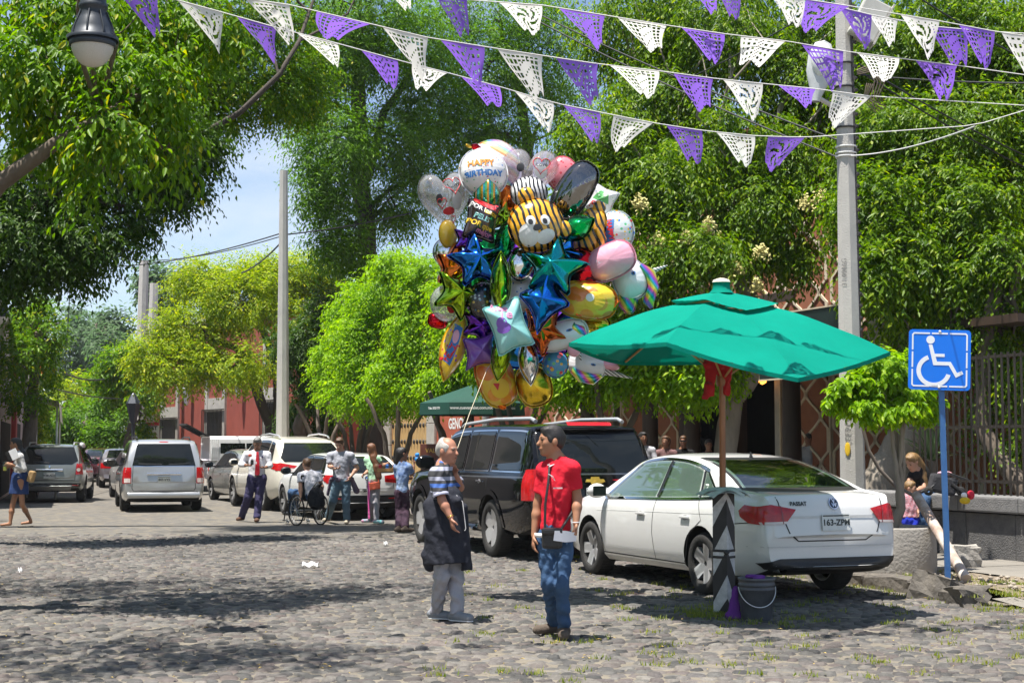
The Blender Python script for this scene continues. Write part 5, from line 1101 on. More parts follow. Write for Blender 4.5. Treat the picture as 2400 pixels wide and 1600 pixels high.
# ---- pearl crossover
zt_e = [(-1.06, .75), (-1.05, .95), (-1.02, 1.15), (-.9, 1.36), (-.66, 1.62), (-.5, 1.70), (-.2, 1.76), (.5, 1.81), (1.3, 1.81), (1.8, 1.75), (2.2, 1.58), (2.8, 1.18), (3.3, 1.10), (3.75, .98), (3.98, .8), (4.05, .6)]
zl_e = [(-1.06, .72), (-1.0, 1.08), (-.8, 1.15), (0, 1.12), (1, 1.08), (2, 1.05), (2.8, 1.04), (3.5, .95), (4.05, .58)]
zb_e = [(-1.06, .45), (-.8, .33), (-.4, .26), (3.2, .25), (3.8, .3), (4.05, .4)]
We = [(-1.06, .80), (-1.0, .87), (-.88, .93), (-.6, .98), (0, 1), (3, 1), (3.5, .95), (3.85, .86), (4.05, .74)]
cr = Car('crossover', 'pearl white crossover with roof rails behind the man in a tie', (-5.25, 38.0, .012), heading(24), 1.0, .37, 3.02, zt_e, zl_e, zb_e, We, P_cream, tumble=.34, bow=.14)
cr.panes([(1.1, 2.5, 1.1, 1.9), (.0, 1.02, .02, 1.02), (-.62, -.10, -.40, -.08)], M_glass, drop=.10, frame=None)
cr.decal('rear_window', [(-.70, 1.18), (.70, 1.18), (.78, 1.28), (.60, 1.64), (-.60, 1.64), (-.78, 1.28)], 'B', M_glass, off=.008)
cr.wheels(7, False, sw=.2); cr.mirror(2.4, 1.12, P_cream, 1.1)
for v in 'LR':
    sg = 1 if v == 'L' else -1; cr.decal('tail_light', [(-1.05, .98), (-.75, 1.02), (-.52, 1.10), (-.62, 1.16), (-1.05, 1.14)], v, M_tail, off=.008); cr.line([(1.06, 1.08), (1.05, .4)], v); cr.line([(.0, 1.1), (.05, .8), (.4, .4)], v)
    MB().tube([(-.35, sg * .62, 1.76), (-.2, sg * .62, 1.82), (.6, sg * .64, 1.87), (1.4, sg * .62, 1.84), (1.55, sg * .62, 1.79)], .022, 7).build('roof_rail', M_rim, cr.t)
for sg in (-1, 1): cr.decal('tail_light', [(sg * a, b) for a, b in ((.42, .97), (.9, .97), (.9, 1.13), (.80, 1.16), (.42, 1.09))], 'B', M_tail, off=.008); cr.decal('reverse_lamp', [(sg * a, b) for a, b in ((.44, .985), (.6, .985), (.6, 1.03), (.44, 1.03))], 'B', M_clear, off=.011)
cr.line([(-.8, .74), (.8, .74)], 'B', .006); cr.decal('lower_bumper', [(-.8, .44), (.8, .44), (.7, .55), (-.7, .55)], 'B', M_black, off=.008); cr.plate('NVX-61-08', 0, .83, .3, .15); MB().tube([(.2, .3, 1.79), (.0, .3, 2.03)], .006, 5).build('roof_antenna', M_black, cr.t)
# ---- white hatchback
zt_h = [(-.76, .62), (-.745, .85), (-.71, 1.0), (-.56, 1.18), (-.40, 1.32), (-.25, 1.375), (.1, 1.405), (.8, 1.425), (1.3, 1.40), (1.7, 1.28), (2.3, 1.0), (2.9, .95), (3.3, .84), (3.52, .64), (3.56, .5)]
zl_h = [(-.76, .6), (-.72, .92), (-.5, .98), (.5, .94), (1.6, .91), (2.4, .90), (3.1, .82), (3.56, .48)]
zb_h = [(-.76, .36), (-.5, .26), (0, .2), (3, .2), (3.4, .25), (3.56, .32)]
Wh = [(-.76, .82), (-.70, .90), (-.55, .96), (-.2, 1), (2.6, 1), (3.1, .95), (3.4, .86), (3.56, .72)]
ht = Car('hatchback', 'white hatchback with its boot facing the man in grey polo', (-3.42, 33.3, .012), heading(24), .885, .315, 2.69, zt_h, zl_h, zb_h, Wh, P_white, tumble=.36, bow=.10)
ht.panes([(.85, 2.05, .8, 1.42), (-.05, .78, .0, .74), (-.36, -.10, -.22, -.06)], M_glass, drop=.085, frame=M_black)
ht.decal('rear_window', [(-.60, 1.0), (.60, 1.0), (.70, 1.08), (.52, 1.34), (-.52, 1.34), (-.70, 1.08)], 'B', M_glass, off=.008); ht.wheels(5, True, sw=.3); ht.mirror(2.0, .98, M_black, 1.05)
for v in 'LR': ht.decal('tail_light', [(-.75, .78), (-.55, .80), (-.42, .86), (-.48, .94), (-.75, .95)], v, M_tail, off=.008); ht.line([(.82, .92), (.82, .32)], v); ht.line([(-.05, .94), (.02, .7), (.36, .35)], v)
for sg in (-1, 1):
    ht.decal('tail_light', [(sg * a, b) for a, b in ((.40, .80), (.83, .77), (.83, .95), (.60, .955), (.40, .93))], 'B', M_tail, off=.008); ht.decal('lens_bar', [(sg * a, b) for a, b in ((.42, .84), (.80, .82), (.80, .845), (.42, .865))], 'B', M_taild, off=.011); ht.decal('reflector', [(sg * a, b) for a, b in ((.5, .44), (.74, .45), (.74, .475), (.5, .465))], 'B', M_tail, off=.012)
ht.decal('lower_bumper', [(-.74, .37), (.74, .37), (.80, .52), (.6, .50), (-.6, .50), (-.80, .52)], 'B', M_black, off=.008); ht.plate('PZH-23-4', -.05, .60, .34, .13); ht.exhaust(.44, .37, .045)
lg = ht.decal('badge', ell2(0, .88, .05, .05), 'B', M_black, off=.012, cell=.03); ht.decal('badge_quarter', [(0, .88), (.034, .88), (.024, .904), (0, .914)], 'B', mat('badge blue', (.02, .12, .5), .3), off=.015, parent=lg); ht.decal('badge_quarter', [(0, .88), (-.034, .88), (-.024, .856), (0, .846)], 'B', mat('badge blue', (.02, .12, .5), .3), off=.015, parent=lg); ht.decal('badge_quarter', [(0, .88), (0, .914), (-.024, .904), (-.034, .88)], 'B', M_plate, off=.015, parent=lg); ht.decal('badge_quarter', [(0, .88), (0, .846), (.024, .856), (.034, .88)], 'B', M_plate, off=.015, parent=lg)
ht.line([(-.62, 1.0), (-.60, .66), (.60, .66), (.62, 1.0)], 'B', .005)
# ---- silver minivan
zt_m = [(-1.08, .72), (-1.06, 1.0), (-1.03, 1.12), (-.92, 1.42), (-.80, 1.64), (-.68, 1.71), (-.4, 1.735), (.6, 1.75), (1.5, 1.74), (2.0, 1.66), (2.5, 1.42), (3.1, 1.08), (3.6, 1.0), (3.9, .84), (4.05, .6)]
zl_m = [(-1.08, .70), (-1.03, 1.06), (-.8, 1.10), (1, 1.06), (2.5, 1.02), (3.2, .98), (3.7, .86), (4.05, .58)]
zb_m = [(-1.08, .36), (-.8, .26), (0, .2), (3.3, .2), (3.9, .28), (4.05, .34)]
Wm = [(-1.08, .88), (-1.04, .93), (-.92, .97), (-.5, 1), (3, 1), (3.6, .94), (3.9, .85), (4.05, .72)]
mv = Car('minivan', 'silver minivan seen from behind in the middle of the street', (-8.62, 37.6, .01), heading(16.5), .985, .335, 3.08, zt_m, zl_m, zb_m, Wm, P_silver, tumble=.24, bow=.05, cat='van')
mv.panes([(1.3, 2.8, 1.3, 2.15), (.1, 1.2, .1, 1.2), (-.82, 0, -.66, 0)], M_glass, drop=.10, frame=None)
mv.decal('rear_window', [(-.74, 1.10), (.74, 1.10), (.62, 1.62), (-.62, 1.62)], 'B', M_glass, off=.007); mv.wheels(5, False); mv.mirror(2.75, 1.1, M_black, 1.3); mv.handles((.3, 1.5), .92, P_silver)
mv.line([(-.72, 1.10), (-.74, .56), (-.70, .50), (.70, .50), (.74, .56), (.72, 1.10)], 'B', .006); mv.line([(-.7, 1.09), (.7, 1.09)], 'B', .008, M_chrome, 'strip'); mv.bar('chrome_handle', .905, -.40, .40, .07, .03, M_chrome, 0, .015); mv.plate('447-VYS', 0, .77, .3, .15)
mv.bar('rear_bumper', .40, -.84, .84, .15, .05, P_silver, .01, .03); mv.line([(-.80, .475), (.80, .475)], 'B', .01, M_gap); mv.decal('brake_light', rrect(-.1, .1, 1.655, 1.672, .006), 'B', M_tail, off=.009)
mv.line([(.05, 1.13), (.6, 1.145)], 'B', .012, M_black, 'rear_wiper', .02); mv.line([(-.1, 1.13), (-.62, 1.15)], 'B', .010, M_black, 'rear_wiper', .02)
for v in 'LR':
    sg = 1 if v == 'L' else -1; mv.decal('tail_light', [(-1.05, .68), (-.93, .68), (-.90, 1.04), (-1.05, 1.06)], v, M_tail, off=.008); MB().tube([(-.7, sg * .62, 1.73), (-.5, sg * .62, 1.775), (1.4, sg * .64, 1.79), (1.8, sg * .62, 1.74)], .02, 7).build('roof_rail', M_black, mv.t); mv.line([(1.25, 1.05), (1.25, .35)], v); mv.line([(.05, 1.06), (.1, .8), (.4, .4)], v)
for sg in (-1, 1): mv.decal('tail_light', [(sg * a, b) for a, b in ((.76, .68), (.93, .68), (.92, 1.06), (.76, 1.06))], 'B', M_tail, off=.008); mv.decal('reverse_lamp', [(sg * a, b) for a, b in ((.78, .70), (.92, .70), (.92, .80), (.78, .80))], 'B', M_clear, off=.011)
# ---- grey compact SUV on the left
zt_d = [(-.82, .70), (-.80, .98), (-.77, 1.10), (-.62, 1.40), (-.46, 1.57), (-.2, 1.61), (.6, 1.635), (1.2, 1.61), (1.6, 1.48), (2.2, 1.14), (2.7, 1.06), (3.1, .96), (3.4, .8), (3.5, .6)]
zl_d = [(-.82, .68), (-.77, 1.03), (-.5, 1.08), (.6, 1.04), (2.2, 1.0), (2.9, .93), (3.5, .58)]
zb_d = [(-.82, .46), (-.6, .34), (0, .28), (2.9, .28), (3.3, .34), (3.5, .4)]
Wd = [(-.82, .86), (-.77, .92), (-.62, .97), (-.2, 1), (2.5, 1), (3.0, .95), (3.3, .87), (3.5, .74)]
du = Car('compact_suv', 'grey green compact SUV parked at the left edge behind the walking woman', (-13.0, 43.3, .01), heading(11), .93, .35, 2.67, zt_d, zl_d, zb_d, Wd, P_grey, tumble=.28, bow=.05)
du.panes([(.9, 2.1, .85, 1.4), (-.05, .82, 0, .78), (-.56, -.12, -.38, -.1)], M_glass, drop=.09); du.decal('rear_window', [(-.60, 1.06), (.60, 1.06), (.76, 1.16), (.62, 1.54), (-.62, 1.54), (-.76, 1.16)], 'B', M_glass, off=.007); du.wheels(5, False); du.mirror(2.05, 1.08, M_black)
du.line([(-.72, 1.05), (-.68, .62), (.68, .62), (.72, 1.05)], 'B', .006); du.bar('chrome_handle', .90, -.36, .36, .08, .03, M_chrome, 0, .015); du.plate('W38-ADX', 0, .755, .3, .15); du.decal('badge', [(-.03, 1.0), (0, .955), (.03, 1.0), (0, 1.045)], 'B', M_chrome, off=.012)
du.decal('lower_bumper', [(-.82, .44), (.82, .44), (.84, .54), (-.84, .54)], 'B', M_black, off=.008); du.decal('skid_plate', [(-.55, .34), (.55, .34), (.6, .46), (-.6, .46)], 'B', M_rim, off=.012); du.line([(.0, 1.10), (.42, 1.12)], 'B', .014, M_black, 'rear_wiper', .02); du.line([(-.80, .60), (.80, .60)], 'B', .005)
for sg in (-1, 1): du.decal('tail_light', [(sg * a, b) for a, b in ((.70, .78), (.86, .78), (.85, 1.08), (.72, 1.08))], 'B', M_tail, off=.008); du.decal('reverse_lamp', ell2(sg * .775, .91, .05, .05), 'B', M_clear, off=.011); du.decal('reflector', [(sg * a, b) for a, b in ((.62, .47), (.78, .47), (.78, .49), (.62, .49))], 'B', M_tail, off=.014)
for v in 'LR':
    du.decal('tail_light', [(-.80, .78), (-.70, .78), (-.66, 1.06), (-.76, 1.08)], v, M_tail, off=.008); sg = 1 if v == 'L' else -1; MB().tube([(-.4, sg * .6, 1.59), (-.25, sg * .6, 1.66), (1.2, sg * .6, 1.67), (1.3, sg * .6, 1.6)], .02, 6).build('roof_rail', M_rim, du.t)
# ---- further saloons
def far_sedan(name, label, pos, deg, pm, k=1.0, plate=None):
    c = Car(name, label, pos, heading(deg), .89 * k, .31, 2.65, zt_s, zl_s, zb_s, Wsed, pm, group='parked cars further down the street')
    c.panes([(1.12, 2.36, 1.02, 1.66), (.14, 1.04, .20, .95), (-.24, .05, .06, .13)], M_glass, frame=M_black); c.decal('rear_window', [(-.64, 1.125), (.64, 1.125), (.52, 1.41), (-.52, 1.41)], 'B', M_glass, off=.006)
    c.wheels(5, False); c.mirror(2.33, 1.0, M_black, 1.1); c.handles((.32, 1.38), .80, pm)
    for v in 'LR': c.line([(1.08, .98), (1.1, .6), (1.06, .30)], v); c.line([(.1, 1.0), (.25, .62), (.40, .31)], v); c.decal('tail_light', [(-1.12, .74), (-.93, .74), (-.80, .96), (-1.12, .93)], v, M_tail, off=.007)
    for sg in (-1, 1): c.decal('tail_light', [(sg * a, b) for a, b in ((.5, .74), (.86, .74), (.86, .94), (.5, .92))], 'B', M_tail, off=.007)
    c.plate('MXR-10', 0, .78); return c
far_sedan('sedan', 'white sedan half hidden left of the silver minivan', (-10.75, 45.3, .01), 20, P_white)
far_sedan('sedan', 'silver grey sedan parked ahead of the pearl crossover', (-7.0, 43.0, .01), 24, mat('warm silver paint', (.36, .36, .34), .3, .5, var=.02, coat=1.))
far_sedan('sedan', 'mauve grey car beyond the half hidden white sedan', (-14.9, 58.6, .01), 17, mat('mauve grey paint', (.28, .25, .28), .3, .4, var=.02, coat=1.), 1.02)
far_sedan('sedan', 'dark maroon car furthest down the street', (-18.3, 68, .01), 16, mat('maroon paint', (.10, .015, .025), .25, .2, var=.02, coat=1.))
# ---- white pickup with camper shell, tailgate to the left
zt_p = [(-1.15, .82), (-1.14, .98), (-1.12, 1.06), (-.5, 1.08), (.9, 1.08), (1.05, 1.09), (1.15, 1.5), (1.3, 1.70), (1.7, 1.76), (2.2, 1.70), (2.7, 1.4), (3.1, 1.16), (3.6, 1.10), (4.1, 1.02), (4.25, .8), (4.3, .6)]
zl_p = [(-1.15, .80), (-1.12, 1.0), (1, 1.05), (3, 1.06), (3.9, .98), (4.3, .58)]
pk = Car('pickup', 'white pickup with camper shell and lifted rear hatch before the red house', (-9.0, 50.4, .01), R(22), .93, .37, 3.2, zt_p, zl_p, [(-1.15, .55), (-.6, .4), (3.6, .35), (4.3, .45)], [(-1.15, .95), (-1.0, .98), (0, 1), (3.3, 1), (3.9, .94), (4.3, .8)], P_white, tumble=.2, bow=.03, cat='pickup truck')
mb = MB(); pr = [(-.88, 1.06), (-.87, 1.3), (-.80, 1.75), (-.70, 1.86), (.70, 1.86), (.80, 1.75), (.87, 1.3), (.88, 1.06)]
M_ = Matrix(((0, 0, 1, -1.1), (1, 0, 0, 0), (0, 1, 0, .03), (0, 0, 0, 1))); mb.prism(pr, 2.15, M_); shell = mb.build('camper_shell', P_white, pk.t)
for sg in (-1, 1):
    for x0, x1 in ((-.78, .02), (.06, .9)): MB().add([(x0, sg * .872, 1.33), (x1, sg * .872, 1.33), (x1, sg * .845, 1.66), (x0, sg * .845, 1.66)], [(0, 1, 2, 3)]).build('side_window', M_glass, shell)
    for i in range(4): MB().box((-1.06 + i * .065, sg * .87, 1.5), (.03, .03, .6)).build('vent_slat', M_white, shell)
    pk.decal('tail_light', rrect(sg * .78 if sg > 0 else -.9, .9 if sg > 0 else -.78, .70, .98, .01), 'B', M_tail, off=.008)
pk.both('tail_light', rrect(-1.13, -1.06, .72, 1.0, .01), M_tail, off=.008)
Mhh = Matrix.Rotation(R(28), 3, 'Y'); h = MB().box(V(-1.12, 0, 1.88) + Mhh @ V(-.42, 0, .0), (.84, 1.35, .04), Mhh, .01).build('hatch', M_black, pk.t)
for i in range(10): MB().box(V(-1.12, 0, 1.88) + Mhh @ V(-.42, -.6 + i * .13, -.03), (.7, .05, .02), Mhh).build('reflection_strip', M_glass, h)  # glass strips imitate striped reflections on the raised hatch
pk.wheels(6, False); pk.panes([(1.35, 2.75, 1.4, 2.25)], M_glass, drop=.1); pk.mirror(2.7, 1.15, M_black, 1.2)
for v in 'LR': pk.line([(1.12, 1.05), (1.12, .45)], v)
# ---------------------------------------------------------------- people: blended volumes turned into one continuous skin
def surface_net(D, org, h):
    S_ = D < 0; nx, ny, nz = D.shape
    c = np.zeros((nx - 1, ny - 1, nz - 1), np.int8); sl = lambda d: slice(d, None) if d else slice(None, -1)
    for dx in (0, 1):
        for dy in (0, 1):
            for dz in (0, 1): c += S_[sl(dx), sl(dy), sl(dz)]
    act = (c > 0) & (c < 8); I, J_, K_ = np.nonzero(act); N = len(I); idx = np.full(act.shape, -1, np.int64); idx[act] = np.arange(N)
    acc = np.zeros((N, 3)); cnt = np.zeros(N); cor = [(a, b, d) for a in (0, 1) for b in (0, 1) for d in (0, 1)]
    val = {q: D[I + q[0], J_ + q[1], K_ + q[2]].astype(float) for q in cor}
    for a in cor:
        for ax_ in range(3):
            if a[ax_]: continue
            b = list(a); b[ax_] = 1; b = tuple(b); va, vb = val[a], val[b]; m = (va < 0) != (vb < 0); t = np.where(m, va / np.where(m, va - vb, 1), 0)
            for d in range(3): acc[:, d] += m * (a[d] + (t if d == ax_ else 0))
            cnt += m
    v = org + (np.stack([I, J_, K_], 1) + acc / cnt[:, None]) * h
    F = []
    for ax_ in range(3):
        s0 = [slice(None)] * 3; s1 = [slice(None)] * 3; s0[ax_] = slice(None, -1); s1[ax_] = slice(1, None)
        ch = S_[tuple(s0)] != S_[tuple(s1)]; o1, o2 = [d for d in range(3) if d != ax_]
        e = np.argwhere(ch); e = e[(e[:, o1] > 0) & (e[:, o2] > 0) & (e[:, o1] < D.shape[o1] - 1) & (e[:, o2] < D.shape[o2] - 1)]
        if not len(e): continue
        def cell(a, b): q = e.copy(); q[:, o1] += a; q[:, o2] += b; return idx[q[:, 0], q[:, 1], q[:, 2]]
        q = np.stack([cell(-1, -1), cell(0, -1), cell(0, 0), cell(-1, 0)], 1); ins = S_[e[:, 0], e[:, 1], e[:, 2]]
        flip = ins if ax_ != 1 else ~ins; q = np.where(flip[:, None], q, q[:, ::-1]); F.append(q)
    return v, np.concatenate(F)
def sdf(prims, h, folds=0, cuts=(), seed=0):
    """prims: ('c', a, b, ra, rb, k, opts) tapered limb; ('e', centre, radii, rot, k, opts) ellipsoid; opts: 'flat' end, 'sub', squash=(axis, f)"""
    lo = np.full(3, 1e9); hi = -lo; ex = []
    for p in prims:
        if p[0] == 'c': a, b = np.array(p[1], float), np.array(p[2], float); r = max(p[3], p[4]); l_, h_ = np.minimum(a, b) - r, np.maximum(a, b) + r
        else: c = np.array(p[1], float); r = max(p[2]); l_, h_ = c - r, c + r
        ex.append((l_, h_))
        if 'sub' not in p[-1]: lo = np.minimum(lo, l_); hi = np.maximum(hi, h_)
    lo -= 3 * h; hi += 3 * h; n = np.ceil((hi - lo) / h).astype(int) + 1; D = np.full(n, .5, np.float32)
    for p, (l_, h_) in zip(prims, ex):
        op = p[-1]; k = p[5] if p[0] == 'c' else p[4]; pad = k + 2.5 * h
        i0 = np.clip(((l_ - pad - lo) / h).astype(int), 0, n - 1); i1 = np.clip(((h_ + pad - lo) / h).astype(int) + 2, 1, n)
        if (i1 <= i0).any(): continue
        g = np.meshgrid(*[lo[d] + h * np.arange(i0[d], i1[d]) for d in range(3)], indexing='ij'); X = np.stack(g, -1)
        if p[0] == 'c':
            a, b = np.array(p[1], float), np.array(p[2], float); q = X - a; ba = b - a
            if 'squash' in op: nn, f = np.array(op['squash'][0], float), op['squash'][1]; q = q + (1 / f - 1) * (q @ nn)[..., None] * nn
            t = np.clip((q @ ba) / max(ba @ ba, 1e-9), 0, 1); d = np.linalg.norm(q - t[..., None] * ba, axis=-1) - (p[3] + (p[4] - p[3]) * t)
            if 'flat' in op: d = np.maximum(d, (X - b) @ (ba / np.linalg.norm(ba)))
        else:
            q = X - np.array(p[1], float)
            if p[3] is not None: q = q @ np.array(p[3])            # columns of rot are the local axes
            rr = np.array(p[2], float); k0 = np.linalg.norm(q / rr, axis=-1); k1 = np.linalg.norm(q / rr ** 2, axis=-1); d = k0 * (k0 - 1) / np.maximum(k1, 1e-6)
        sub = D[i0[0]:i1[0], i0[1]:i1[1], i0[2]:i1[2]]
        if 'sub' in op:
            hh = np.clip(.5 - .5 * (sub + d) / k, 0, 1); sub[...] = sub * (1 - hh) + (-d) * hh + k * hh * (1 - hh)
        else:
            hh = np.clip(.5 + .5 * (sub - d) / k, 0, 1); sub[...] = sub * (1 - hh) + d * hh - k * hh * (1 - hh)
    if folds or cuts:
        g = np.meshgrid(*[lo[d] + h * np.arange(n[d]) for d in range(3)], indexing='ij')
        if folds:
            x, y, z = [a - lo[i] for i, a in enumerate(g)]; s = seed
            D += folds * (np.sin(z * 34 + 9 * np.sin(x * 11 + s) + 5 * np.sin(y * 13)) * .6 + np.sin(x * 30 + z * 22 + s) * np.sin(y * 27 - z * 17) * .6 + np.sin(z * 71 + x * 33 + 2 * s) * .25)
        for pt, no in cuts: D[...] = np.maximum(D, sum((g[i] - pt[i]) * no[i] for i in range(3)))
    D[0] = D[-1] = .5; D[:, 0] = D[:, -1] = .5; D[:, :, 0] = D[:, :, -1] = .5
    return surface_net(D, lo, h)
def vol(name, prims, m, par, h, folds=0, cuts=(), seed=0):
    o0 = par.matrix_world.translation if False else par.location
    v, f = sdf(prims, h, folds, cuts, seed); return obj_np(name, v - np.array(o0), f, m, par)
def skinm(name, c): return mat(name, c, .5, var=.10, vs=14, spec=.4)
SK = {'tan': skinm('tan skin', (.36, .175, .10)), 'brown': skinm('brown skin', (.26, .125, .075)), 'fair': skinm('fair skin', (.47, .26, .175)), 'ruddy': skinm('ruddy skin', (.43, .20, .13))}
M_eye = mat('eye', (.02, .015, .012), .2, var=0); M_lip = mat('lips', (.30, .10, .08), .5, var=0)
def hand(pr, w_, d, n, t, curl=.35, s=1., flip=False):
    w_, d, n, t = Vector(w_), Vector(d).normalized(), Vector(n), Vector(t); n = (n - d * n.dot(d)).normalized(); t = d.cross(n) * (1 if d.cross(n).dot(t) > 0 else -1); f = {}
    pr.append(('c', w_ + d * .02 * s, w_ + d * .075 * s, .034 * s, .040 * s, .012, {'squash': (n, .45)}))
    for i, (o, l) in enumerate(((.030, .072), (.010, .080), (-.010, .075), (-.029, .058))):
        c = curl * (1 + .12 * i); b = w_ + d * .088 * s + t * o * s; d1 = d * math.cos(c * 1.1) + n * math.sin(c * 1.1); d2 = d * math.cos(c * 2.6) + n * math.sin(c * 2.6)
        m_ = b + d1 * l * .52 * s; pr += [('c', b - d * .012 * s, m_, .0095 * s, .0085 * s, .004, f), ('c', m_, m_ + d2 * l * .5 * s, .0085 * s, .0068 * s, .004, f)]
    b = w_ + d * .03 * s + t * .03 * s; m_ = b + (d * .55 + t * .62 + n * .35).normalized() * .038 * s; pr += [('c', b, m_, .013 * s, .0105 * s, .008, f), ('c', m_, m_ + (d * .8 + t * .1 + n * .5).normalized() * .032 * s, .0105 * s, .008 * s, .004, f)]
def person(label, Y0, J, skin='tan', s=1., h=.010, head_s=1., face=(0, -1, 0), up=(0, 0, 1), hair=None, hair_m=None, shirt=None, shirt_m=None, sleeve=.45, trousers_m=None, shoe_m=None, bare_legs=False, group=None, hands=None, extra=None, folds=.004, hem=None, cap=None, sleeve_r=.062, leg_r=1., bald=False, zf=.02, sex='m'):
    """J: photo positions (x, y, depth offset) of the joints; feet as (x, y) on the ground"""
    j = {}
    for k, v in J.items(): j[k] = v if isinstance(v, Vector) else (P(v[0], v[1], Y0 + (v[2] if len(v) > 2 else 0)))
    f = Vector(face).normalized(); u = Vector(up); u = (u - f * u.dot(f)).normalized(); r_ = f.cross(u); Rh = np.array([r_, f, u]).T; hs = head_s * s
    lo = min(v.z for v in j.values()); base = V(j['hip'].x, j['hip'].y, J.get('_z', Vector((0, 0, 0))).z if '_z' in J else 0)
    t = thing('person', label, 'person', base, group=group); H = j['head']; up_d = {}
    pr = [('e', H + u * .022 * hs - f * .012 * hs, (.076 * hs, .096 * hs, .100 * hs), Rh, .03, up_d), ('e', H - u * .05 * hs + f * .022 * hs, (.056 * hs, .066 * hs, .070 * hs), Rh, .04, up_d),
          ('e', H - u * .098 * hs + f * .062 * hs, (.024 * hs, .020 * hs, .018 * hs), Rh, .03, up_d),
          ('c', H + u * .012 * hs + f * .083 * hs, H - u * .026 * hs + f * .106 * hs, .009 * hs, .0145 * hs, .012, up_d), ('e', H + u * .024 * hs + f * .076 * hs, (.048 * hs, .014 * hs, .011 * hs), Rh, .015, up_d),
          ('e', H - u * .018 * hs + f * .058 * hs + r_ * .034 * hs, (.022 * hs, .02 * hs, .02 * hs), Rh, .02, up_d), ('e', H - u * .018 * hs + f * .058 * hs - r_ * .034 * hs, (.022 * hs, .02 * hs, .02 * hs), Rh, .02, up_d),
          ('c', H - u * .060 * hs + f * .086 * hs - r_ * .018 * hs, H - u * .060 * hs + f * .086 * hs + r_ * .018 * hs, .009 * hs, .009 * hs, .008, up_d),
          ('c', j['neck'] - u * .02, H - u * .05 * hs - f * .02 * hs, .056 * s, .05 * s, .03, up_d)]
    for sg in (-1, 1): pr.append(('e', H - u * .008 * hs - f * .012 * hs + r_ * sg * .078 * hs, (.012 * hs, .022 * hs, .033 * hs), Rh, .006, up_d))
    pr += [('c', j['neck'], j['hip'], .06 * s, .07 * s, .05, up_d)]
    for sd_ in 'LR':
        sh, el, wr = j['sh' + sd_], j['el' + sd_], j['wr' + sd_]
        pr += [('c', j['neck'], sh, .05 * s, .046 * s, .04, up_d), ('c', sh, el, .047 * s, .038 * s, .03, up_d), ('c', el, el.lerp(wr, .35), .038 * s, .040 * s, .02, up_d), ('c', el.lerp(wr, .35), wr, .040 * s, .026 * s, .02, up_d)]
        hd = (hands or {}).get(sd_)
        dd = (wr - el).normalized(); sidev = V(1 if sh.x < j['neck'].x else -1, 0, 0)
        if hd: hand(pr, wr, hd[0], hd[1], hd[2], hd[3] if len(hd) > 3 else .4, s)
        else: hand(pr, wr, dd + V(0, -.1, -.2), sidev, V(0, -1, 0), .4, s)
        hp, kn, an = j['hip' + sd_], j['kn' + sd_], j['an' + sd_]; toe = j['toe' + sd_]
        lr = leg_r
        if bare_legs: pr += [('c', hp, kn, .080 * s * lr, .052 * s * lr, .04, up_d), ('c', kn, kn.lerp(an, .35) , .05 * s * lr, .054 * s * lr, .03, up_d), ('c', kn.lerp(an, .35), an, .054 * s * lr, .034 * s * lr, .03, up_d), ('c', an - V(0, 0, .035), toe, .036 * s, .026 * s, .02, up_d)]
    vol('body', pr, SK[skin], t, h * 1.15); h *= 1.4
    for sg in (-1, 1):
        e = MB().ell(H + u * .010 * hs + f * .0815 * hs + r_ * sg * .031 * hs - base, (.012 * hs, .012 * hs, .007 * hs), None, 8, 5).build('eye', M_eye, t)
        if hair_m: MB().tube([H + u * .030 * hs + f * b_ * hs + r_ * sg * a * hs - base for a, b_ in ((.014, .090), (.028, .086), (.042, .074))], .0035 * hs, 5).build('eyebrow', hair_m, t)
    MB().ell(H - u * .060 * hs + f * .0945 * hs - base, (.022 * hs, .006 * hs, .006 * hs), Matrix(Rh.tolist()), 8, 5).build('mouth', M_lip, t)
    # hair
    if hair is not None:
        hp_ = [('e', H + u * .030 * hs - f * .020 * hs, (.084 * hs, .101 * hs, .102 * hs), Rh, .02, up_d)] + [(a if a[0] != 'p' else a) for a in hair(H, f, u, r_, hs)]
        hp_ += [('e', H - u * .035 * hs + f * .085 * hs, (.075 * hs, .075 * hs, .088 * hs), Rh, .015, {'sub': 1})]
        if bald: hp_ += [('e', H + u * .11 * hs + f * .05 * hs, (.064 * hs, .095 * hs, .07 * hs), Rh, .03, {'sub': 1})]
        for sg in (-1, 1): hp_.append(('e', H - u * .012 * hs - f * .004 * hs + r_ * sg * .085 * hs, (.02 * hs, .026 * hs, .036 * hs), Rh, .01, {'sub': 1}))
        vol('hair', hp_, hair_m, t, min(h, .012), .0045, (), 3)
    # shirt
    tor = (j['shL'] - j['shR']); tw = Vector((tor.x, tor.y, 0)); fwd = V(tw.y, -tw.x, 0).normalized() if tw.length > .05 else V(0, -1, 0)
    neck, hip = j['neck'], j['hip']; shm = (j['shL'] + j['shR']) / 2; chest = shm.lerp(hip, .32); waist = shm.lerp(hip, .72); hw = max(.13, min(.20, tor.length / 2 * .86)) * 1.0
    lat = tw.normalized() if tw.length > .05 else V(1, 0, 0); ha = (neck - hip).normalized(); Rt = np.array([lat, ha.cross(lat).normalized() * -1, ha]).T
    sp = [('c', neck - u * .012, j['shL'], .060 * s, .058 * s, .03, up_d), ('c', neck - u * .012, j['shR'], .060 * s, .058 * s, .03, up_d), ('c', j['shL'] - (neck - hip).normalized() * .005, j['shR'] - (neck - hip).normalized() * .005, .058 * s, .058 * s, .05, up_d), ('e', chest, (hw * .98, .118 * s, .20 * s), Rt, .06, up_d), ('e', waist, (hw * (.93 if sex == 'm' else .80), .112 * s, .19 * s), Rt, .06, up_d), ('c', neck - u * .01, shm, .066 * s, .06 * s, .05, up_d)]
    if shirt: sp += shirt(j, s)
    sp += [('e', hip, (hw * (.95 if sex == 'm' else 1.02), .116 * s, .11 * s), Rt, .05, up_d)]
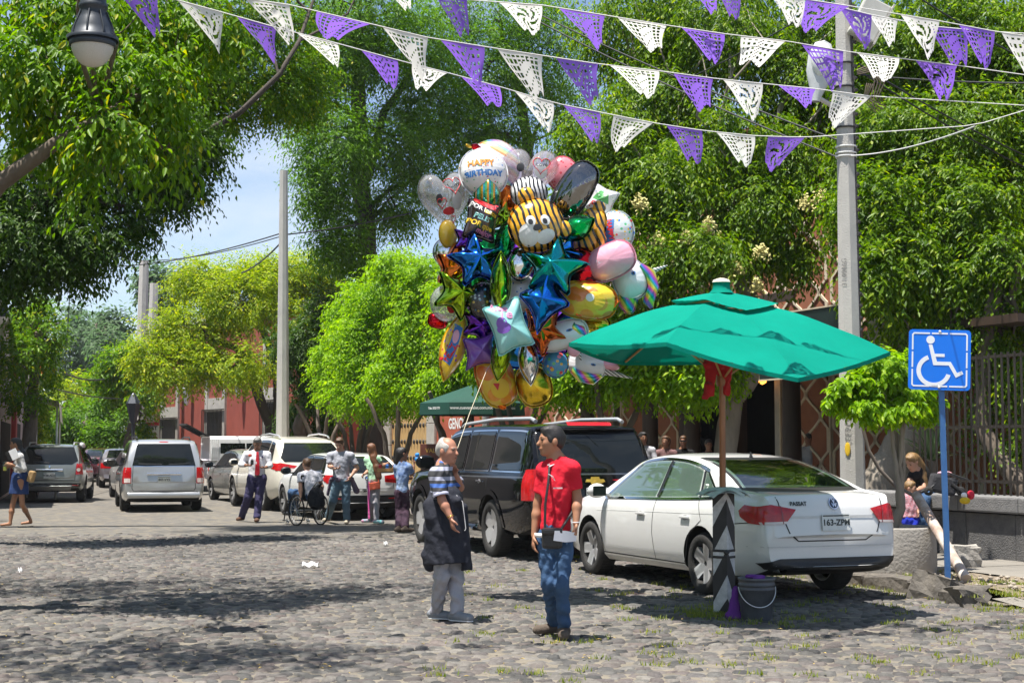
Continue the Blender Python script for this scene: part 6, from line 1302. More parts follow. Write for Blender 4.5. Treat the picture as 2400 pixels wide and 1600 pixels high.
    for sd_ in 'LR':
        sh, el, wr = j['sh' + sd_], j['el' + sd_], j['wr' + sd_]
        if sleeve <= .5: sp.append(('c', sh, sh.lerp(el, sleeve * 2), sleeve_r * s, (sleeve_r + .004) * s, .03, {'flat': 1}))
        else: sp += [('c', sh, el, sleeve_r * s, .055 * s, .03, up_d), ('c', el, el.lerp(wr, (sleeve - .5) * 2), .055 * s, .045 * s, .03, {'flat': 1})]
    cuts = [(hem or (hip - V(0, 0, .04)), (0, 0, -1))]
    sp.append(('e', neck + u * .065 + f * .015, (.058 * s, .068 * s, .055 * s), None, .010, {'sub': 1}))
    vol('shirt', sp, shirt_m, t, h, folds, cuts, 1)
    # trousers and shoes
    if trousers_m is not None:
        tp = [('e', hip - V(0, 0, .01), (hw * .93, .118 * s, .125 * s), Rt, .05, up_d)]
        for sd_ in 'LR':
            hp, kn, an = j['hip' + sd_], j['kn' + sd_], j['an' + sd_]; e = an + V(0, 0, -.015)
            tp += [('c', hp, kn, .094 * s * leg_r, .068 * s * leg_r, .03, up_d), ('c', kn, e, .068 * s * leg_r, .060 * s * leg_r, .03, {'flat': 1})]
        vol('trousers', tp, trousers_m, t, h, folds * 1.6, (), 2)
    if shoe_m is not None:
        for sd_ in 'LR':
            an, toe = j['an' + sd_], j['toe' + sd_]; d = (toe - an); d.z = 0; d = d.normalized(); heel = V(an.x, an.y, toe.z) - d * .045
            vol('shoe', [('c', heel + V(0, 0, .012), toe - d * .02, .052 * s, .048 * s, .02, {'squash': ((0, 0, 1), .85)}), ('c', V(an.x, an.y, toe.z + .03), an - V(0, 0, .005), .045 * s, .043 * s, .03, up_d)], shoe_m, t, .012, .001, ((V(0, 0, toe.z - .030), (0, 0, -1)),))
    if extra: extra(t, j, s, base)
    return t, j
def foot(px, py, z=.02): return G(px, py, z) + V(0, 0, .085)
def feet(J, a, b, da=(0, -1), db=(0, -1), z=.02, l=.17):
    for k, (px, py), d in (('L', a, da), ('R', b, db)):
        g = foot(px, py, z); J['an' + k] = g; d = Vector((d[0], d[1], 0)).normalized(); J['toe' + k] = V(g.x, g.y, z + .03) + d * l
    return J
short = lambda H, f, u, r, s: [('e', H + u * .01 * s - f * .05 * s, (.078 * s, .062 * s, .085 * s), None, .02, {}), ('e', H + u * .085 * s + f * .02 * s, (.06 * s, .06 * s, .035 * s), None, .03, {})]
def longhair(pts, r0=.07, r1=.05):
    def fn(H, f, u, r, s):
        o = short(H, f, u, r, s); q = [H + u * .02 * s - f * .05 * s] + [Vector(p) for p in pts]
        for i in range(len(q) - 1): a = r0 + (r1 - r0) * i / max(1, len(q) - 2); o.append(('c', q[i], q[i + 1], a * 1.15, a * 1.05, .03, {'squash': ((0, 1, 0), .55)}))
        return o
    return fn
def hairm(n, c, c2=None): return mat(n, c, .45, var=.35, vs=60, stretch=(1, 1, .15), col2=c2, bump=.4, bs=120)
Hblack = hairm('black hair', (.012, .010, .010), (.03, .026, .024)); Hgrey = hairm('white grey hair', (.36, .34, .31), (.52, .50, .47)); Hsalt = hairm('grey black hair', (.10, .095, .09), (.22, .21, .20)); Hbrown = hairm('brown hair', (.06, .03, .015), (.12, .06, .025)); Haub = hairm('long auburn hair', (.09, .035, .015), (.19, .075, .03)); Hblond = hairm('blonde brown hair', (.12, .065, .025), (.30, .18, .07))
def cloth(n, c, var=.12, **k): return mat(n, c, .85, var=var, vs=8, bump=.55, bs=24, spec=.25, **k)
M_jean = cloth('blue denim', (.028, .065, .145), col2=(.055, .11, .21)); M_jean2 = cloth('faded teal denim', (.10, .17, .23), col2=(.17, .25, .31)); M_redshirt = cloth('red cotton', (.58, .012, .03)); M_paper = mat('white sheet', (.80, .79, .80), .7, var=.03); M_leather = mat('black leather', (.018, .018, .019), .38, var=.2, bump=.2, bs=60)
M_boot = cloth('brown hiking boot', (.07, .05, .038), col2=(.12, .095, .075))
# --- man in red polo
J = {'head': (1290, 1033, 0), 'neck': (1304, 1077, .02), 'shR': (1276, 1102, .05), 'shL': (1342, 1097, -.05), 'elL': (1353, 1168, -.03), 'wrL': (1350, 1226, -.10), 'elR': (1261, 1180, .07), 'wrR': (1252, 1254, .03), 'hip': (1301, 1238, 0), 'hipL': (1323, 1262, -.01), 'hipR': (1280, 1262, .02), 'knR': (1286, 1366, -.02), 'knL': (1317, 1370, -.06)}
feet(J, (1322, 1492), (1299, 1482), (-.05, -1), (-.9, -.45))
def red_extra(t, j, s, base):
    n = j['neck']; mb = MB(); f = V(-.3, -.95, 0)
    col = cloth('pink white collar', (.72, .50, .52))
    for sg in (-1, 1):
        a = n + V(.045 * sg, .03, .035); b = n + V(.066 * sg, -.045, .0); c_ = n + V(.045 * sg - .01, -.095, -.055); d_ = n + V(.005 * sg - .012, -.088, -.035)
        MB().add([p - base for p in (a, b, c_, d_, a + V(.012 * sg, .0, -.045), b + V(.012 * sg, -.012, -.04))], [(0, 1, 2, 3), (0, 4, 5, 1), (1, 5, 2)]).build('collar', col, t)
    sh = j['shR'].lerp(n, .45) + V(0, -.06, .04); bag = P(1293, 1256, 12.5 - .19)
    st = [sh - base, P(1285, 1130, 12.5 - .155) - base, P(1278, 1180, 12.5 - .16) - base, bag + V(-.055, 0, .07) - base]; MB().tube(st, .011, 5).build('strap', M_leather, t)
    MB().tube([bag + V(.08, .02, .06) - base, P(1338, 1205, 12.5 - .10) - base, P(1350, 1180, 12.5 + .05) - base], .012, 5).build('strap', M_leather, t)
    po = P(1306, 1152, 12.5 - .15) - base; MB().box(po + V(.005, .012, .03), (.075, .006, .012)).build('pocket_trim', col, t)
    MB().tube([P(1285, 1110, 12.5 - .15) - base, P(1296, 1116, 12.5 - .155) - base, P(1301, 1126, 12.5 - .15) - base, P(1289, 1112, 12.5 - .155) - base], .003, 4).build('cord', M_paper, t)
    hw_ = j['wrL'] + V(0, 0, -.0); MB().lathe([(.031, -.004), (.034, 0), (.031, .004)], j['wrL'] - base + V(0, 0, .01), 12).build('bracelet', M_paper, t)
    MB().lathe([(.158, -.02), (.165, -.018), (.165, .012), (.158, .015)], P(1300, 1252, 12.5) - base, 20, Matrix.Diagonal((1, .78, 1))).build('undershirt', M_paper, t)
    for y in (1122, 1134): MB().ell(P(1287, y, 12.5 - .135) - base, (.005, .004, .005), None, 6, 4).build('button', M_paper, t)
red, jr = person('man in bright red polo and jeans standing in the street', 12.5, J, 'tan', 1.0, .007, 1.02, (-.94, -.33, 0), hair=short, hair_m=Hblack, shirt_m=M_redshirt, sleeve=.34, trousers_m=M_jean, shoe_m=M_boot, hands={'L': ((-.12, -.25, -1), (-1, -.2, 0), (0, -1, 0), .75), 'R': ((-.05, -.2, -1), (1, 0, 0), (0, -1, 0), .35)}, extra=red_extra, folds=.005, hem=P(1301, 1254, 12.5), sleeve_r=.055, leg_r=.86)
bagp = P(1294, 1258, 12.5 - .21); o = thing('shoulder_bag', 'small black leather bag hanging at the red polo man\'s waist', 'bag', bagp)
MB().box((0, .01, -.01), (.165, .06, .17), None, .028).build('pouch', M_leather, o); MB().box((0, -.014, .045), (.17, .045, .06), None, .02).build('flap', M_leather, o)
o = MB().add([P(x, y, z) for x, y, z in ((1300, 1243, 12.24), (1352, 1248, 12.36), (1350, 1268, 12.36), (1297, 1266, 12.22), (1326, 1243, 12.27), (1325, 1270, 12.26))], [(0, 4, 5, 3), (4, 1, 2, 5)], True).build('paper', M_paper); tag(o, 'folded white papers in the red polo man\'s left hand', 'paper')
# --- old man with striped shirt, jacket round the waist
def stripes(name):
    m = bpy.data.materials.new(name); m.use_nodes = True; nt = m.node_tree; L = nt.links.new; b = nt.nodes['Principled BSDF']; tc = node(nt, 'TexCoord'); sp = node(nt, 'SeparateXYZ'); L(tc.outputs['Object'], sp.inputs[0])
    a = node(nt, 'Math', operation='MULTIPLY'); a.inputs[1].default_value = 4.6; L(sp.outputs['Z'], a.inputs[0]); fr = node(nt, 'Math', operation='FRACT'); L(a.outputs[0], fr.inputs[0]); rp = node(nt, 'ValToRGB'); L(fr.outputs[0], rp.inputs['Fac'])
    rp.color_ramp.interpolation = 'CONSTANT'; e = rp.color_ramp.elements; cols = [(0, (.045, .045, .05)), (.24, (.36, .37, .47)), (.40, (.045, .045, .05)), (.56, (.05, .13, .42)), (.72, (.045, .045, .05)), (.84, (.36, .37, .47))]
    while len(e) < len(cols): e.new(.5)
    for q, (ps, c) in zip(e, cols): q.position = ps; q.color = (*c, 1)
    L(rp.outputs[0], b.inputs['Base Color']); b.inputs['Roughness'].default_value = .85; return m
YO = 13.75
J = {'head': (1050, 1056, 0), 'neck': (1040, 1090, .02), 'shR': (1022, 1112, -.13), 'shL': (1052, 1110, .16), 'elR': (1036, 1172, -.20), 'wrR': (1056, 1212, -.24), 'elL': (1078, 1142, .24), 'wrL': (1066, 1110, .10), 'hip': (1043, 1232, 0), 'hipR': (1037, 1250, -.05), 'hipL': (1052, 1250, .06), 'knR': (1034, 1352, -.04), 'knL': (1068, 1350, .05)}
feet(J, (1072, 1454), (1024, 1449), (.85, -.5), (.9, -.3), l=.14)
def old_extra(t, j, s, base):
    n = j['neck']; pale = cloth('pale lilac collar', (.42, .43, .55))
    MB().lathe([(.062, -.02), (.072, 0), (.066, .03), (.060, .045)], n - base + V(.004, 0, -.006), 14).build('collar', pale, t)
    e = j['shR'].lerp(j['elR'], .80); d = (j['elR'] - j['shR']).normalized(); MB().lathe([(.069, -.014), (.073, -.012), (.073, .014), (.069, .016)], e - base, 14, d.to_track_quat('Z', 'Y').to_matrix()).build('cuff', pale, t)
    navy = cloth('dark navy fleece', (.018, .020, .030), col2=(.032, .034, .046)); w_ = P(1043, 1180, YO)
    pr = [('c', P(1043, 1172, YO), P(1042, 1240, YO), .160, .178, .05, {}), ('c', P(1042, 1240, YO), P(1046, 1318, YO), .178, .195, .05, {'flat': 1}), ('c', P(1008, 1185, YO - .08), P(1016, 1212, YO - .10), .068, .078, .03, {}), ('c', P(1060, 1170, YO - .1), P(1086, 1190, YO - .08), .03, .03, .03, {}), ('c', P(1086, 1190, YO - .08), P(1094, 1335, YO - .03), .035, .05, .03, {'flat': 1}), ('c', P(1006, 1180, YO - .02), P(1075, 1172, YO - .12), .045, .04, .03, {}), ('c', P(1003, 1300, YO), P(1008, 1326, YO), .06, .05, .03, {})]
    vol('tied_jacket', pr, navy, t, .008, .005, (), 4)
    MB().tube([P(1070, 1160, YO - .12) - base, P(1084, 1175, YO - .14) - base, P(1088, 1205, YO - .13) - base, P(1092, 1238, YO - .12) - base, P(1089, 1243, YO - .12) - base], .004, 4).build('earphone_cord', M_paper, t)
    gold = mat('gold', (.6, .38, .08), .25, .9, var=0); MB().lathe([(.031, -.004), (.034, 0), (.031, .004)], j['wrR'] - base + V(0, 0, .008), 12, V(.4, -.2, -1).to_track_quat('Z', 'Y').to_matrix()).build('bracelet', gold, t)
    for k in 'LR':
        a, q = j['an' + k], j['toe' + k]; d = (q - a); d.z = 0; d.normalize(); sd_ = V(d.y, -d.x, 0); sd_ = sd_ if sd_.y < 0 else -sd_; c_ = V(a.x, a.y, q.z) + d * .06 + sd_ * .045 - base
        MB().add([c_ + d * -.05 + V(0, 0, .03), c_ + d * .0 + V(0, 0, .0), c_ + d * .085 + V(0, 0, .022) - sd_ * .008, c_ + d * .005 + V(0, 0, .016)], [(0, 1, 3), (1, 2, 3)]).build('shoe_mark', mat('teal mark', (.02, .42, .38), .5, var=0), t)
        hl = V(a.x, a.y, q.z); vol('sole', [('c', hl - d * .04 + V(0, 0, -.026), q - d * .02 + V(0, 0, -.026), .047, .044, .01, {'squash': ((0, 0, 1), .25)})], M_paper, t, .008)
old, jo = person('old grey haired man in striped shirt holding the balloon string', YO, J, 'ruddy', .97, .007, 1.0, (.83, -.55, -.04), hair=short, hair_m=Hgrey, shirt_m=stripes('blue grey striped jersey'), sleeve=.40, trousers_m=cloth('light grey sweatpants', (.34, .34, .38)), shoe_m=cloth('grey running shoe', (.22, .235, .26)), bald=True, hands={'R': ((.25, -.05, -1), (1, .3, 0), (.2, -1, 0), .3), 'L': ((-.2, -.4, .9), (-.5, -.8, 0), (1, 0, 0), .9)}, extra=old_extra, folds=.0065, hem=P(1043, 1190, YO), leg_r=1.0, sleeve_r=.07)
# --- man with tie
YT = 31.8; M_wshirt = cloth('white shirt', (.70, .70, .74)); M_navy = cloth('navy trousers', (.045, .040, .095))
J = {'head': (603, 1039, -.03), 'neck': (603, 1057, 0), 'shR': (578, 1065, 0), 'shL': (627, 1066, 0), 'elR': (565, 1088, -.04), 'wrR': (579, 1090, -.24), 'elL': (633, 1090, -.04), 'wrL': (622, 1095, -.24), 'hip': (602, 1113, 0), 'hipR': (592, 1120, 0), 'hipL': (613, 1120, 0), 'knR': (582, 1164, -.03), 'knL': (607, 1166, 0)}
feet(J, (602, 1222), (566, 1219), (.1, -1), (-.3, -1))
def tie_extra(t, j, s, base):
    q = lambda x, y, d=-.135: P(x, y, YT + d) - base
    MB().add([q(601, 1058, -.11), q(606, 1058, -.11), q(606.5, 1064, -.13), q(608, 1090, -.16), q(609, 1110, -.15), q(603, 1114, -.15), q(597, 1110, -.15), q(598.5, 1090, -.16), q(600.5, 1064, -.13)], [(0, 1, 2, 8), (8, 2, 3, 7), (7, 3, 4, 6), (4, 5, 6)]).build('tie', cloth('red tie', (.42, .015, .03)), t)
    MB().lathe([(.166, -.02), (.172, -.018), (.172, .018), (.166, .02)], j['hip'] - base + V(0, 0, -.01), 20, Matrix.Diagonal((1, .72, 1))).build('belt', mat('brown belt', (.16, .10, .05), .5), t)
    MB().ell(q(586, 1067, -.12), (.04, .008, .03)).build('chest_patch', mat('red badge print', (.5, .08, .05), .6), t); MB().ell(q(615, 1070, -.125), (.022, .008, .03)).build('chest_patch', mat('dark badge print', (.05, .05, .12), .6), t)
    MB().box(q(591, 1083, -.33), (.06, .03, .1), None, .01).build('radio', M_black, t); MB().box(q(599, 1084, -.2), (.05, .01, .05)).build('name_card', M_paper, t)
person('man in white shirt and red tie looking at his hands', YT, J, 'brown', 1.03, .010, 1.02, (.05, -.86, -.45), hair=short, hair_m=Hsalt, shirt_m=M_wshirt, sleeve=.86, trousers_m=M_navy, shoe_m=cloth('brown leather shoe', (.11, .06, .04)), hands={'R': ((.9, -.35, 0), (0, 0, 1), (0, -1, .3), .5), 'L': ((-.9, -.35, .0), (0, 0, 1), (0, -1, .3), .5)}, extra=tie_extra, leg_r=1.2, sleeve_r=.075, hem=None)
# --- man in grey polo
YG = 30.9
J = {'head': (796, 1040, -.03), 'neck': (797, 1058, 0), 'shR': (774, 1067, 0), 'shL': (823, 1067, 0), 'elR': (772, 1092, -.05), 'wrR': (786, 1098, -.24), 'elL': (837, 1096, .02), 'wrL': (823, 1115, -.10), 'hip': (800, 1122, 0), 'hipR': (790, 1128, 0), 'hipL': (811, 1128, 0), 'knR': (781, 1172, -.02), 'knL': (811, 1177, -.02)}
feet(J, (813, 1226), (768, 1221), (.05, -1), (-.35, -1)); mauve = cloth('mauve tied jumper', (.16, .12, .16))
def grey_extra(t, j, s, base): vol('tied_jumper', [('c', P(778, 1122, YG - .05), P(824, 1122, YG - .05), .05, .05, .03, {}), ('c', P(776, 1124, YG + .05), P(768, 1158, YG + .12), .04, .03, .03, {}), ('c', P(824, 1124, YG), P(836, 1150, YG + .05), .05, .06, .03, {}), ('e', P(792, 1124, YG - .13), (.06, .03, .05), None, .02, {})], mauve, t, .010, .004)
person('man in light grey polo and jeans looking down beside the hatchback', YG, J, 'fair', 1.03, .010, 1.0, (-.15, -.86, -.45), hair=short, hair_m=Hbrown, shirt_m=cloth('light grey polo', (.36, .37, .42)), sleeve=.38, trousers_m=M_jean2, shoe_m=cloth('beige canvas shoe', (.42, .36, .28)), hands={'R': ((.9, -.3, .15), (0, 0, 1), (0, -1, .3), .7), 'L': ((-.5, -.15, -.85), (-1, 0, 0), (0, -1, 0), .4)}, extra=grey_extra, leg_r=1.12)
# --- girl with long hair
YL = 31.0
J = {'head': (869, 1052, 0), 'neck': (873, 1069, 0), 'shL': (860, 1077, .05), 'shR': (885, 1075, -.05), 'elL': (864, 1103, .02), 'wrL': (853, 1111, -.15), 'elR': (897, 1091, -.05), 'wrR': (907, 1086, .15), 'hip': (875, 1124, 0), 'hipL': (868, 1130, 0), 'hipR': (882, 1130, 0), 'knL': (870, 1176, 0), 'knR': (882, 1176, 0)}
feet(J, (868, 1224), (882, 1226), (-.8, .1), (.5, -.3))
def girl_extra(t, j, s, base):
    q = lambda x, y, d: P(x, y, YL + d) - base
    MB().box(q(878, 1138, -.16), (.22, .06, .15), Matrix.Rotation(-.15, 3, 'Y'), .015).build('handbag', cloth('coral bag', (.62, .13, .07)), t); MB().tube([q(887, 1128, -.16), q(889, 1100, -.12), q(884, 1078, -.10)], .008, 4).build('bag_strap', cloth('coral bag', (.62, .13, .07)), t)
    MB().add([q(861, 1128, -.06), q(866, 1128, -.11), q(867, 1215, -.09), q(863, 1215, -.05)], [(0, 1, 2, 3)]).build('side_stripe', cloth('pink stripe', (.72, .12, .38)), t)
person('girl with very long auburn hair in mint shirt and grey joggers', YL, J, 'fair', .93, .010, 1.0, (-.55, .8, -.15), hair=longhair([P(876, 1072, YL - .08), P(883, 1095, YL - .13), P(888, 1118, YL - .14)], .075, .06), hair_m=Haub, shirt_m=cloth('mint green cotton', (.42, .68, .45)), sleeve=.25, trousers_m=cloth('light grey joggers', (.40, .38, .41)), shoe_m=cloth('pink teal trainer', (.62, .08, .25), col2=(.05, .5, .48)), extra=girl_extra, sex='f')
# --- street seller with dark hair
YV = 28.4
J = {'head': (944, 1063, 0), 'neck': (943, 1082, 0), 'shL': (930, 1094, .05), 'shR': (958, 1094, -.05), 'elL': (932, 1125, .1), 'wrL': (952, 1120, .25), 'elR': (966, 1110, .05), 'wrR': (970, 1090, .2), 'hip': (943, 1150, 0), 'hipL': (936, 1156, 0), 'hipR': (951, 1156, 0), 'knL': (936, 1200, 0), 'knR': (951, 1200, 0)}
feet(J, (934, 1246), (950, 1246), (.6, .5), (.6, .5))
person('seller with shaggy dark hair in blue patterned blouse beside the SUV', YV, J, 'brown', .95, .010, 1.0, (.85, .45, .05), hair=longhair([P(937, 1072, YV), P(934, 1082, YV)], .085, .07), hair_m=Hblack, shirt_m=cloth('blue white batik', (.05, .12, .34), col2=(.42, .52, .66)), sleeve=.4, trousers_m=cloth('dark plum trousers', (.04, .02, .035)), shoe_m=M_boot, sex='f', leg_r=1.1)
# --- woman walking at left
YW = 29.8
J = {'head': (36, 1040, 0), 'neck': (43, 1059, 0), 'shL': (47, 1070, -.15), 'shR': (44, 1070, .16), 'elL': (56, 1099, -.17), 'wrL': (28, 1088, -.24), 'elR': (50, 1098, .2), 'wrR': (22, 1092, .1), 'hip': (46, 1122, 0), 'hipL': (48, 1128, -.08), 'hipR': (44, 1128, .08), 'knL': (52, 1182, -.05), 'knR': (29, 1184, .05)}
feet(J, (72, 1229), (24, 1233), (-.7, -.35), (-1, -.1))
def lady_extra(t, j, s, base):
    q = lambda x, y, d=0: P(x, y, YW + d) - base
    v, f_ = sdf([('c', P(46, 1118, YW), P(44, 1157, YW), .165, .19, .04, {'flat': 1, 'squash': ((0, 1, 0), .8)})], .011, .003); obj_np('skirt', v - np.array(base), f_, cloth('denim skirt', (.025, .05, .15)), t)
    MB().box(q(74, 1116, -.05), (.12, .16, .22), Matrix.Rotation(.25, 3, 'Y'), .03).build('tan_bag', cloth('tan suede', (.40, .26, .12)), t)
    MB().box(q(26, 1066, -.22), (.16, .05, .2), Matrix.Rotation(-.5, 3, 'Y')).build('folder', M_black, t); MB().box(q(33, 1064, -.25), (.14, .03, .2), Matrix.Rotation(-.45, 3, 'Y')).build('papers', M_paper, t)
    MB().tube([q(6, 1086, -.3), q(16, 1086, -.28)], .04, 10).build('bottle', thin_glass('clear plastic', (.75, .85, .8)), t); MB().box(q(12, 1098, -.25), (.06, .06, .08), None, .01).build('juice_box', mat('orange green carton', (.6, .25, .03), .5, col2=(.1, .4, .08)), t)
person('woman in pale jacket and denim skirt walking out at left', YW, J, 'tan', .96, .010, .98, (-.97, -.15, -.12), hair=longhair([P(44, 1052, YW), P(54, 1064, YW - .05), P(60, 1076, YW - .05)], .075, .06), hair_m=Hblack, shirt_m=cloth('pale grey jacket', (.52, .51, .50)), sleeve=.85, trousers_m=None, bare_legs=True, shoe_m=None, extra=lady_extra, sex='f', sleeve_r=.072, leg_r=.95, hem=P(46, 1119, YW))
# --- man in wheelchair
YC = 30.6
J = {'head': (718, 1087, .02), 'neck': (724, 1104, 0), 'shL': (704, 1114, -.08), 'shR': (746, 1113, .08), 'elL': (704, 1143, -.16), 'wrL': (705, 1162, -.2), 'elR': (755, 1140, .05), 'wrR': (750, 1160, .15), 'hip': (731, 1158, 0), 'hipL': (722, 1160, -.02), 'hipR': (733, 1160, .16), 'knL': (682, 1153, .28), 'knR': (692, 1153, .45), 'anL': P(684, 1198, YC + .42), 'anR': P(694, 1198, YC + .58)}
for k in 'LR': J['toe' + k] = J['an' + k] + V(-.16, .10, -.05)
person('man in white tee seated in the wheelchair, seen from behind', YC, J, 'fair', .98, .010, 1.0, (-.55, .82, -.1), hair=short, hair_m=Hbrown, shirt_m=cloth('white tee', (.66, .66, .72)), sleeve=.28, trousers_m=M_jean, shoe_m=M_black, hands={'L': ((0, -.1, -1), (1, 0, 0), (-.3, .8, 0), .8)})
wc = thing('wheelchair', 'black wheelchair with spoked wheels and silver rims', 'wheelchair', V(*(G(722, 1228).xy), 0)); wb_ = wc.location
fd = V(-.62, .78, 0).normalized(); sd_ = V(fd.y, -fd.x, 0)                   # forward, right
def wheel_at(c, r, nm='wheel', tilt=0):
    A_ = sd_.to_track_quat('Z', 'Y').to_matrix(); mb = MB(); ring = [A_ @ V(r * math.cos(a), r * math.sin(a), 0) + c for a in np.linspace(0, 2 * math.pi, 33)]; mb.tube(ring, .017 * r / .31, 7, False); w_ = mb.build(nm, M_tyre, wc)
    MB().tube([A_ @ V((r - .035) * math.cos(a), (r - .035) * math.sin(a), .03) + c for a in np.linspace(0, 2 * math.pi, 33)], .008, 6, False).build('hand_rim', M_rim, w_)
    sp = MB()
    for k in range(12): a = k * math.pi / 6; sp.tube([c + V(0, 0, 0), A_ @ V(r * math.cos(a), r * math.sin(a), 0) + c], .004, 4)
    sp.tube([c - sd_ * .03, c + sd_ * .03], .02, 8); sp.build('spokes', M_chrome, w_)
cL = G(694, 1231) + V(0, 0, .305) - wb_; cR = cL + sd_ * .56; wheel_at(cL, .3); wheel_at(cR, .3)
fr_ = M_black; seat = (cL + cR) / 2 + fd * .12 + V(0, 0, .2); MB().box(seat, (.44, .44, .05), rz(math.atan2(fd.y, fd.x)), .015).build('seat', cloth('black sling', (.02, .02, .02)), wc)
bk = (cL + cR) / 2 - fd * .10 + V(0, 0, .42); MB().box(bk, (.04, .44, .42), rz(math.atan2(fd.y, fd.x)), .015).build('backrest', cloth('black sling', (.02, .02, .02)), wc)
for sg in (-1, 1):
    e = sd_ * .24 * sg; m_ = (cL + cR) / 2
    MB().tube([m_ + e - fd * .12 + V(0, 0, .68), m_ + e - fd * .10 + V(0, 0, .2), m_ + e - fd * .02], .013, 7).build('frame_tube', fr_, wc); MB().tube([m_ + e - fd * .1 + V(0, 0, .2), m_ + e + fd * .42 + V(0, 0, .18), m_ + e + fd * .55 + V(0, 0, -.22)], .013, 7).build('frame_tube', fr_, wc)
    MB().tube([m_ + e - fd * .2 + V(0, 0, .68), m_ + e - fd * .12 + V(0, 0, .68)], .018, 7).build('push_handle', M_tyre, wc); wheel_at(m_ + e + fd * .42 + V(0, 0, -.24), .06, 'caster')
    MB().box(m_ + e * .6 + fd * .58 + V(0, 0, -.23), (.16, .14, .02), rz(math.atan2(fd.y, fd.x))).build('footrest', M_black, wc)
MB().tube([cL, cR], .015, 8).build('axle', M_rim, wc)
bp = thing('backpack', 'black backpack slung on the back of the wheelchair', 'backpack', P(741, 1170, YC - .25)); v, f_ = sdf([('e', V(0, 0, .02), (.17, .11, .22), None, .03, {}), ('e', V(.02, -.04, -.08), (.16, .10, .12), None, .04, {}), ('c', V(-.08, .05, .18), V(.08, .08, .3), .03, .03, .03, {})], .011, .006); obj_np('sack', v, f_, cloth('black nylon', (.016, .016, .018)), bp); MB().tube([(-.1, .06, .2), (0, .1, .34), (.12, .06, .22)], .014, 6).build('strap', M_black, bp)
# --- mother and child on the wall
YM = 21.0
J = {'head': (2137, 1083, -.12), 'neck': (2149, 1101, -.05), 'shL': (2166, 1110, .08), 'shR': (2138, 1115, -.08), 'elL': (2164, 1143, -.10), 'wrL': (2147, 1150, -.30), 'elR': (2124, 1145, -.15), 'wrR': (2132, 1163, -.30), 'hip': (2172, 1158, .08), 'hipL': (2176, 1160, .05), 'hipR': (2160, 1160, .0), 'knL': (2168, 1172, -.42), 'knR': (2148, 1172, -.42), 'anL': V(5.60, 20.55, .26), 'anR': V(5.48, 20.55, .26)}
for k in 'LR': J['toe' + k] = J['an' + k] + V(-.05, -.16, -.06)
person('woman in black top with long blonde brown hair sitting on the wall', YM, J, 'fair', .95, .010, 1.0, (-.62, -.55, -.55), hair=longhair([P(2152, 1092, YM), P(2160, 1112, YM - .05), P(2166, 1136, YM - .05)], .085, .06), hair_m=Hblond, shirt_m=cloth('black sleeveless top', (.012, .012, .013)), sleeve=.12, trousers_m=M_jean, shoe_m=M_black, sex='f')
YK = 20.4
J = {'head': (2134, 1143, 0), 'neck': (2133, 1159, 0), 'shL': (2143, 1166, 0), 'shR': (2122, 1166, 0), 'elL': (2150, 1185, -.02), 'wrL': (2152, 1200, -.08), 'elR': (2113, 1150, 0), 'wrR': (2100, 1140, 0), 'hip': (2134, 1215, 0), 'hipL': (2139, 1220, 0), 'hipR': (2127, 1220, 0), 'knL': (2144, 1250, -.08), 'knR': (2126, 1252, 0), 'anL': V(5.36, 20.3, .22), 'anR': V(5.26, 20.4, .22)}
for k in 'LR': J['toe' + k] = J['an' + k] + V(.03, -.10, -.055)
person('small child in red checked dress and blue leggings held by the woman', YK, J, 'fair', .62, .008, 1.25, (.75, -.35, -.1), hair=short, hair_m=Hblond, shirt_m=mat('red white check', (.50, .06, .09), .85, var=.6, vs=60, col2=(.62, .52, .58)), sleeve=.8, trousers_m=cloth('royal blue leggings', (.02, .04, .45)), shoe_m=M_black, sex='f', hem=P(2134, 1212, YK), leg_r=1.15)
# --- waiter and seated guests of the restaurant
def guest(label, px, py, Y, m, hm, face=(0, -1, 0), long=False, stand=False, skin='brown', zf=.2, lab_hair=None, hairf=None, glasses=False):
    k = FPX / Y; q = lambda dx, dz, dy=0: P(px, py, Y) + V(dx, dy, dz)
    hz = P(px, py, Y).z; J = {'head': q(0, 0), 'neck': q(0, -.17, .02), 'shL': q(.19, -.25, .02), 'shR': q(-.19, -.25, .02), 'elL': q(.25, -.52, -.05), 'elR': q(-.25, -.52, -.05), 'wrL': q(.12, -.58, -.28), 'wrR': q(-.12, -.58, -.28), 'hip': q(0, -.68, .03), 'hipL': q(.09, -.72, .03), 'hipR': q(-.09, -.72, .03)}
    if stand:
        for s_, d in (('L', .1), ('R', -.1)): x = P(px, py, Y); J['kn' + s_] = V(x.x + d, Y, (zf + hz - .72) / 2); J['an' + s_] = V(x.x + d, Y, zf + .09); J['toe' + s_] = V(x.x + d, Y - .16, zf + .03)
    else:
        for s_, d in (('L', .1), ('R', -.1)): x = P(px, py, Y); J['kn' + s_] = V(x.x + d, Y - .42, hz - .70); J['an' + s_] = V(x.x + d, Y - .45, max(zf + .09, hz - 1.2)); J['toe' + s_] = J['an' + s_] + V(0, -.14, -.05)
    def ex(t, j, s, base):
        if glasses:
            f = Vector(face).normalized(); MB().box(j['head'] + f * .09 + V(0, 0, .012) - base, (.13, .02, .035)).build('sunglasses', M_black, t)
    person(label, Y, J, skin, .98, .018, 1.02, face, hair=hairf or (longhair([q(0, -.12, .08), q(.02, -.3, .1)], .09, .08) if long else short), hair_m=hm, shirt_m=m, sleeve=.8, trousers_m=M_navy, shoe_m=M_black, group=None, extra=ex)
Mw = cloth('pale grey waiter shirt', (.50, .51, .54)); Mbk = cloth('black tee', (.012, .012, .013))
guest('waiter in pale grey shirt standing left of the concrete pole', 1896, 1028, 33.0, Mw, Hblack, (-.95, -.2, 0), stand=True)
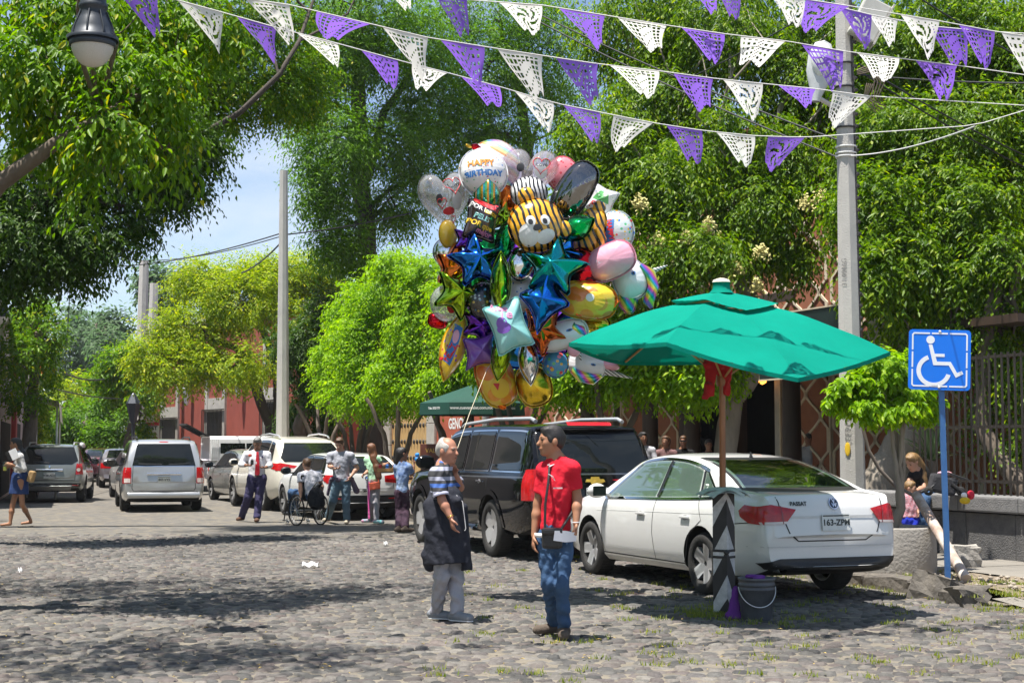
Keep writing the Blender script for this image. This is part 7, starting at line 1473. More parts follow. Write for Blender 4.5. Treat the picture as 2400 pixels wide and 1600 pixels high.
guest('seated woman with long black hair behind the SUV', 1508, 1026, 31.5, cloth('white blouse', (.45, .45, .5)), Hblack, (.2, -1, 0), long=True)
guest('seated guest in sunglasses and black shirt', 1601, 1034, 33.5, Mbk, Hbrown, (-.2, -1, 0), glasses=True)
guest('seated woman with tied back hair behind the sedan roof', 1661, 1042, 34.5, Mbk, Hblack, (.1, -1, -.1))
guest('bearded man standing in the dark restaurant doorway', 1636, 1006, 36.0, Mbk, Hblack, (.3, -1, 0), stand=True)
guest('seated guest half hidden by the fig trunk', 1560, 1034, 33.0, cloth('striped blouse', (.18, .10, .10)), Hbrown, (-.4, -1, 0), long=True)
# ---------------------------------------------------------------- foil balloons
def foil(name, c, rough=.10): return mat(name, c, rough, 1., var=.06, vs=5, bump=.05, bs=9)
def satin(name, c, rough=.22): return mat(name, c, rough, .0, var=.04, vs=6, coat=.9, bump=.05, bs=9)
def dots(name, base, scale=16., thr=.30, cols=None, metal=0., rough=.25):
    m = bpy.data.materials.new(name); m.use_nodes = True; nt = m.node_tree; L = nt.links.new; b = nt.nodes['Principled BSDF']; tc = node(nt, 'TexCoord'); vo = node(nt, 'TexVoronoi', Scale=scale); L(tc.outputs['Object'], vo.inputs['Vector'])
    lt = node(nt, 'Math', operation='LESS_THAN'); lt.inputs[1].default_value = thr; L(vo.outputs['Distance'], lt.inputs[0]); mx = node(nt, 'MixRGB'); L(lt.outputs[0], mx.inputs['Fac']); mx.inputs['Color1'].default_value = (*base, 1)
    if cols:
        sp = node(nt, 'SeparateColor'); L(vo.outputs['Color'], sp.inputs[0]); rp = node(nt, 'ValToRGB'); rp.color_ramp.interpolation = 'CONSTANT'; L(sp.outputs[0], rp.inputs['Fac']); e = rp.color_ramp.elements
        while len(e) < len(cols): e.new(.5)
        for i, c in enumerate(cols): e[i].position = i / len(cols); e[i].color = (*c, 1)
        L(rp.outputs[0], mx.inputs['Color2'])
    else: L(vo.outputs['Color'], mx.inputs['Color2'])
    L(mx.outputs[0], b.inputs['Base Color']); b.inputs['Metallic'].default_value = metal; b.inputs['Roughness'].default_value = rough; b.inputs['Coat Weight'].default_value = .8; return m
def bands(name, cols, scale, rot=(0, 0, 0), distort=2., metal=0., rough=.22):
    m = bpy.data.materials.new(name); m.use_nodes = True; nt = m.node_tree; L = nt.links.new; b = nt.nodes['Principled BSDF']; tc = node(nt, 'TexCoord'); mp = node(nt, 'Mapping'); mp.inputs['Rotation'].default_value = rot; L(tc.outputs['Object'], mp.inputs['Vector'])
    wv = node(nt, 'TexWave', Scale=scale, Distortion=distort); wv.inputs['Detail'].default_value = 1.; wv.wave_profile = 'SAW' if len(cols) > 2 else 'SIN'; L(mp.outputs[0], wv.inputs['Vector']); rp = node(nt, 'ValToRGB'); rp.color_ramp.interpolation = 'CONSTANT'; L(wv.outputs['Fac'], rp.inputs['Fac']); e = rp.color_ramp.elements
    while len(e) < len(cols): e.new(.5)
    for i, c in enumerate(cols): e[i].position = (i / len(cols)) if len(cols) > 2 else (0 if i == 0 else .62); e[i].color = (*c, 1)
    L(rp.outputs[0], b.inputs['Base Color']); b.inputs['Metallic'].default_value = metal; b.inputs['Roughness'].default_value = rough; b.inputs['Coat Weight'].default_value = .8; return m
def outline(kind, n=54):
    th = np.linspace(0, 2 * np.pi, n, endpoint=False) + np.pi / 2
    c, s = np.cos(th), np.sin(th)
    if kind == 'star' or kind == 'star4':
        k = 5 if kind == 'star' else 4; a = np.mod(th - np.pi / 2 + np.pi / k, 2 * np.pi / k) - np.pi / k; inn = .50 if k == 5 else .56
        # straight edges between tip and notch, a little hollow
        p0 = np.array([1., 0]); p1 = inn * np.array([np.cos(np.pi / k), np.sin(np.pi / k)]); aa = np.abs(a); den = np.cos(aa) * (p1[1] - p0[1]) - np.sin(aa) * (p1[0] - p0[0]); r = (p0[0] * (p1[1] - p0[1]) - p0[1] * (p1[0] - p0[0])) / den
        r = r * (1 - .05 * np.sin(aa / (np.pi / k) * np.pi)); return np.stack([r * c, r * s], 1)
    if kind == 'lemon':
        k = .58; s2 = np.maximum(s * s, 1e-4); cc = np.abs(c); r = (-cc + np.sqrt(cc ** 2 + 4 * k * k * s2)) / (2 * k * s2); return np.stack([r * c, r * s], 1)
    if kind == 'square':
        r = .74 / np.maximum(np.abs(c), np.abs(s)); r = r * (1 - .13 * np.abs(np.cos(2 * th))); return np.stack([r * c, r * s], 1)
    if kind == 'heart':
        t = np.linspace(0, 2 * np.pi, n, endpoint=False); x = 16 * np.sin(t) ** 3; y = 13 * np.cos(t) - 5 * np.cos(2 * t) - 2 * np.cos(3 * t) - np.cos(4 * t); return np.stack([-x / 16, (y + 1) / 15], 1)
    if kind == 'capsule': r = 1 / (np.abs(c) ** 2.6 + np.abs(s) ** 2.6) ** (1 / 2.6); return np.stack([r * c, r * s], 1)
    return np.stack([c, s], 1)
BLC = (1262, 640); BS = {'capsule': 1.0, 'round': 1.05, 'star': 1.24, 'star4': 1.22, 'lemon': 1.22, 'heart': 1.12}
class Balloon:
    def __init__(s, label, px, py, w_, h_, kind, m, roll=0, yaw=0, pitch=0, T=.55, dY=0, name='foil_balloon'):
        d = min(1, math.hypot(px - BLC[0], (py - BLC[1])) / 310); Y = 16.0 - .75 * math.sqrt(1 - d * d) + dY; k = Y / FPX; s.Y = Y
        s.t = thing(name, label, 'balloon', P(px, py, Y), group='foil balloons in the bunch'); w_ *= BS.get(kind, 1.14); h_ *= BS.get(kind, 1.14); a, b = w_ * k / 2, h_ * k / 2; s.a, s.b = a, b
        o = outline(kind); n = len(o); rho = [0, .22, .45, .65, .8, .9, .96, 1.0]; vs = []; tt = T * min(a, b); rr = np.hypot(o[:, 0], o[:, 1]); rm = rr.max(); M_ = (Matrix.Rotation(R(yaw), 3, 'Z') @ Matrix.Rotation(R(pitch), 3, 'X') @ Matrix.Rotation(R(roll), 3, 'Y'))
        th = np.arange(n) * 2 * np.pi / n; vsl = []
        for sg in (-1, 1):
            for q in rho:
                z = tt * (1 - q ** 2.2) ** .52 * (1 - q * .45 * (1 - rr / rm)) * (1 + .05 * np.sin(th * 17 + sg) * q ** 3 + .035 * np.sin(th * 31) * q ** 4)
                sc_ = q * (1 - .012 * (np.sin(th * 23) + 1) * (q > .95))
                for i in range(n): vsl.append(M_ @ V(o[i, 0] * a * sc_[i] if hasattr(sc_, '__len__') else 0, sg * z[i], o[i, 1] * b * (sc_[i] if hasattr(sc_, '__len__') else 0)))
        R_ = len(rho); fs = []
        for h in range(2):
            for j in range(R_ - 1):
                for i in range(n):
                    q = [h * R_ * n + j * n + i, h * R_ * n + j * n + (i + 1) % n, h * R_ * n + (j + 1) * n + (i + 1) % n, h * R_ * n + (j + 1) * n + i]; fs.append(tuple(q if h else reversed(q)))
        # seam
        fl_ = [M_ @ V(o[i, 0] * a * 1.045, 0, o[i, 1] * b * 1.045) for i in range(n)]; b0 = len(vsl); vsl += fl_
        for i in range(n): fs.append(((R_ - 1) * n + i, (R_ - 1) * n + (i + 1) % n, b0 + (i + 1) % n, b0 + i))
        mb = MB(); mb.add(vsl, fs, True); s.o = mb.build('foil', m, s.t); s.M = M_; s.bvh = BVHTree.FromPolygons([tuple(v) for v in vsl], [f for f in fs if len(set(f)) == 4])
    def pr(s, x, z, off=.004):
        d = s.M @ V(0, 1, 0); o = s.M @ V(x * s.a, -3, z * s.b); h = s.bvh.ray_cast(o, d)
        return (h[0] - d * off) if h[0] else s.M @ V(x * s.a, -.01, z * s.b)
    def mark(s, name, poly, m, off=.004, cell=.12):
        bm = bmesh.new(); f = bm.faces.new([bm.verts.new((a, b, 0)) for a, b in poly]); bmesh.ops.triangulate(bm, faces=[f])
        for ax_ in (0, 1):
            k = -1.2
            while k < 1.2:
                co = [0, 0, 0]; co[ax_] = k; no = [0, 0, 0]; no[ax_] = 1; bmesh.ops.bisect_plane(bm, geom=bm.verts[:] + bm.edges[:] + bm.faces[:], plane_co=co, plane_no=no); k += cell
        for v in bm.verts: v.co = s.pr(v.co.x, v.co.y, off)
        me = bpy.data.meshes.new(name); bm.to_mesh(me); bm.free(); me.materials.append(m); link(bpy.data.objects.new(name, me), s.t)
    def text(s, txt, size, x, z, m, rot=0, bold=.0, asp=None):
        vs, fs = text_poly(txt, size, bold); c, q = math.cos(R(rot)), math.sin(R(rot)); k = s.b / s.a
        MB().add([s.pr(x + (a * c - b * q) * k, z + (a * q + b * c), .006) for a, b in vs], fs).build('lettering', m, s.t)
F_blue = foil('blue foil', (.02, .20, .72)); F_teal = foil('teal foil', (.01, .36, .36)); F_green = foil('green foil', (.01, .38, .09)); F_lime = foil('lime foil', (.34, .55, .02)); F_purple = foil('purple foil', (.16, .03, .45)); F_orange = foil('orange foil', (.75, .16, .02)); F_red = foil('red foil', (.62, .01, .02)); F_silver = foil('silver foil', (.72, .73, .74)); F_gold = foil('gold foil', (.75, .45, .05)); F_yel = satin('yellow film', (.72, .48, .02)); F_white = satin('white film', (.72, .72, .74)); F_pink = satin('pink film', (.78, .36, .46)); F_aqua = satin('aqua film', (.32, .68, .66)); F_choc = satin('chocolate film', (.035, .02, .02)); F_blackf = satin('black film', (.008, .008, .010), .12); F_sat = satin('purple satin film', (.20, .07, .42))
CL_grey = thin_glass('clear film smoke', (.92, .92, .94), .6, .03, .16); CL_pink = thin_glass('clear film pink', (.95, .80, .82), .6, .03, .16); CL_dark = thin_glass('dark clear film', (.12, .12, .13), .3)
conf = [(.05, .2, .6), (.7, .1, .1), (.75, .5, .05), (.1, .45, .2), (.75, .75, .78)]
D_conf = dots('white confetti film', (.75, .75, .76), 26, .22, conf); D_multi = dots('multicolour film', (.05, .30, .55), 20, .42, [(.7, .1, .1), (.8, .5, .05), (.1, .5, .2), (.8, .3, .5), (.05, .2, .6)]); D_polka = dots('red polka film', (.72, .22, .25), 22, .30, [(.62, .04, .06)]); D_starb = dots('black star film', (.012, .012, .014), 22, .26, [(.1, .4, .7), (.6, .3, .7), (.7, .5, .1), (.6, .7, .7)]); D_fel = dots('yellow heart film', (.75, .50, .03), 17, .26, [(.6, .05, .06), (.15, .55, .1), (.3, .1, .5), (.7, .2, .1)]); D_con2 = dots('iridescent confetti film', (.55, .62, .62), 26, .36, conf)
W_rain = bands('pastel rainbow film', [(.75, .35, .15), (.75, .65, .3), (.45, .7, .35), (.35, .6, .75), (.55, .4, .75), (.75, .55, .7), (.8, .78, .75)], 2.2, (0, R(60), 0), 1.2); W_tiger = bands('tiger film', [(.78, .40, .02), (.012, .010, .010)], 5.2, (0, R(20), 0), 3.2); W_zebra = bands('zebra film', [(.75, .75, .75), (.01, .01, .01)], 7.5, (0, R(10), 0), 2.5); W_stripe = bands('teal orange foil', [(.75, .35, .03), (.02, .40, .42), (.10, .50, .15)], 5, (0, 0, 0), .6, .8, .15); W_uni = bands('rainbow foil', [(.75, .12, .35), (.8, .5, .05), (.6, .7, .1), (.05, .45, .2), (.05, .3, .7), (.35, .1, .6)], 3.2, (0, R(35), 0), 1.5, .6, .15); W_lion = dots('orange leaf film', (.75, .50, .03), 7, .5, [(.75, .20, .02), (.78, .30, .02)]); W_horn = bands('spiral horn film', [(.72, .72, .72), (.06, .06, .07)], 12, (0, R(55), 0), .3)
Bn = Balloon; T_dk = mat('dark print', (.03, .03, .035), .4, var=0); T_wh = mat('white print', (.75, .75, .74), .4, var=0); T_rd = mat('red print', (.6, .02, .03), .4, var=0); T_yl = mat('yellow print', (.75, .50, .03), .4, var=0); T_bl = mat('blue print', (.04, .18, .5), .4, var=0); T_gn = mat('green print', (.1, .4, .12), .4, var=0); T_or = mat('orange print', (.75, .28, .03), .4, var=0); T_pk = mat('pink print', (.7, .25, .45), .4, var=0); T_vi = mat('violet print', (.25, .12, .55), .4, var=0)
Bn('round pastel striped balloon at the very top of the bunch', 1156, 390, 118, 118, 'round', W_rain, dY=.55)
b = Bn('white birthday cupcake balloon with confetti and candle', 1133, 405, 108, 118, 'round', D_conf, -6, 8, -12, .8, dY=-.1); b.text('HAPPY', .33, -.18, .14, T_or, -4, .012); b.text('BIRTHDAY', .30, -.1, -.28, T_bl, -3, .014)
b2 = Bn('pointed teal and orange lower half of the cupcake balloon', 1142, 458, 88, 78, 'lemon', W_stripe, 0, 8, 0, .8, dY=-.02)
MB().tube([P(1124, 352, b.Y) - b.t.location, P(1113, 344, b.Y - .03) - b.t.location, P(1106, 342, b.Y - .05) - b.t.location], [.035, .04, .02], 10).build('candle', F_red, b.t); MB().ell(P(1098, 342, b.Y - .06) - b.t.location, (.04, .02, .018), Matrix.Rotation(.4, 3, 'Y')).build('flame', F_gold, b.t)
def heartpoly(cx, cy, k): o = outline('heart', 40); return [(cx + a * k, cy + c * k) for a, c in o]
def heartline(bl, cx, cy, k, m):
    o = outline('heart', 40); MB().tube([bl.pr(cx + a * k, cy + c * k, .006) for a, c in list(o) + [o[0]]], .004, 4).build('heart_outline', m, bl.t)
b = Bn('clear grey heart balloon with red love heart at upper left', 1044, 472, 112, 138, 'heart', CL_grey, -8, 18, 0, .6, dY=.15); heartline(b, .25, .42, .28, T_rd); b.text('Love', .2, .28, .44, T_dk, 12); heartline(b, -.3, -.1, .16, T_rd); b.mark('print', ell2(-.38, .05, .12, .14), T_dk); b.mark('print', ell2(-.05, -.35, .22, .12), T_rd); b.mark('print', ell2(.3, -.05, .2, .28), T_wh); heartline(b, .1, -.6, .12, T_rd)
b = Bn('clear pinkish heart balloon behind the tiger face', 1242, 408, 118, 120, 'heart', CL_pink, 6, -8, 0, .6, dY=.25); heartline(b, .45, .25, .3, T_rd); b.text('Love', .2, .47, .28, T_dk, 8); b.mark('print', ell2(-.28, .12, .14, .16), T_dk); b.mark('print', ell2(.45, .05, .22, .26), T_wh, .003)
Bn('pink red polka dot balloon peeking out at the top right', 1318, 408, 70, 80, 'round', D_polka, dY=.6)
b = Bn('tall glossy dark see-through oval balloon leaning right', 1345, 448, 82, 152, 'capsule', CL_dark, 33, -10, 0, .8, dY=-.05); Bn('black film lining inside the tall oval balloon', 1345, 448, 50, 105, 'capsule', F_blackf, 33, -10, 0, .5, dY=-.05)
b = Bn('white pillow balloon with green print at right', 1412, 470, 74, 76, 'square', D_conf, 25, -15, 0, .6, dY=.3); b.mark('print', [(-.5, -.1), (.5, -.1), (.3, .45), (-.2, .45)], T_gn); b.mark('print', [(-.5, -.45), (.0, -.45), (.1, -.2), (-.4, -.2)], T_rd)
b = Bn('chocolate brown square balloon with tacos lettering', 1128, 518, 92, 112, 'square', F_choc, 10, 14, 0, .6, dY=-.15)
for txt, sz, x, z, m in (('POR los', .25, -.2, .40, T_wh), ('tacos', .24, .28, .28, T_yl), ('PELIS', .27, -.1, .05, F_aqua), ('POR que', .26, -.12, -.22, T_yl), ('mejor', .25, .12, -.48, T_pk)): b.text(txt, sz, x, z, m, -14, .008)
b.mark('red_border', [(-.55, .62), (.62, .36), (.70, .62), (-.50, .78)], T_rd)
b = Bn('zebra striped round balloon behind the tiger ear', 1240, 452, 82, 72, 'round', W_zebra, dY=.05, T=.7)
b = Bn('orange tiger face balloon with black stripes in the upper middle', 1256, 528, 124, 120, 'round', W_tiger, -28, 6, -6, .62, dY=-.28)
for a_, ex, ey in ((0, -22, -70), (1, 64, 8)): MB().ell(P(1256 + ex, 528 + ey, b.Y + .02) - b.t.location, (.09, .06, .085)).build('ear', W_tiger, b.t)
b.mark('muzzle', ell2(-.50, -.28, .34, .42), T_wh); b.mark('muzzle', ell2(.02, -.62, .36, .24), T_wh, .005); b.mark('nose', ell2(-.12, -.20, .17, .12), T_dk, .010); 
for ex, ey in ((-.22, .14), (.26, -.08)): b.mark('eye', ell2(ex, ey, .17, .21), T_wh, .010); b.mark('pupil', ell2(ex - .03, ey - .04, .085, .11), T_dk, .014)
b = Bn('tiger striped body balloon right of the tiger face', 1384, 545, 66, 116, 'capsule', W_tiger, 18, -16, 0, .7, dY=.05); MB().ell(P(1404, 488, b.Y) - b.t.location, (.07, .06, .08)).build('ear', W_tiger, b.t); MB().tube([P(1404, 585, b.Y - .05) - b.t.location, P(1412, 560, b.Y - .1) - b.t.location, P(1400, 535, b.Y - .1) - b.t.location], [.035, .045, .04], 8).build('tail', W_tiger, b.t)
Bn('yellow and white balloon half hidden at the left', 1050, 548, 46, 62, 'round', F_yel, 0, 30, 0, .7, dY=.3)
Bn('deep green pointed foil balloon below the chocolate square', 1184, 566, 68, 96, 'lemon', F_green, 12, 12, 0, 1.1, dY=-.1)
Bn('bright green foil star right of the tiger face', 1352, 535, 82, 78, 'lemon', F_green, 65, -20, 0, .9, dY=-.12)
b = Bn('clear confetti balloon with red birthday words at right', 1440, 545, 92, 98, 'round', D_con2, 0, -22, 0, .7, dY=.2); b.mark('print', [(-.7, -.7), (.15, -.8), (.2, .55), (-.6, .5)], T_bl); b.text('HAPPY', .32, .0, .05, T_rd, -80, .015); b.text('BIRTHDAY', .26, -.35, -.05, T_rd, -80, .012)
Bn('small purple star tucked at the left', 1094, 562, 66, 66, 'star', F_purple, 20, 22, 0, .8, dY=.02)
Bn('large blue foil star left of centre', 1116, 612, 120, 118, 'star', F_blue, -8, 16, -10, .62, dY=-.2)
Bn('orange foil star at the left edge', 1060, 626, 84, 100, 'star', F_orange, 12, 40, 0, .7, dY=.1)
Bn('lime green foil star at the lower left', 1074, 686, 112, 118, 'star', F_lime, 28, 18, 0, .62, dY=-.05)
Bn('lime pointed foil balloon in the middle', 1174, 664, 66, 122, 'lemon', F_lime, 0, 0, 0, 1.15, dY=-.3)
Bn('silver and teal round balloon beside the teal star', 1222, 618, 60, 78, 'round', F_silver, 20, 20, 0, .7, dY=-.1)
Bn('large teal foil star right of centre', 1298, 628, 142, 128, 'star', F_teal, 10, -10, -12, .62, dY=-.3)
Bn('blue foil star behind the teal star', 1326, 588, 76, 60, 'star', F_blue, 30, -25, 0, .7, dY=.0)
Bn('red foil balloon left of the pink oval', 1360, 636, 88, 104, 'round', F_red, 0, -20, 0, .7, dY=.05)
Bn('plain pink oval balloon on the right side', 1432, 612, 118, 84, 'capsule', F_pink, -24, -14, 0, .85, dY=-.15)
def unicorn(label, px, py, w_, h_, horn, roll, mane, dY=0):
    b = Bn(label, px, py, w_, h_, 'capsule', F_white, roll, -8, 0, .8, dY); q = lambda x, y, d=0: P(x, y, b.Y + d) - b.t.location
    MB().tube([q(horn[0], horn[1]), q(horn[2], horn[3])], [.045, .006], 10).build('horn', W_horn, b.t)
    MB().tube([q(x, y, -.06) for x, y in mane], [.03] + [.06] * (len(mane) - 2) + [.02], 10).build('mane', W_uni, b.t)
    b.mark('eye', ell2(.35, .15, .13, .10), T_bl, .008); b.mark('pupil', ell2(.36, .15, .06, .06), T_dk, .012); return b
unicorn('white unicorn balloon with rainbow mane and horn at right', 1476, 655, 80, 96, (1506, 645, 1564, 622), -20, [(1500, 622), (1524, 640), (1532, 672), (1520, 708), (1528, 722)], -.02)
MB_ = Bn('rainbow foil crescent under the unicorn', 1470, 700, 100, 44, 'lemon', W_uni, 78, -8, 0, .8, dY=.02)
Bn('blue foil star in the lower centre', 1276, 702, 104, 134, 'star4', F_blue, 12, -8, 0, .75, dY=-.3)
b = Bn('orange and yellow animal balloon on the right', 1376, 704, 140, 88, 'capsule', W_lion, 8, -12, 0, .85, dY=-.12); b.mark('face', ell2(.35, .0, .34, .5), T_yl); b.mark('cheek', ell2(.18, .12, .14, .22), T_wh, .008); MB().tube([P(x, y, b.Y - .05) - b.t.location for x, y in ((1350, 735), (1400, 738), (1440, 720), (1452, 704))], [.02, .04, .035, .01], 8).build('fringe', F_orange, b.t)
Bn('white round printed balloon behind the lime ones', 1220, 686, 78, 84, 'round', D_conf, dY=.05)
b = Bn('black round balloon with coloured stars', 1136, 706, 82, 88, 'round', D_starb, 0, 15, 0, .6, dY=.02); b.mark('print', [(.15, -.4), (.6, -.3), (.7, .3), (.3, .55)], T_wh)
b = Bn('pale aqua square pillow balloon in the lower middle', 1192, 764, 106, 142, 'square', F_aqua, -20, 10, 0, .55, dY=-.4); b.text('Te', .38, -.05, .36, T_pk, -22, .01); b.text('Amo', .26, -.2, .58, T_pk, -22, .008); b.mark('print', ell2(-.3, .12, .2, .2), T_vi); b.mark('print', ell2(-.28, -.02, .26, .15), T_vi, .006)
b = Bn('clear round balloon with red print at the left edge', 1048, 710, 80, 82, 'round', CL_grey, 0, 25, 0, .6, dY=.15); b.mark('print', ell2(.05, -.25, .3, .35), T_rd); b.mark('print', ell2(.3, .3, .3, .3), T_wh)
Bn('little red balloon with pink tip at far left', 1026, 752, 48, 36, 'capsule', F_red, 10, 20, 0, .9, dY=.25)
b = Bn('yellow leaf shaped balloon with hearts and FELIZ at lower left', 1062, 812, 84, 138, 'lemon', D_fel, 16, 20, 0, .9, dY=-.05); b.mark('print', [(-.45, -.45), (-.1, -.6), (-.02, .5), (-.3, .6)], T_bl); b.text('FELIZ', .22, -.26, -.25, T_rd, 78, .012); b.mark('print', ell2(-.22, .22, .12, .2), F_pink, .008)
Bn('dark purple foil star behind the aqua pillow', 1124, 764, 88, 78, 'star', F_purple, 25, 15, 0, .7, dY=.05)
Bn('matt purple star at the lower left', 1124, 822, 82, 92, 'star4', F_sat, 35, 12, 0, .7, dY=-.1)
Bn('lime pointed foil balloon below the aqua pillow', 1174, 834, 62, 96, 'lemon', F_lime, 8, 5, 0, 1.0, dY=-.2)
b = Bn('orange lion coloured balloon hanging at the bottom', 1162, 888, 88, 132, 'capsule', W_lion, -20, 10, 0, .75, dY=-.05); b.mark('face', ell2(-.05, -.35, .5, .36), T_yl); b.mark('nose', [(-.35, -.1), (-.02, -.18), (-.22, -.4)], T_rd, .009)
for i in range(6): MB().ell(P(1190 - i * 3, 880 + i * 14, b.Y) - b.t.location, (.06, .03, .035), Matrix.Rotation(.6, 3, 'Y')).build('mane_tuft', F_orange, b.t)
Bn('silver pointed foil balloon at the bottom', 1238, 844, 64, 96, 'lemon', F_silver, -6, -4, 0, 1.0, dY=-.2)
Bn('orange foil star below the blue star', 1272, 774, 108, 104, 'star', F_orange, 36, -6, 0, .65, dY=-.12)
Bn('dark purple foil balloon behind the white unicorn head', 1288, 812, 86, 44, 'capsule', F_purple, 5, -10, 0, .8, dY=.1)
b = unicorn('white unicorn head balloon beside the parasol', 1318, 786, 122, 66, (1352, 810, 1362, 845), -16, [(1326, 775), (1345, 768), (1362, 776), (1372, 786)], -.1); MB().ell(P(1346, 818, b.Y - .08) - b.t.location, (.07, .05, .08)).build('ear', F_pink, b.t)
Bn('round multicolour printed balloon at the bottom right', 1302, 852, 58, 62, 'round', D_multi, 0, -8, 0, .7, dY=.0)
b = unicorn('upside down white unicorn balloon pointing right at the bottom', 1376, 856, 92, 58, (1412, 868, 1482, 886), 14, [(1340, 866), (1362, 882), (1390, 888), (1410, 880)], .05); MB().ell(P(1428, 856, b.Y - .03) - b.t.location, (.11, .05, .045), Matrix.Rotation(.25, 3, 'Y')).build('ear', F_pink, b.t)
Bn('plain yellow oval balloon at the very bottom', 1252, 902, 80, 100, 'capsule', foil('yellow foil', (.72, .50, .04), .25), -16, -6, 0, .8, dY=-.02)
Bn('olive yellow foil balloon behind the orange animal', 1390, 760, 80, 46, 'capsule', foil('olive foil', (.45, .40, .03)), 10, -15, 0, .8, dY=.25)
Bn('orange foil balloon behind the cupcake', 1182, 476, 60, 80, 'round', F_orange, dY=.35)
Bn('lime foil balloon behind the chocolate square', 1180, 512, 62, 62, 'star', F_lime, 10, dY=.2)
Bn('silver blue balloon behind the left stars', 1046, 590, 60, 62, 'round', F_silver, dY=.4)
Bn('blue star hidden behind the middle', 1232, 730, 90, 90, 'star', F_blue, 20, dY=.3)
Bn('purple round balloon filling the middle of the bunch', 1250, 660, 200, 200, 'round', F_purple, dY=.75, T=.4)
Bn('green round balloon at the back of the bunch', 1170, 640, 160, 190, 'round', F_green, dY=.95, T=.4); Bn('blue round balloon at the back of the lower bunch', 1220, 800, 150, 120, 'round', F_blue, dY=.7, T=.4); Bn('teal round balloon at the back right', 1340, 690, 140, 160, 'round', F_teal, dY=.95, T=.4)
hnd = jo['wrL'] + V(-.02, -.04, .1)
tag(MB().tube([hnd, P(1100, 970, 14.3), P(1141, 866, 15.2), P(1200, 780, 15.8)], .003, 5).build('balloon_string', mat('pale string', (.66, .58, .42), .8, var=0)), 'pale string from the old man\'s hand up to the balloons', 'string')
# ---------------------------------------------------------------- parasol, bollard, bucket
M_canvas = mat('turquoise green canvas', (.001, .20, .145), .9, var=.1, vs=2, bump=.25, bs=7, col2=(.002, .25, .18), spec=.08)
def canv():
    m = M_canvas; nt = m.node_tree; L = nt.links.new; b = nt.nodes['Principled BSDF']; t = node(nt, 'BsdfTranslucent'); t.inputs['Color'].default_value = (.002, .30, .2, 1); mx = node(nt, 'MixShader'); mx.inputs[0].default_value = .14; out = nt.nodes['Material Output']; L(b.outputs[0], mx.inputs[1]); L(t.outputs[0], mx.inputs[2]); L(mx.outputs[0], out.inputs['Surface'])
canv()
M_wood = mat('varnished reddish wood', (.27, .085, .02), .35, var=.35, vs=9, stretch=(3, 3, .3), coat=.5); M_wood2 = mat('light wood rib', (.45, .24, .08), .5, var=.2)
bc = G(1698, 1440); par = thing('parasol', 'turquoise green canvas parasol on a wooden pole over the street', 'parasol', bc); Ap = V(.01, .0, 3.0)
C0 = bc
rim = [P(2087, 824, 14.0), P(1871, 886, 12.82), P(1562, 802, 12.95), P(1333, 803, 14.2), C0 + V(-.85, 1.25, 2.44), C0 + V(.85, 1.2, 2.5)]; rim = [p - C0 for p in rim]
n = 12
def panel(a, b, f0, f1, lift=0., sag=.025):
    vs = []
    for i in range(n + 1):
        f = f0 + (f1 - f0) * i / n
        for k in range(n + 1):
            t = k / n; e = Ap.lerp(a, f).lerp(Ap.lerp(b, f), t); e.z += .11 * math.sin(math.pi * f) * .6 - sag * f * math.sin(math.pi * t) + lift; e.z += .006 * math.sin(t * 31 + f * 17) * f
            if f1 == 1 and i == n: e.z -= .0
            vs.append(e)
    return vs, [(i * (n + 1) + k, (i + 1) * (n + 1) + k, (i + 1) * (n + 1) + k + 1, i * (n + 1) + k + 1) for i in range(n) for k in range(n)]
for i in range(6):
    a, b = rim[i], rim[(i + 1) % 6]; MB().add(*panel(a, b, .27, 1.0), True).build('canvas_panel', M_canvas, par); MB().add(*panel(a, b, .0, .34, .045, .02), True).build('vent_panel', M_canvas, par)
    mb = MB(); mb.tube([Ap.lerp(a, f) + V(0, 0, .07 * math.sin(math.pi * f) - .025) for f in (.05, .3, .6, .97)], .013, 6); rb_ = mb.build('rib', M_wood2, par)
    hub = V(.005, 0, 2.2); MB().tube([hub, Ap.lerp(a, .5) + V(0, 0, .03)], .011, 6).build('strut', M_wood2, par)
    h0 = [a.lerp(b, k / n) + V(0, 0, -.025 * math.sin(math.pi * k / n)) for k in range(n + 1)]; MB().add([p for q in h0 for p in (q + V(0, 0, .002), q + V(0, 0, -.035))], [(2 * k, 2 * k + 1, 2 * k + 3, 2 * k + 2) for k in range(n)], True).build('hem', M_canvas, par)
MB().lathe([(.12, 3.02), (.085, 3.06), (.08, 3.12), (.09, 3.125)], (0, 0, 0), 16).build('crown_ring', M_canvas, par); MB().lathe([(.088, 3.125), (.075, 3.15), (.03, 3.165), (0, 3.168)], (0, 0, 0), 16).build('finial', mat('cream plastic', (.62, .57, .46), .5), par)
top_b = P(1692, 1150, 14.25) - C0
MB().tube([V(-.005, .02, .95), V(.0, 0, 2.2), V(.005, 0, 3.05)], [.031, .031, .028], 14).build('pole', M_wood, par); MB().lathe([(.05, 2.14), (.06, 2.17), (.06, 2.23), (.05, 2.26)], (0, 0, 0), 12).build('hub', M_wood, par)
bol = thing('bollard', 'black and white chevron painted post holding the parasol', 'bollard', bc); BW = .072; BH = 1.15
BW = .105; Mr = Matrix.Rotation(R(8), 3, 'Z')
pv = lambda k, z, f=1.: Mr @ V(BW * f * math.cos(k * math.pi / 2), BW * f * math.sin(k * math.pi / 2), z)
MB().add([pv(k, z) for z in (-.05, BH) for k in range(4)], [(0, 1, 5, 4), (1, 2, 6, 5), (2, 3, 7, 6), (3, 0, 4, 7), (4, 5, 6, 7)]).build('post', mat('worn white paint', (.50, .50, .50), .75, var=.25, vs=14, bump=.3, bs=50), bol)
M_bp = mat('worn black paint', (.02, .02, .022), .6, var=.3, vs=12)
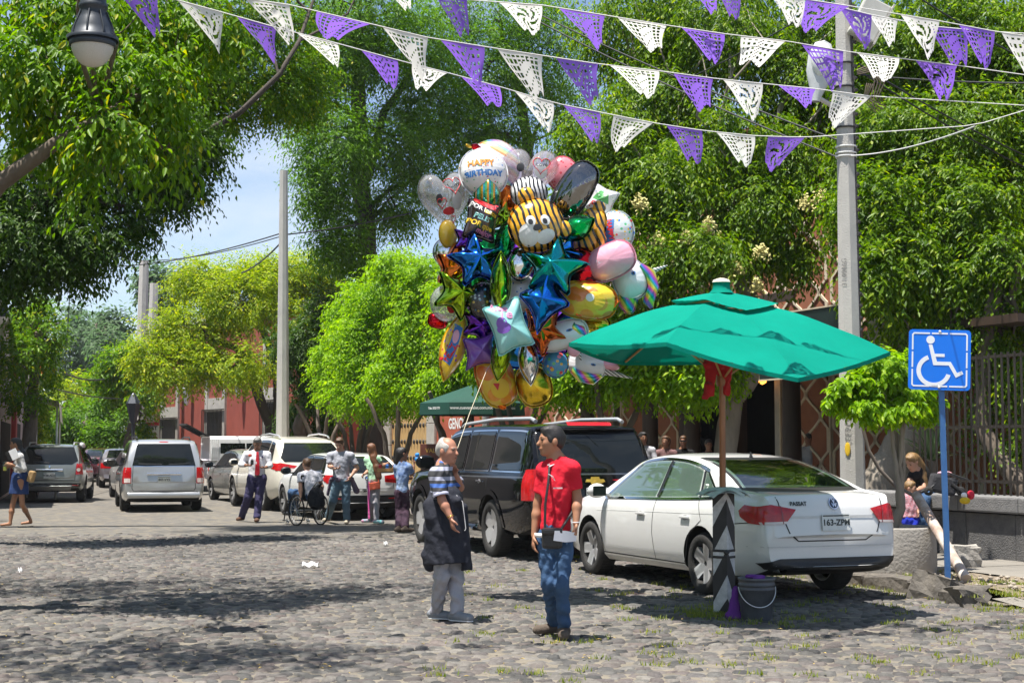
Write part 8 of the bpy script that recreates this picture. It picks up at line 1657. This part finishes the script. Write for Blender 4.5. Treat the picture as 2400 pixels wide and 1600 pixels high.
for k in range(4):
    u0, u1 = (1, 0) if k % 2 else (0, 1)
    for z in (-.34, .12, .58, 1.0):
        q = [(k, z + .26 * u0), (k + 1, z + .26 * u1), (k + 1, z + .26 * u1 + .24), (k, z + .26 * u0 + .24)]; MB().add([pv(a_, min(BH - .004, max(-.04, b_)), 1.02) for a_, b_ in q], [(0, 1, 2, 3)]).build('black_band', M_bp, bol)
for z in (.54, .60): MB().lathe([(BW * 1.04, -.012), (BW * 1.07, 0), (BW * 1.04, .012)], (0, 0, z), 4, Mr, sm=False).build('tie_strap', M_bp, bol)
MB().ell((.01, -.11, .59), (.03, .02, .02)).build('knot', M_bp, bol)
nw = thing('newspaper', 'folded newspapers lying on top of the chevron post', 'newspaper', bc + V(0, 0, BH)); M_news = mat('newsprint', (.72, .70, .66), .85, var=.5, vs=26, col2=(.48, .46, .44))
for k in range(4):
    rnd = random.Random(k); vs = []; m_ = 10; a = rnd.uniform(-.5, .5)
    for i in range(m_ + 1):
        for j_ in range(7): x, y = (-.21 + .42 * i / m_), (-.15 + .3 * j_ / 6); z = .012 + k * .009 - .9 * max(0, abs(x) - .08) ** 1.6 * (1 + .4 * k % 2) - .25 * max(0, -y - .05); q = rz(a) @ V(x, y, 0); vs.append((q.x, q.y, z))
    MB().add(vs, [(i * 7 + j_, (i + 1) * 7 + j_, (i + 1) * 7 + j_ + 1, i * 7 + j_ + 1) for i in range(m_) for j_ in range(6)], True).build('sheet', M_news, nw)
rj = thing('red_jacket', 'red garment hung on the parasol pole under the canvas', 'jacket', P(1690, 880, 14.3)); M_rc = cloth('red cloth', (.42, .015, .02)); rb0 = rj.location
v, f_ = sdf([('c', P(1668, 845, 14.35), P(1664, 925, 14.3), .06, .045, .03, {'squash': ((0, 1, 0), .5), 'flat': 1}), ('c', P(1664, 850, 14.35), P(1708, 850, 14.4), .06, .05, .03, {}), ('c', P(1706, 850, 14.4), P(1704, 920, 14.4), .05, .03, .03, {}), ('c', P(1690, 850, 14.4), P(1695, 890, 14.4), .07, .05, .04, {'squash': ((0, 1, 0), .5)}), ('c', P(1662, 905, 14.3), P(1652, 935, 14.28), .04, .03, .03, {'flat': 1})], .009, .008); obj_np('cloth', v - np.array(rb0), f_, M_rc, rj)
bkp = G(1774, 1452); bk = thing('bucket', 'dark grey plastic bucket with wire handle beside the chevron post', 'bucket', bkp); M_bk = mat('grey plastic', (.075, .08, .09), .5, var=.25, vs=9)
MB().lathe([(0, .005), (.135, .0), (.14, .01), (.158, .27), (.163, .272), (.163, .29), (.159, .292), (.16, .31), (.166, .312), (.166, .33), (.161, .332), (.163, .36), (.17, .362), (.17, .385), (.158, .385), (.15, .3), (.13, .02), (0, .02)], (0, 0, 0), 28).build('pail', M_bk, bk)
MB().tube([V(.168 * math.cos(a), .168 * math.sin(a) - .012, .30 - .17 * math.sin((a + math.pi) / math.pi * math.pi)) for a in np.linspace(-math.pi, 0, 20)], .005, 6).build('handle', M_rim, bk)
rg = thing('rag', 'purple rag hanging over the bucket rim', 'rag', bkp + V(0, 0, .38)); M_rag = cloth('purple cloth', (.13, .03, .22))
v, f_ = sdf([('c', V(-.06, .0, .01), V(.05, -.02, .012), .045, .035, .02, {'squash': ((0, 0, 1), .5)}), ('c', V(-.02, -.10, -.02), V(.04, -.06, .0), .04, .03, .03, {})], .008, .006); obj_np('cloth', v, f_, M_rag, rg)
rg = thing('rag', 'purple rag on the ground between bucket and chevron post', 'rag', bkp + V(-.2, .06, 0)); v, f_ = sdf([('c', V(0, 0, .05), V(.02, .03, .28), .06, .025, .02, {'squash': ((0, 1, 0), .6)}), ('c', V(-.05, 0, .03), V(.05, 0, .03), .035, .035, .02, {})], .009, .007, ((V(0, 0, .0), (0, 0, -1)),)); obj_np('cloth', v, f_, M_rag, rg)
# ---------------------------------------------------------------- handicap sign
sg0 = G(2222, 1372, .12); sp_ = thing('handicap_sign', 'blue wheelchair parking sign on a tall blue post', 'sign', sg0); M_sb = mat('sign blue', (.0, .17, .78), .35, var=.03); M_sw = mat('sign white', (.80, .82, .86), .4, var=.02); M_post = mat('blue steel post', (.03, .11, .30), .5, var=.3, vs=8, col2=(.05, .16, .38))
YS = sg0.y; tpost = P(2202, 780, YS) - sg0
mb = MB(); a, b = V(0, 0, 0), tpost; mb.tube([a, b], .036, 4, sm=False); mb.build('post', M_post, sp_)
ctr = P(2202, 843, YS - .07) - sg0; SW_ = 141 * YS / FPX / 2; Ms = Matrix.Translation(ctr) @ Matrix.Rotation(R(2), 4, 'Y') @ Matrix.Rotation(R(-8), 4, 'Z') @ Matrix.Rotation(math.pi / 2, 4, 'X')
MB().prism(rrect(-SW_, SW_, -SW_, SW_, .04, 6), .012, Ms @ Matrix.Translation((0, 0, -.012))).build('plate', M_sb, sp_)
def sgn(nm, poly, lift=.003): MB().prism([(a * SW_, b * SW_) for a, b in poly], .002, Ms @ Matrix.Translation((0, 0, lift - .002))).build(nm, M_sw, sp_)
e = .90; wd = .05
for k in range(4):
    c_, s_ = (1, 0, -1, 0)[k], (0, 1, 0, -1)[k]; rt = lambda L: [(x * c_ - y * s_, x * s_ + y * c_) for x, y in L]
    sgn('border', rt([(-.26, e - wd), (.26, e - wd), (.26, e), (-.26, e)])); sgn('border', rt([(.32, e - wd), (e - wd - .03, e - wd), (e - wd, e - wd - .03), (e - wd, .32), (e, .32), (e, e - .06), (e - .06, e), (.32, e)])) 
    sgn('border', rt([(-.30, e - wd), (-.60, e - wd), (-.60, e), (-.30, e)][::-1])) if False else None
sgn('pictogram_head', ell2(-.30, .66, .135, .135, 24))
sgn('pictogram_body', [(-.36, .50), (-.24, .50), (-.16, .20), (.16, .20), (.16, .10), (-.13, .10), (-.08, -.06), (.36, -.06), (.57, -.42), (.72, -.35), (.77, -.45), (.53, -.58), (.30, -.18), (-.20, -.18)])
arc = [(math.cos(t), math.sin(t)) for t in np.linspace(R(112), R(345), 40)]
sgn('pictogram_wheel', [(-.18 + .56 * x, -.36 + .54 * y) for x, y in arc] + [(-.18 + .42 * x, -.36 + .40 * y) for x, y in reversed(arc)])
for z in (.93, -.91): MB().lathe([(.0, .008), (.014, .006), (.016, 0)], Ms @ V(.0, z * SW_, .002), 8, (Ms.to_3x3())).build('bolt', M_rim, sp_)
# ---------------------------------------------------------------- planter with clipped fig
pc = G(2112, 1346, PZ) + V(.02, .46, 0); pl = thing('planter', 'round cracked concrete planter at the kerb behind the sedan', 'planter', pc); M_pl = mat('rough grey concrete', (.36, .335, .295), .9, vs=4, bump=.5, bs=30, col2=(.27, .25, .225)); PR = .49
MB().lathe([(PR * 1.0, -.02), (PR * 1.02, .1), (PR * 1.0, .50), (PR * .99, .515), (PR * .90, .515), (PR * .88, .46)], (0, 0, 0), 30).build('ring', M_pl, pl); MB().lathe([(0, .47), (PR * .6, .475), (PR * .9, .465)], (0, 0, 0), 20).build('soil', M_dirt, pl)
MB().tube([V(-.2 + .01 * math.sin(z * 40), -.448, z) for z in np.linspace(.0, .51, 14)], .006, 4).build('crack', mat('dark crack', (.09, .08, .065), .95), pl)
tb = pc + V(.0, 0, .45); c_ = P(2066, 955, pc.y); trk = [([tb, P(2112, 1190, pc.y), P(2110, 1150, pc.y)], .05, .055)] + [([P(2110, 1165, pc.y + d2), P(2106 + dx, 1070, pc.y + d2), P(2100 + dx * 2.2, 950, pc.y + d2)], .028, .022) for dx, d2 in ((-9, -.03), (-3, .04), (5, -.02), (11, .03))]
tree('clipped_fig_tree', 'small clipped fig with braided pale stems growing in the planter', tb, trk, [B(2075, 865, pc.y, 100, 60, 3600), B(2020, 915, pc.y - .1, 75, 55, 2300), B(2130, 915, pc.y, 85, 60, 2900), B(2075, 945, pc.y - .25, 95, 40, 2400), B(2175, 940, pc.y, 45, 40, 1000), B(1955, 925, pc.y, 32, 22, 400)], L_bright, M_barkpale, K=7, L=.12, ll=.095, lw=.052, droop=.6, ldroop=.75, clump=.13, shell=.55, limb_r=.014, six=True)
# leaning pipe, rubble, conduit, yucca
pa, pb_ = G(2262, 1352, PZ + .05), P(2148, 1160, 17.9); o = MB().tube([pa + (pa - pb_) * .02, pa.lerp(pb_, .5), pb_], .058, 14).build('leaning_pipe', mat('rusty white pipe', (.55, .50, .44), .75, vs=5, col2=(.20, .085, .045), bump=.3, bs=30)); tag(o, 'rusty peeling white pipe leaning on the planter beside the blue post', 'pipe')
o = bpy.data.objects.new('rubble_block', rough_block(.32, .26, .26, 41, .012)); C.objects.link(o); o.location = G(2258, 1328, PZ) + V(.05, .1, .12); o.data.materials.clear(); o.data.materials.append(M_pl); tag(o, 'lump of broken concrete behind the leaning pipe', 'stone')
o = MB().tube([P(x, y, 18.3) for x, y in ((2018, 960), (2024, 1010), (2036, 1055), (2062, 1100), (2098, 1138), (2140, 1160))], .022, 8).build('conduit', mat('grey brown conduit', (.16, .13, .11), .7)); tag(o, 'bent grey conduit swinging from the concrete pole to the pipe', 'conduit')
yb = S(4.0, 3.9, PZ); yt = thing('yucca', 'spiky yucca plant behind the railing', 'plant', yb); M_yu = mat('yucca leaf', (.09, .16, .05), .45, var=.3, vs=5); yk = P(2185, 1080, yb.y) - yb
for k in range(34):
    rnd = random.Random(k); a = rnd.uniform(0, 6.28); el = rnd.uniform(.15, 1.4); l = rnd.uniform(.6, 1.0); d = V(math.cos(a) * math.cos(el), math.sin(a) * math.cos(el), math.sin(el)); sd_ = d.cross(V(0, 0, 1)).normalized() * .028; tip = yk + d * l + V(0, 0, -.25 * l * math.cos(el)); m_ = yk + d * l * .5
    MB().add([yk - sd_ * .6, yk + sd_ * .6, m_ + sd_, tip, m_ - sd_], [(0, 1, 2, 4), (4, 2, 3)]).build('leaf', M_yu, yt)
MB().tube([V(0, 0, 0), yk], .07, 8).build('stem', M_bark, yt)
# pushchair and toy on the wall
wz = PZ + WH; pcb = P(2222, 1160, 19.9); st_ = thing('pushchair', 'folded pushchair with dark mesh lying on the wall behind the blue post', 'pushchair', V(pcb.x, pcb.y + .25, wz)); 
MB().box((0, 0, .14), (.34, .22, .24), Matrix.Rotation(.25, 3, 'Y'), .04).build('seat', cloth('dark mesh', (.05, .05, .055)), st_)
for dy in (-.1, .1): MB().tube([(-.25, dy, .04), (.05, dy, .30), (.32, dy, .2)], .012, 6).build('frame_tube', M_black, st_)
for x, z in ((-.22, .06), (.2, .06)):
    MB().lathe([(.02, -.015), (.06, -.015), (.06, .015), (.02, .015)], (x, -.13, z), 12, Matrix.Rotation(math.pi / 2, 3, 'X')).build('wheel', M_tyre, st_)
MB().ell((.02, -.04, .29), (.1, .06, .03)).build('blanket', cloth('pale blue print', (.35, .5, .6), col2=(.6, .1, .1)), st_)
ty = thing('plush_toy', 'black red and yellow plush toy hanging over the wall edge', 'toy', P(2258, 1165, 19.6)); 
MB().tube([(-.12, .1, .16), (-.02, .04, .08), (.04, 0, .02)], .03, 8).build('body', Mbk, ty); MB().ell((.01, -.03, -.04), (.07, .06, .045)).build('foot', cloth('yellow plush', (.65, .45, .03)), ty); MB().ell((.1, .02, .03), (.05, .05, .06)).build('foot', cloth('red plush', (.6, .03, .06)), ty); MB().ell((0, -.03, .03), (.04, .035, .035)).build('cuff', M_paper, ty)
# ---------------------------------------------------------------- valet stand
vb = S(15.2, 1.2, PZ); vt = thing('valet_parasol', 'dark green valet parasol with white web address behind the SUV', 'parasol', vb); M_vg = mat('dark green canvas', (.002, .05, .034), .75, var=.1, vs=3, bump=.15, bs=8)
cT = P(1108, 905, vb.y) - vb; r1, r2 = [], []
cen = V(cT.x, 0, 0); hh_ = P(1108, 948, vb.y).z - vb.z
for k in range(8): a = R(22.5 + 45 * k); r1.append(V(cT.x + 1.15 * math.cos(a), 1.15 * math.sin(a), hh_ + .02)); r2.append(V(cT.x + 1.17 * math.cos(a), 1.17 * math.sin(a), hh_ - .22))
tp = V(cT.x, 0, hh_ + .42)
for k in range(8):
    MB().add([tp, r1[k], r1[(k + 1) % 8]], [(0, 1, 2)]).build('canvas_panel', M_vg, vt); MB().add([r1[k], r1[(k + 1) % 8], r2[(k + 1) % 8], r2[k]], [(0, 1, 2, 3)]).build('valance', M_vg, vt); MB().tube([tp - V(0, 0, .05), r1[k] - V(0, 0, .02)], .012, 5).build('rib', M_iron, vt)
MB().tube([V(cT.x, 0, 0), tp], .03, 10).build('pole', M_iron, vt)
a, b = r1[5], r1[6]
for fi, txt, sz in ((5, 'www.cuevasvalet.com.mx', .082), (4, 'Tels. 5523 771', .06), (6, 'cuevas valet', .07)):
    a, b = r1[fi], r1[(fi + 1) % 8]; x_ = (b - a).normalized(); no = V(x_.y, -x_.x, 0); c_ = (a + b) / 2 + V(0, 0, -.11) + no * .012; Mx = Matrix.Translation(c_) @ Matrix(((x_.x, 0, no.x, 0), (x_.y, 0, no.y, 0), (0, 1, 0, 0), (0, 0, 0, 1))); text_obj('lettering', txt, sz, Mx, M_white, vt, .003)
ds = thing('valet_desk', 'reddish wooden valet desk with a white price sheet', 'desk', gnd(P(1030, 1045, 31.5)) + V(0, 0, PZ - .02)); M_dw = mat('mahogany', (.16, .05, .03), .45, var=.3, vs=6)
db_ = ds.location; MB().box((0, 0, .55), (.75, .5, 1.1), None, .01).build('cabinet', M_dw, ds); MB().box((0, 0, 1.12), (.9, .6, .05), None, .01).build('top', M_dw, ds); MB().box((-.1, .12, 1.32), (.6, .2, .36), None, .01).build('upper_box', M_dw, ds)
sh = MB().box((.22, -.02, 1.42), (.46, .02, .4)).build('price_sheet', M_paper, ds); 
for txt, sz, z in (('Valet Parking', .07, 1.56), ('$60.00', .11, 1.44), ('* 00 - 24', .05, 1.3)): text_obj('lettering', txt, sz, Matrix.Translation((.22, -.032, z)) @ Matrix.Rotation(math.pi / 2, 4, 'X'), M_ink, ds, .002)
text_obj('lettering', 'VALET', .12, Matrix.Translation((-.12, .015, 1.36)) @ Matrix.Rotation(math.pi / 2, 4, 'X'), M_gold, ds, .003); MB().box((.12, -.26, .8), (.36, .02, .5)).build('frame', M_wood2, ds); MB().box((.12, -.272, .8), (.28, .01, .4)).build('picture', M_paper, ds)
# seller's tray of toys
tr = thing('toy_tray', 'wooden tray of little coloured toys carried beside the girl', 'tray', P(908, 1104, 28.8)); MB().box((0, 0, 0), (.36, .2, .02)).box((0, -.1, .03), (.36, .015, .06)).box((0, .1, .03), (.36, .015, .06)).build('tray', M_wood2, tr)
for i, c_ in enumerate(((.6, .03, .03), (.05, .25, .7), (.65, .25, .03), (.1, .4, .1), (.6, .03, .03), (.05, .4, .6))): 
    x = -.13 + (i % 3) * .13; y = -.04 + (i // 3) * .09; m_ = mat('toy %d' % i, c_, .35, var=0); o = MB().ell((x, y, .05), (.045, .04, .04)).ell((x, y - .01, .105), (.035, .032, .032)).build('toy', m_, tr)
MB().tube([(.15, .05, .0), (.3, .15, -.02)], .01).build('strap', M_dw, tr)
ty = thing('toy', 'bright blue toy held up by the seller', 'toy', P(978, 1072, 28.6)); MB().ell((0, 0, -.03), (.05, .05, .055)).build('body', mat('toy blue', (.03, .28, .75), .3, var=0), ty); MB().ell((0, 0, .05), (.045, .045, .045)).build('head', mat('toy blue', (.03, .28, .75), .3, var=0), ty)
# test banner on the far pole
tbn = P(355, 1010, 62); bn = thing('banner', 'white and red TEST banner hung on the far pole', 'banner', tbn); W_ = 36 * 62 / FPX; 
MB().box((0, 0, 0), (W_, .03, W_ * 1.15)).build('sheet', M_white, bn); MB().box((0, -.018, W_ * .47), (W_, .012, W_ * .2)).build('header', mat('banner red', (.6, .06, .07), .6), bn); 
text_obj('lettering', 'TEST', .22, Matrix.Translation((0, -.02, .12)) @ Matrix.Rotation(math.pi / 2, 4, 'X'), M_ink, bn, .008)
for x, c_ in ((-.15, (.03, .04, .08)), (.15, (.35, .18, .12))): MB().ell((x, -.02, -.12), (.07, .012, .09)).build('portrait', mat('portrait %s' % x, (.4, .22, .15), .7), bn); MB().ell((x, -.018, -.30), (.12, .012, .1)).build('portrait', mat('portrait cloth %s' % x, c_, .7), bn)
MB().tube([(W_ / 2, 0, W_ * .5), (-.25, .2, W_ * .75)], .02, 5).build('bracket', M_wood2, bn)
# ---------------------------------------------------------------- weeds, litter, distant rider
def tufts(name, label, pts, n, hgt, m, parent=None):
    g = np.random.default_rng(11); pts = np.array(pts); k = g.integers(0, len(pts), n); p = pts[k] + np.concatenate([g.normal(0, .05, (n, 2)), np.zeros((n, 1))], 1); a = g.uniform(0, 6.28, n); l = hgt * g.uniform(.4, 1.2, n); d = np.stack([np.cos(a) * .6, np.sin(a) * .6, np.ones(n)], 1) * l[:, None]; s_ = np.stack([-np.sin(a), np.cos(a), np.zeros(n)], 1) * .006
    v = np.stack([p - s_, p + s_, p + d], 1).reshape(-1, 3); f = np.arange(3 * n).reshape(-1, 3); o = obj_np(name, v, f, m, parent, False); return tag(o, label, 'grass' if label else None, kind='stuff')
M_grass = leaf_mat('weed blades', (.10, .15, .03), (.24, .25, .06), None, .6, .3)
gp = []
rn = random.Random(3)
for i in range(360):
    x, y = rn.uniform(-.05, .345), rn.uniform(10.2, 22); X = x * y
    if rn.random() < .3 + 2.2 * max(0, x - .02): gp.append((X, y, .01))
for i in range(60): gp.append((G(rn.gauss(1690, 50), rn.gauss(1438, 8)).x, G(1690, rn.gauss(1440, 8)).y, .01))
for i in range(40): gp.append(tuple(S(rn.uniform(-2.3, 3), rn.uniform(.3, 1.0), PZ)))
for i in range(50): gp.append(tuple(S(rn.uniform(-2.5, 6), rn.uniform(-.35, -.05), .01)))
for i in range(40): gp.append(tuple(S(rn.gauss(-1.9, .25), rn.gauss(.5, .3), .10)))
tufts('weeds', 'low green and yellow weeds growing between the cobbles', gp, 9000, .045, M_grass)
g = np.random.default_rng(5); pts = []; mb = MB()
for i in range(260): c_ = S(g.uniform(-2.1, 3.5), g.uniform(.28, 1.3), PZ + .005); r_ = g.uniform(.01, .045); mb.ell(c_, (r_, r_ * .8, r_ * .5), rz(g.uniform(0, 6)), 6, 3)
o = mb.build('gravel', mat('pale rubble', (.42, .37, .30), .9, vs=30, col2=(.24, .2, .16))); tag(o, 'pale gravel and rubble along the kerb verge', 'gravel', kind='stuff')
g = np.random.default_rng(8); mb = MB()
for i in range(420):
    x = g.uniform(-.34, .345); y = g.uniform(10, 24); c_ = V(x * y, y, .036); a = g.uniform(0, 6.28); q = rz(a); l = g.uniform(.012, .03); mb.add([c_ + q @ V(-l, 0, 0), c_ + q @ V(0, -l * .4, .006), c_ + q @ V(l, 0, 0), c_ + q @ V(0, l * .4, .006)], [(0, 1, 2, 3)])
o = mb.build('fallen_leaves', mat('dry leaf', (.36, .26, .08), .8, var=.4, vs=3)); tag(o, 'tiny dry fallen leaves scattered over the cobbles', 'leaves', kind='stuff')
def litter(label, px, py, w_, h_):
    c_ = G(px, py, .04); n_ = 8; vs = [c_ + V((i / n_ - .5) * w_, (j_ / 3 - .5) * min(.22, w_), .012 + .016 * math.sin(i * 1.3 + j_ * 1.1) + (.02 if j_ in (1, 2) else -.02)) for i in range(n_ + 1) for j_ in range(4)]
    tag(MB().add(vs, [(i * 4 + j_, (i + 1) * 4 + j_, (i + 1) * 4 + j_ + 1, i * 4 + j_ + 1) for i in range(n_) for j_ in range(3)], True).build('plastic_bag', mat('thin plastic', (.52, .52, .53), .5, var=.1)), label, 'litter')
litter('crumpled white plastic bag lying in the middle of the street', 728, 1323, .2, .1); litter('small white scrap lying near the SUV front wheel', 904, 1274, .06, .05); litter('small white scrap near the left edge of the street', 48, 1337, .05, .05)
rd = thing('person', 'distant rider in grey helmet on a dark motorcycle', 'person', gnd(P(192, 1045, 62))); mb = MB(); q = lambda x, y: P(x, y, 62) - rd.location
v, f_ = sdf([('c', V(0, 0, 1.25), V(0, .05, .85), .17, .16, .05, {}), ('e', V(0, 0, 1.55), (.13, .15, .15), None, .04, {}), ('c', V(.2, 0, 1.25), V(.3, .3, 1.0), .06, .05, .04, {}), ('c', V(-.2, 0, 1.25), V(-.3, .3, 1.0), .06, .05, .04, {}), ('c', V(.1, 0, .8), V(.2, .3, .55), .09, .06, .04, {}), ('c', V(-.1, 0, .8), V(-.2, .3, .55), .09, .06, .04, {})], .025); obj_np('body', v, f_, cloth('dark riding clothes', (.03, .035, .06)), rd); MB().ell((0, 0, 1.58), (.14, .17, .15)).build('helmet', M_rim, rd)
mc = thing('motorcycle', 'dark motorcycle under the distant rider', 'motorcycle', rd.location); 
for y in (-.55, .75): MB().lathe([(.24, -.05), (.31, -.04), (.31, .04), (.24, .05)], (0, y, .31), 18, Matrix.Rotation(math.pi / 2, 3, 'Y')).build('wheel', M_tyre, mc)
MB().box((0, .1, .6), (.25, .9, .3), None, .06).build('frame', M_black, mc); MB().tube([(-.3, .55, 1.0), (.3, .55, 1.0)], .02).build('handlebar', M_black, mc); MB().box((0, -.4, .75), (.25, .5, .1), None, .03).build('seat', M_black, mc); MB().ell((0, -.78, .7), (.08, .03, .05)).build('tail_lamp', M_tail, mc)
# ---------------------------------------------------------------- thin summer haze
hz = MB().box((0, 300, 12.5), (820, 1020, 27)).build('haze', bpy.data.materials.new('haze air')); hm = hz.data.materials[0]; hm.use_nodes = True; hm.node_tree.nodes.remove(hm.node_tree.nodes['Principled BSDF'])
pv_ = node(hm.node_tree, 'VolumePrincipled', Density=.00022); pv_.inputs['Color'].default_value = (.86, .92, 1, 1); hm.node_tree.links.new(pv_.outputs[0], hm.node_tree.nodes['Material Output'].inputs['Volume'])
tag(hz, 'faint pale summer haze over the far street', 'haze', kind='stuff'); cy.volume_bounces = 0
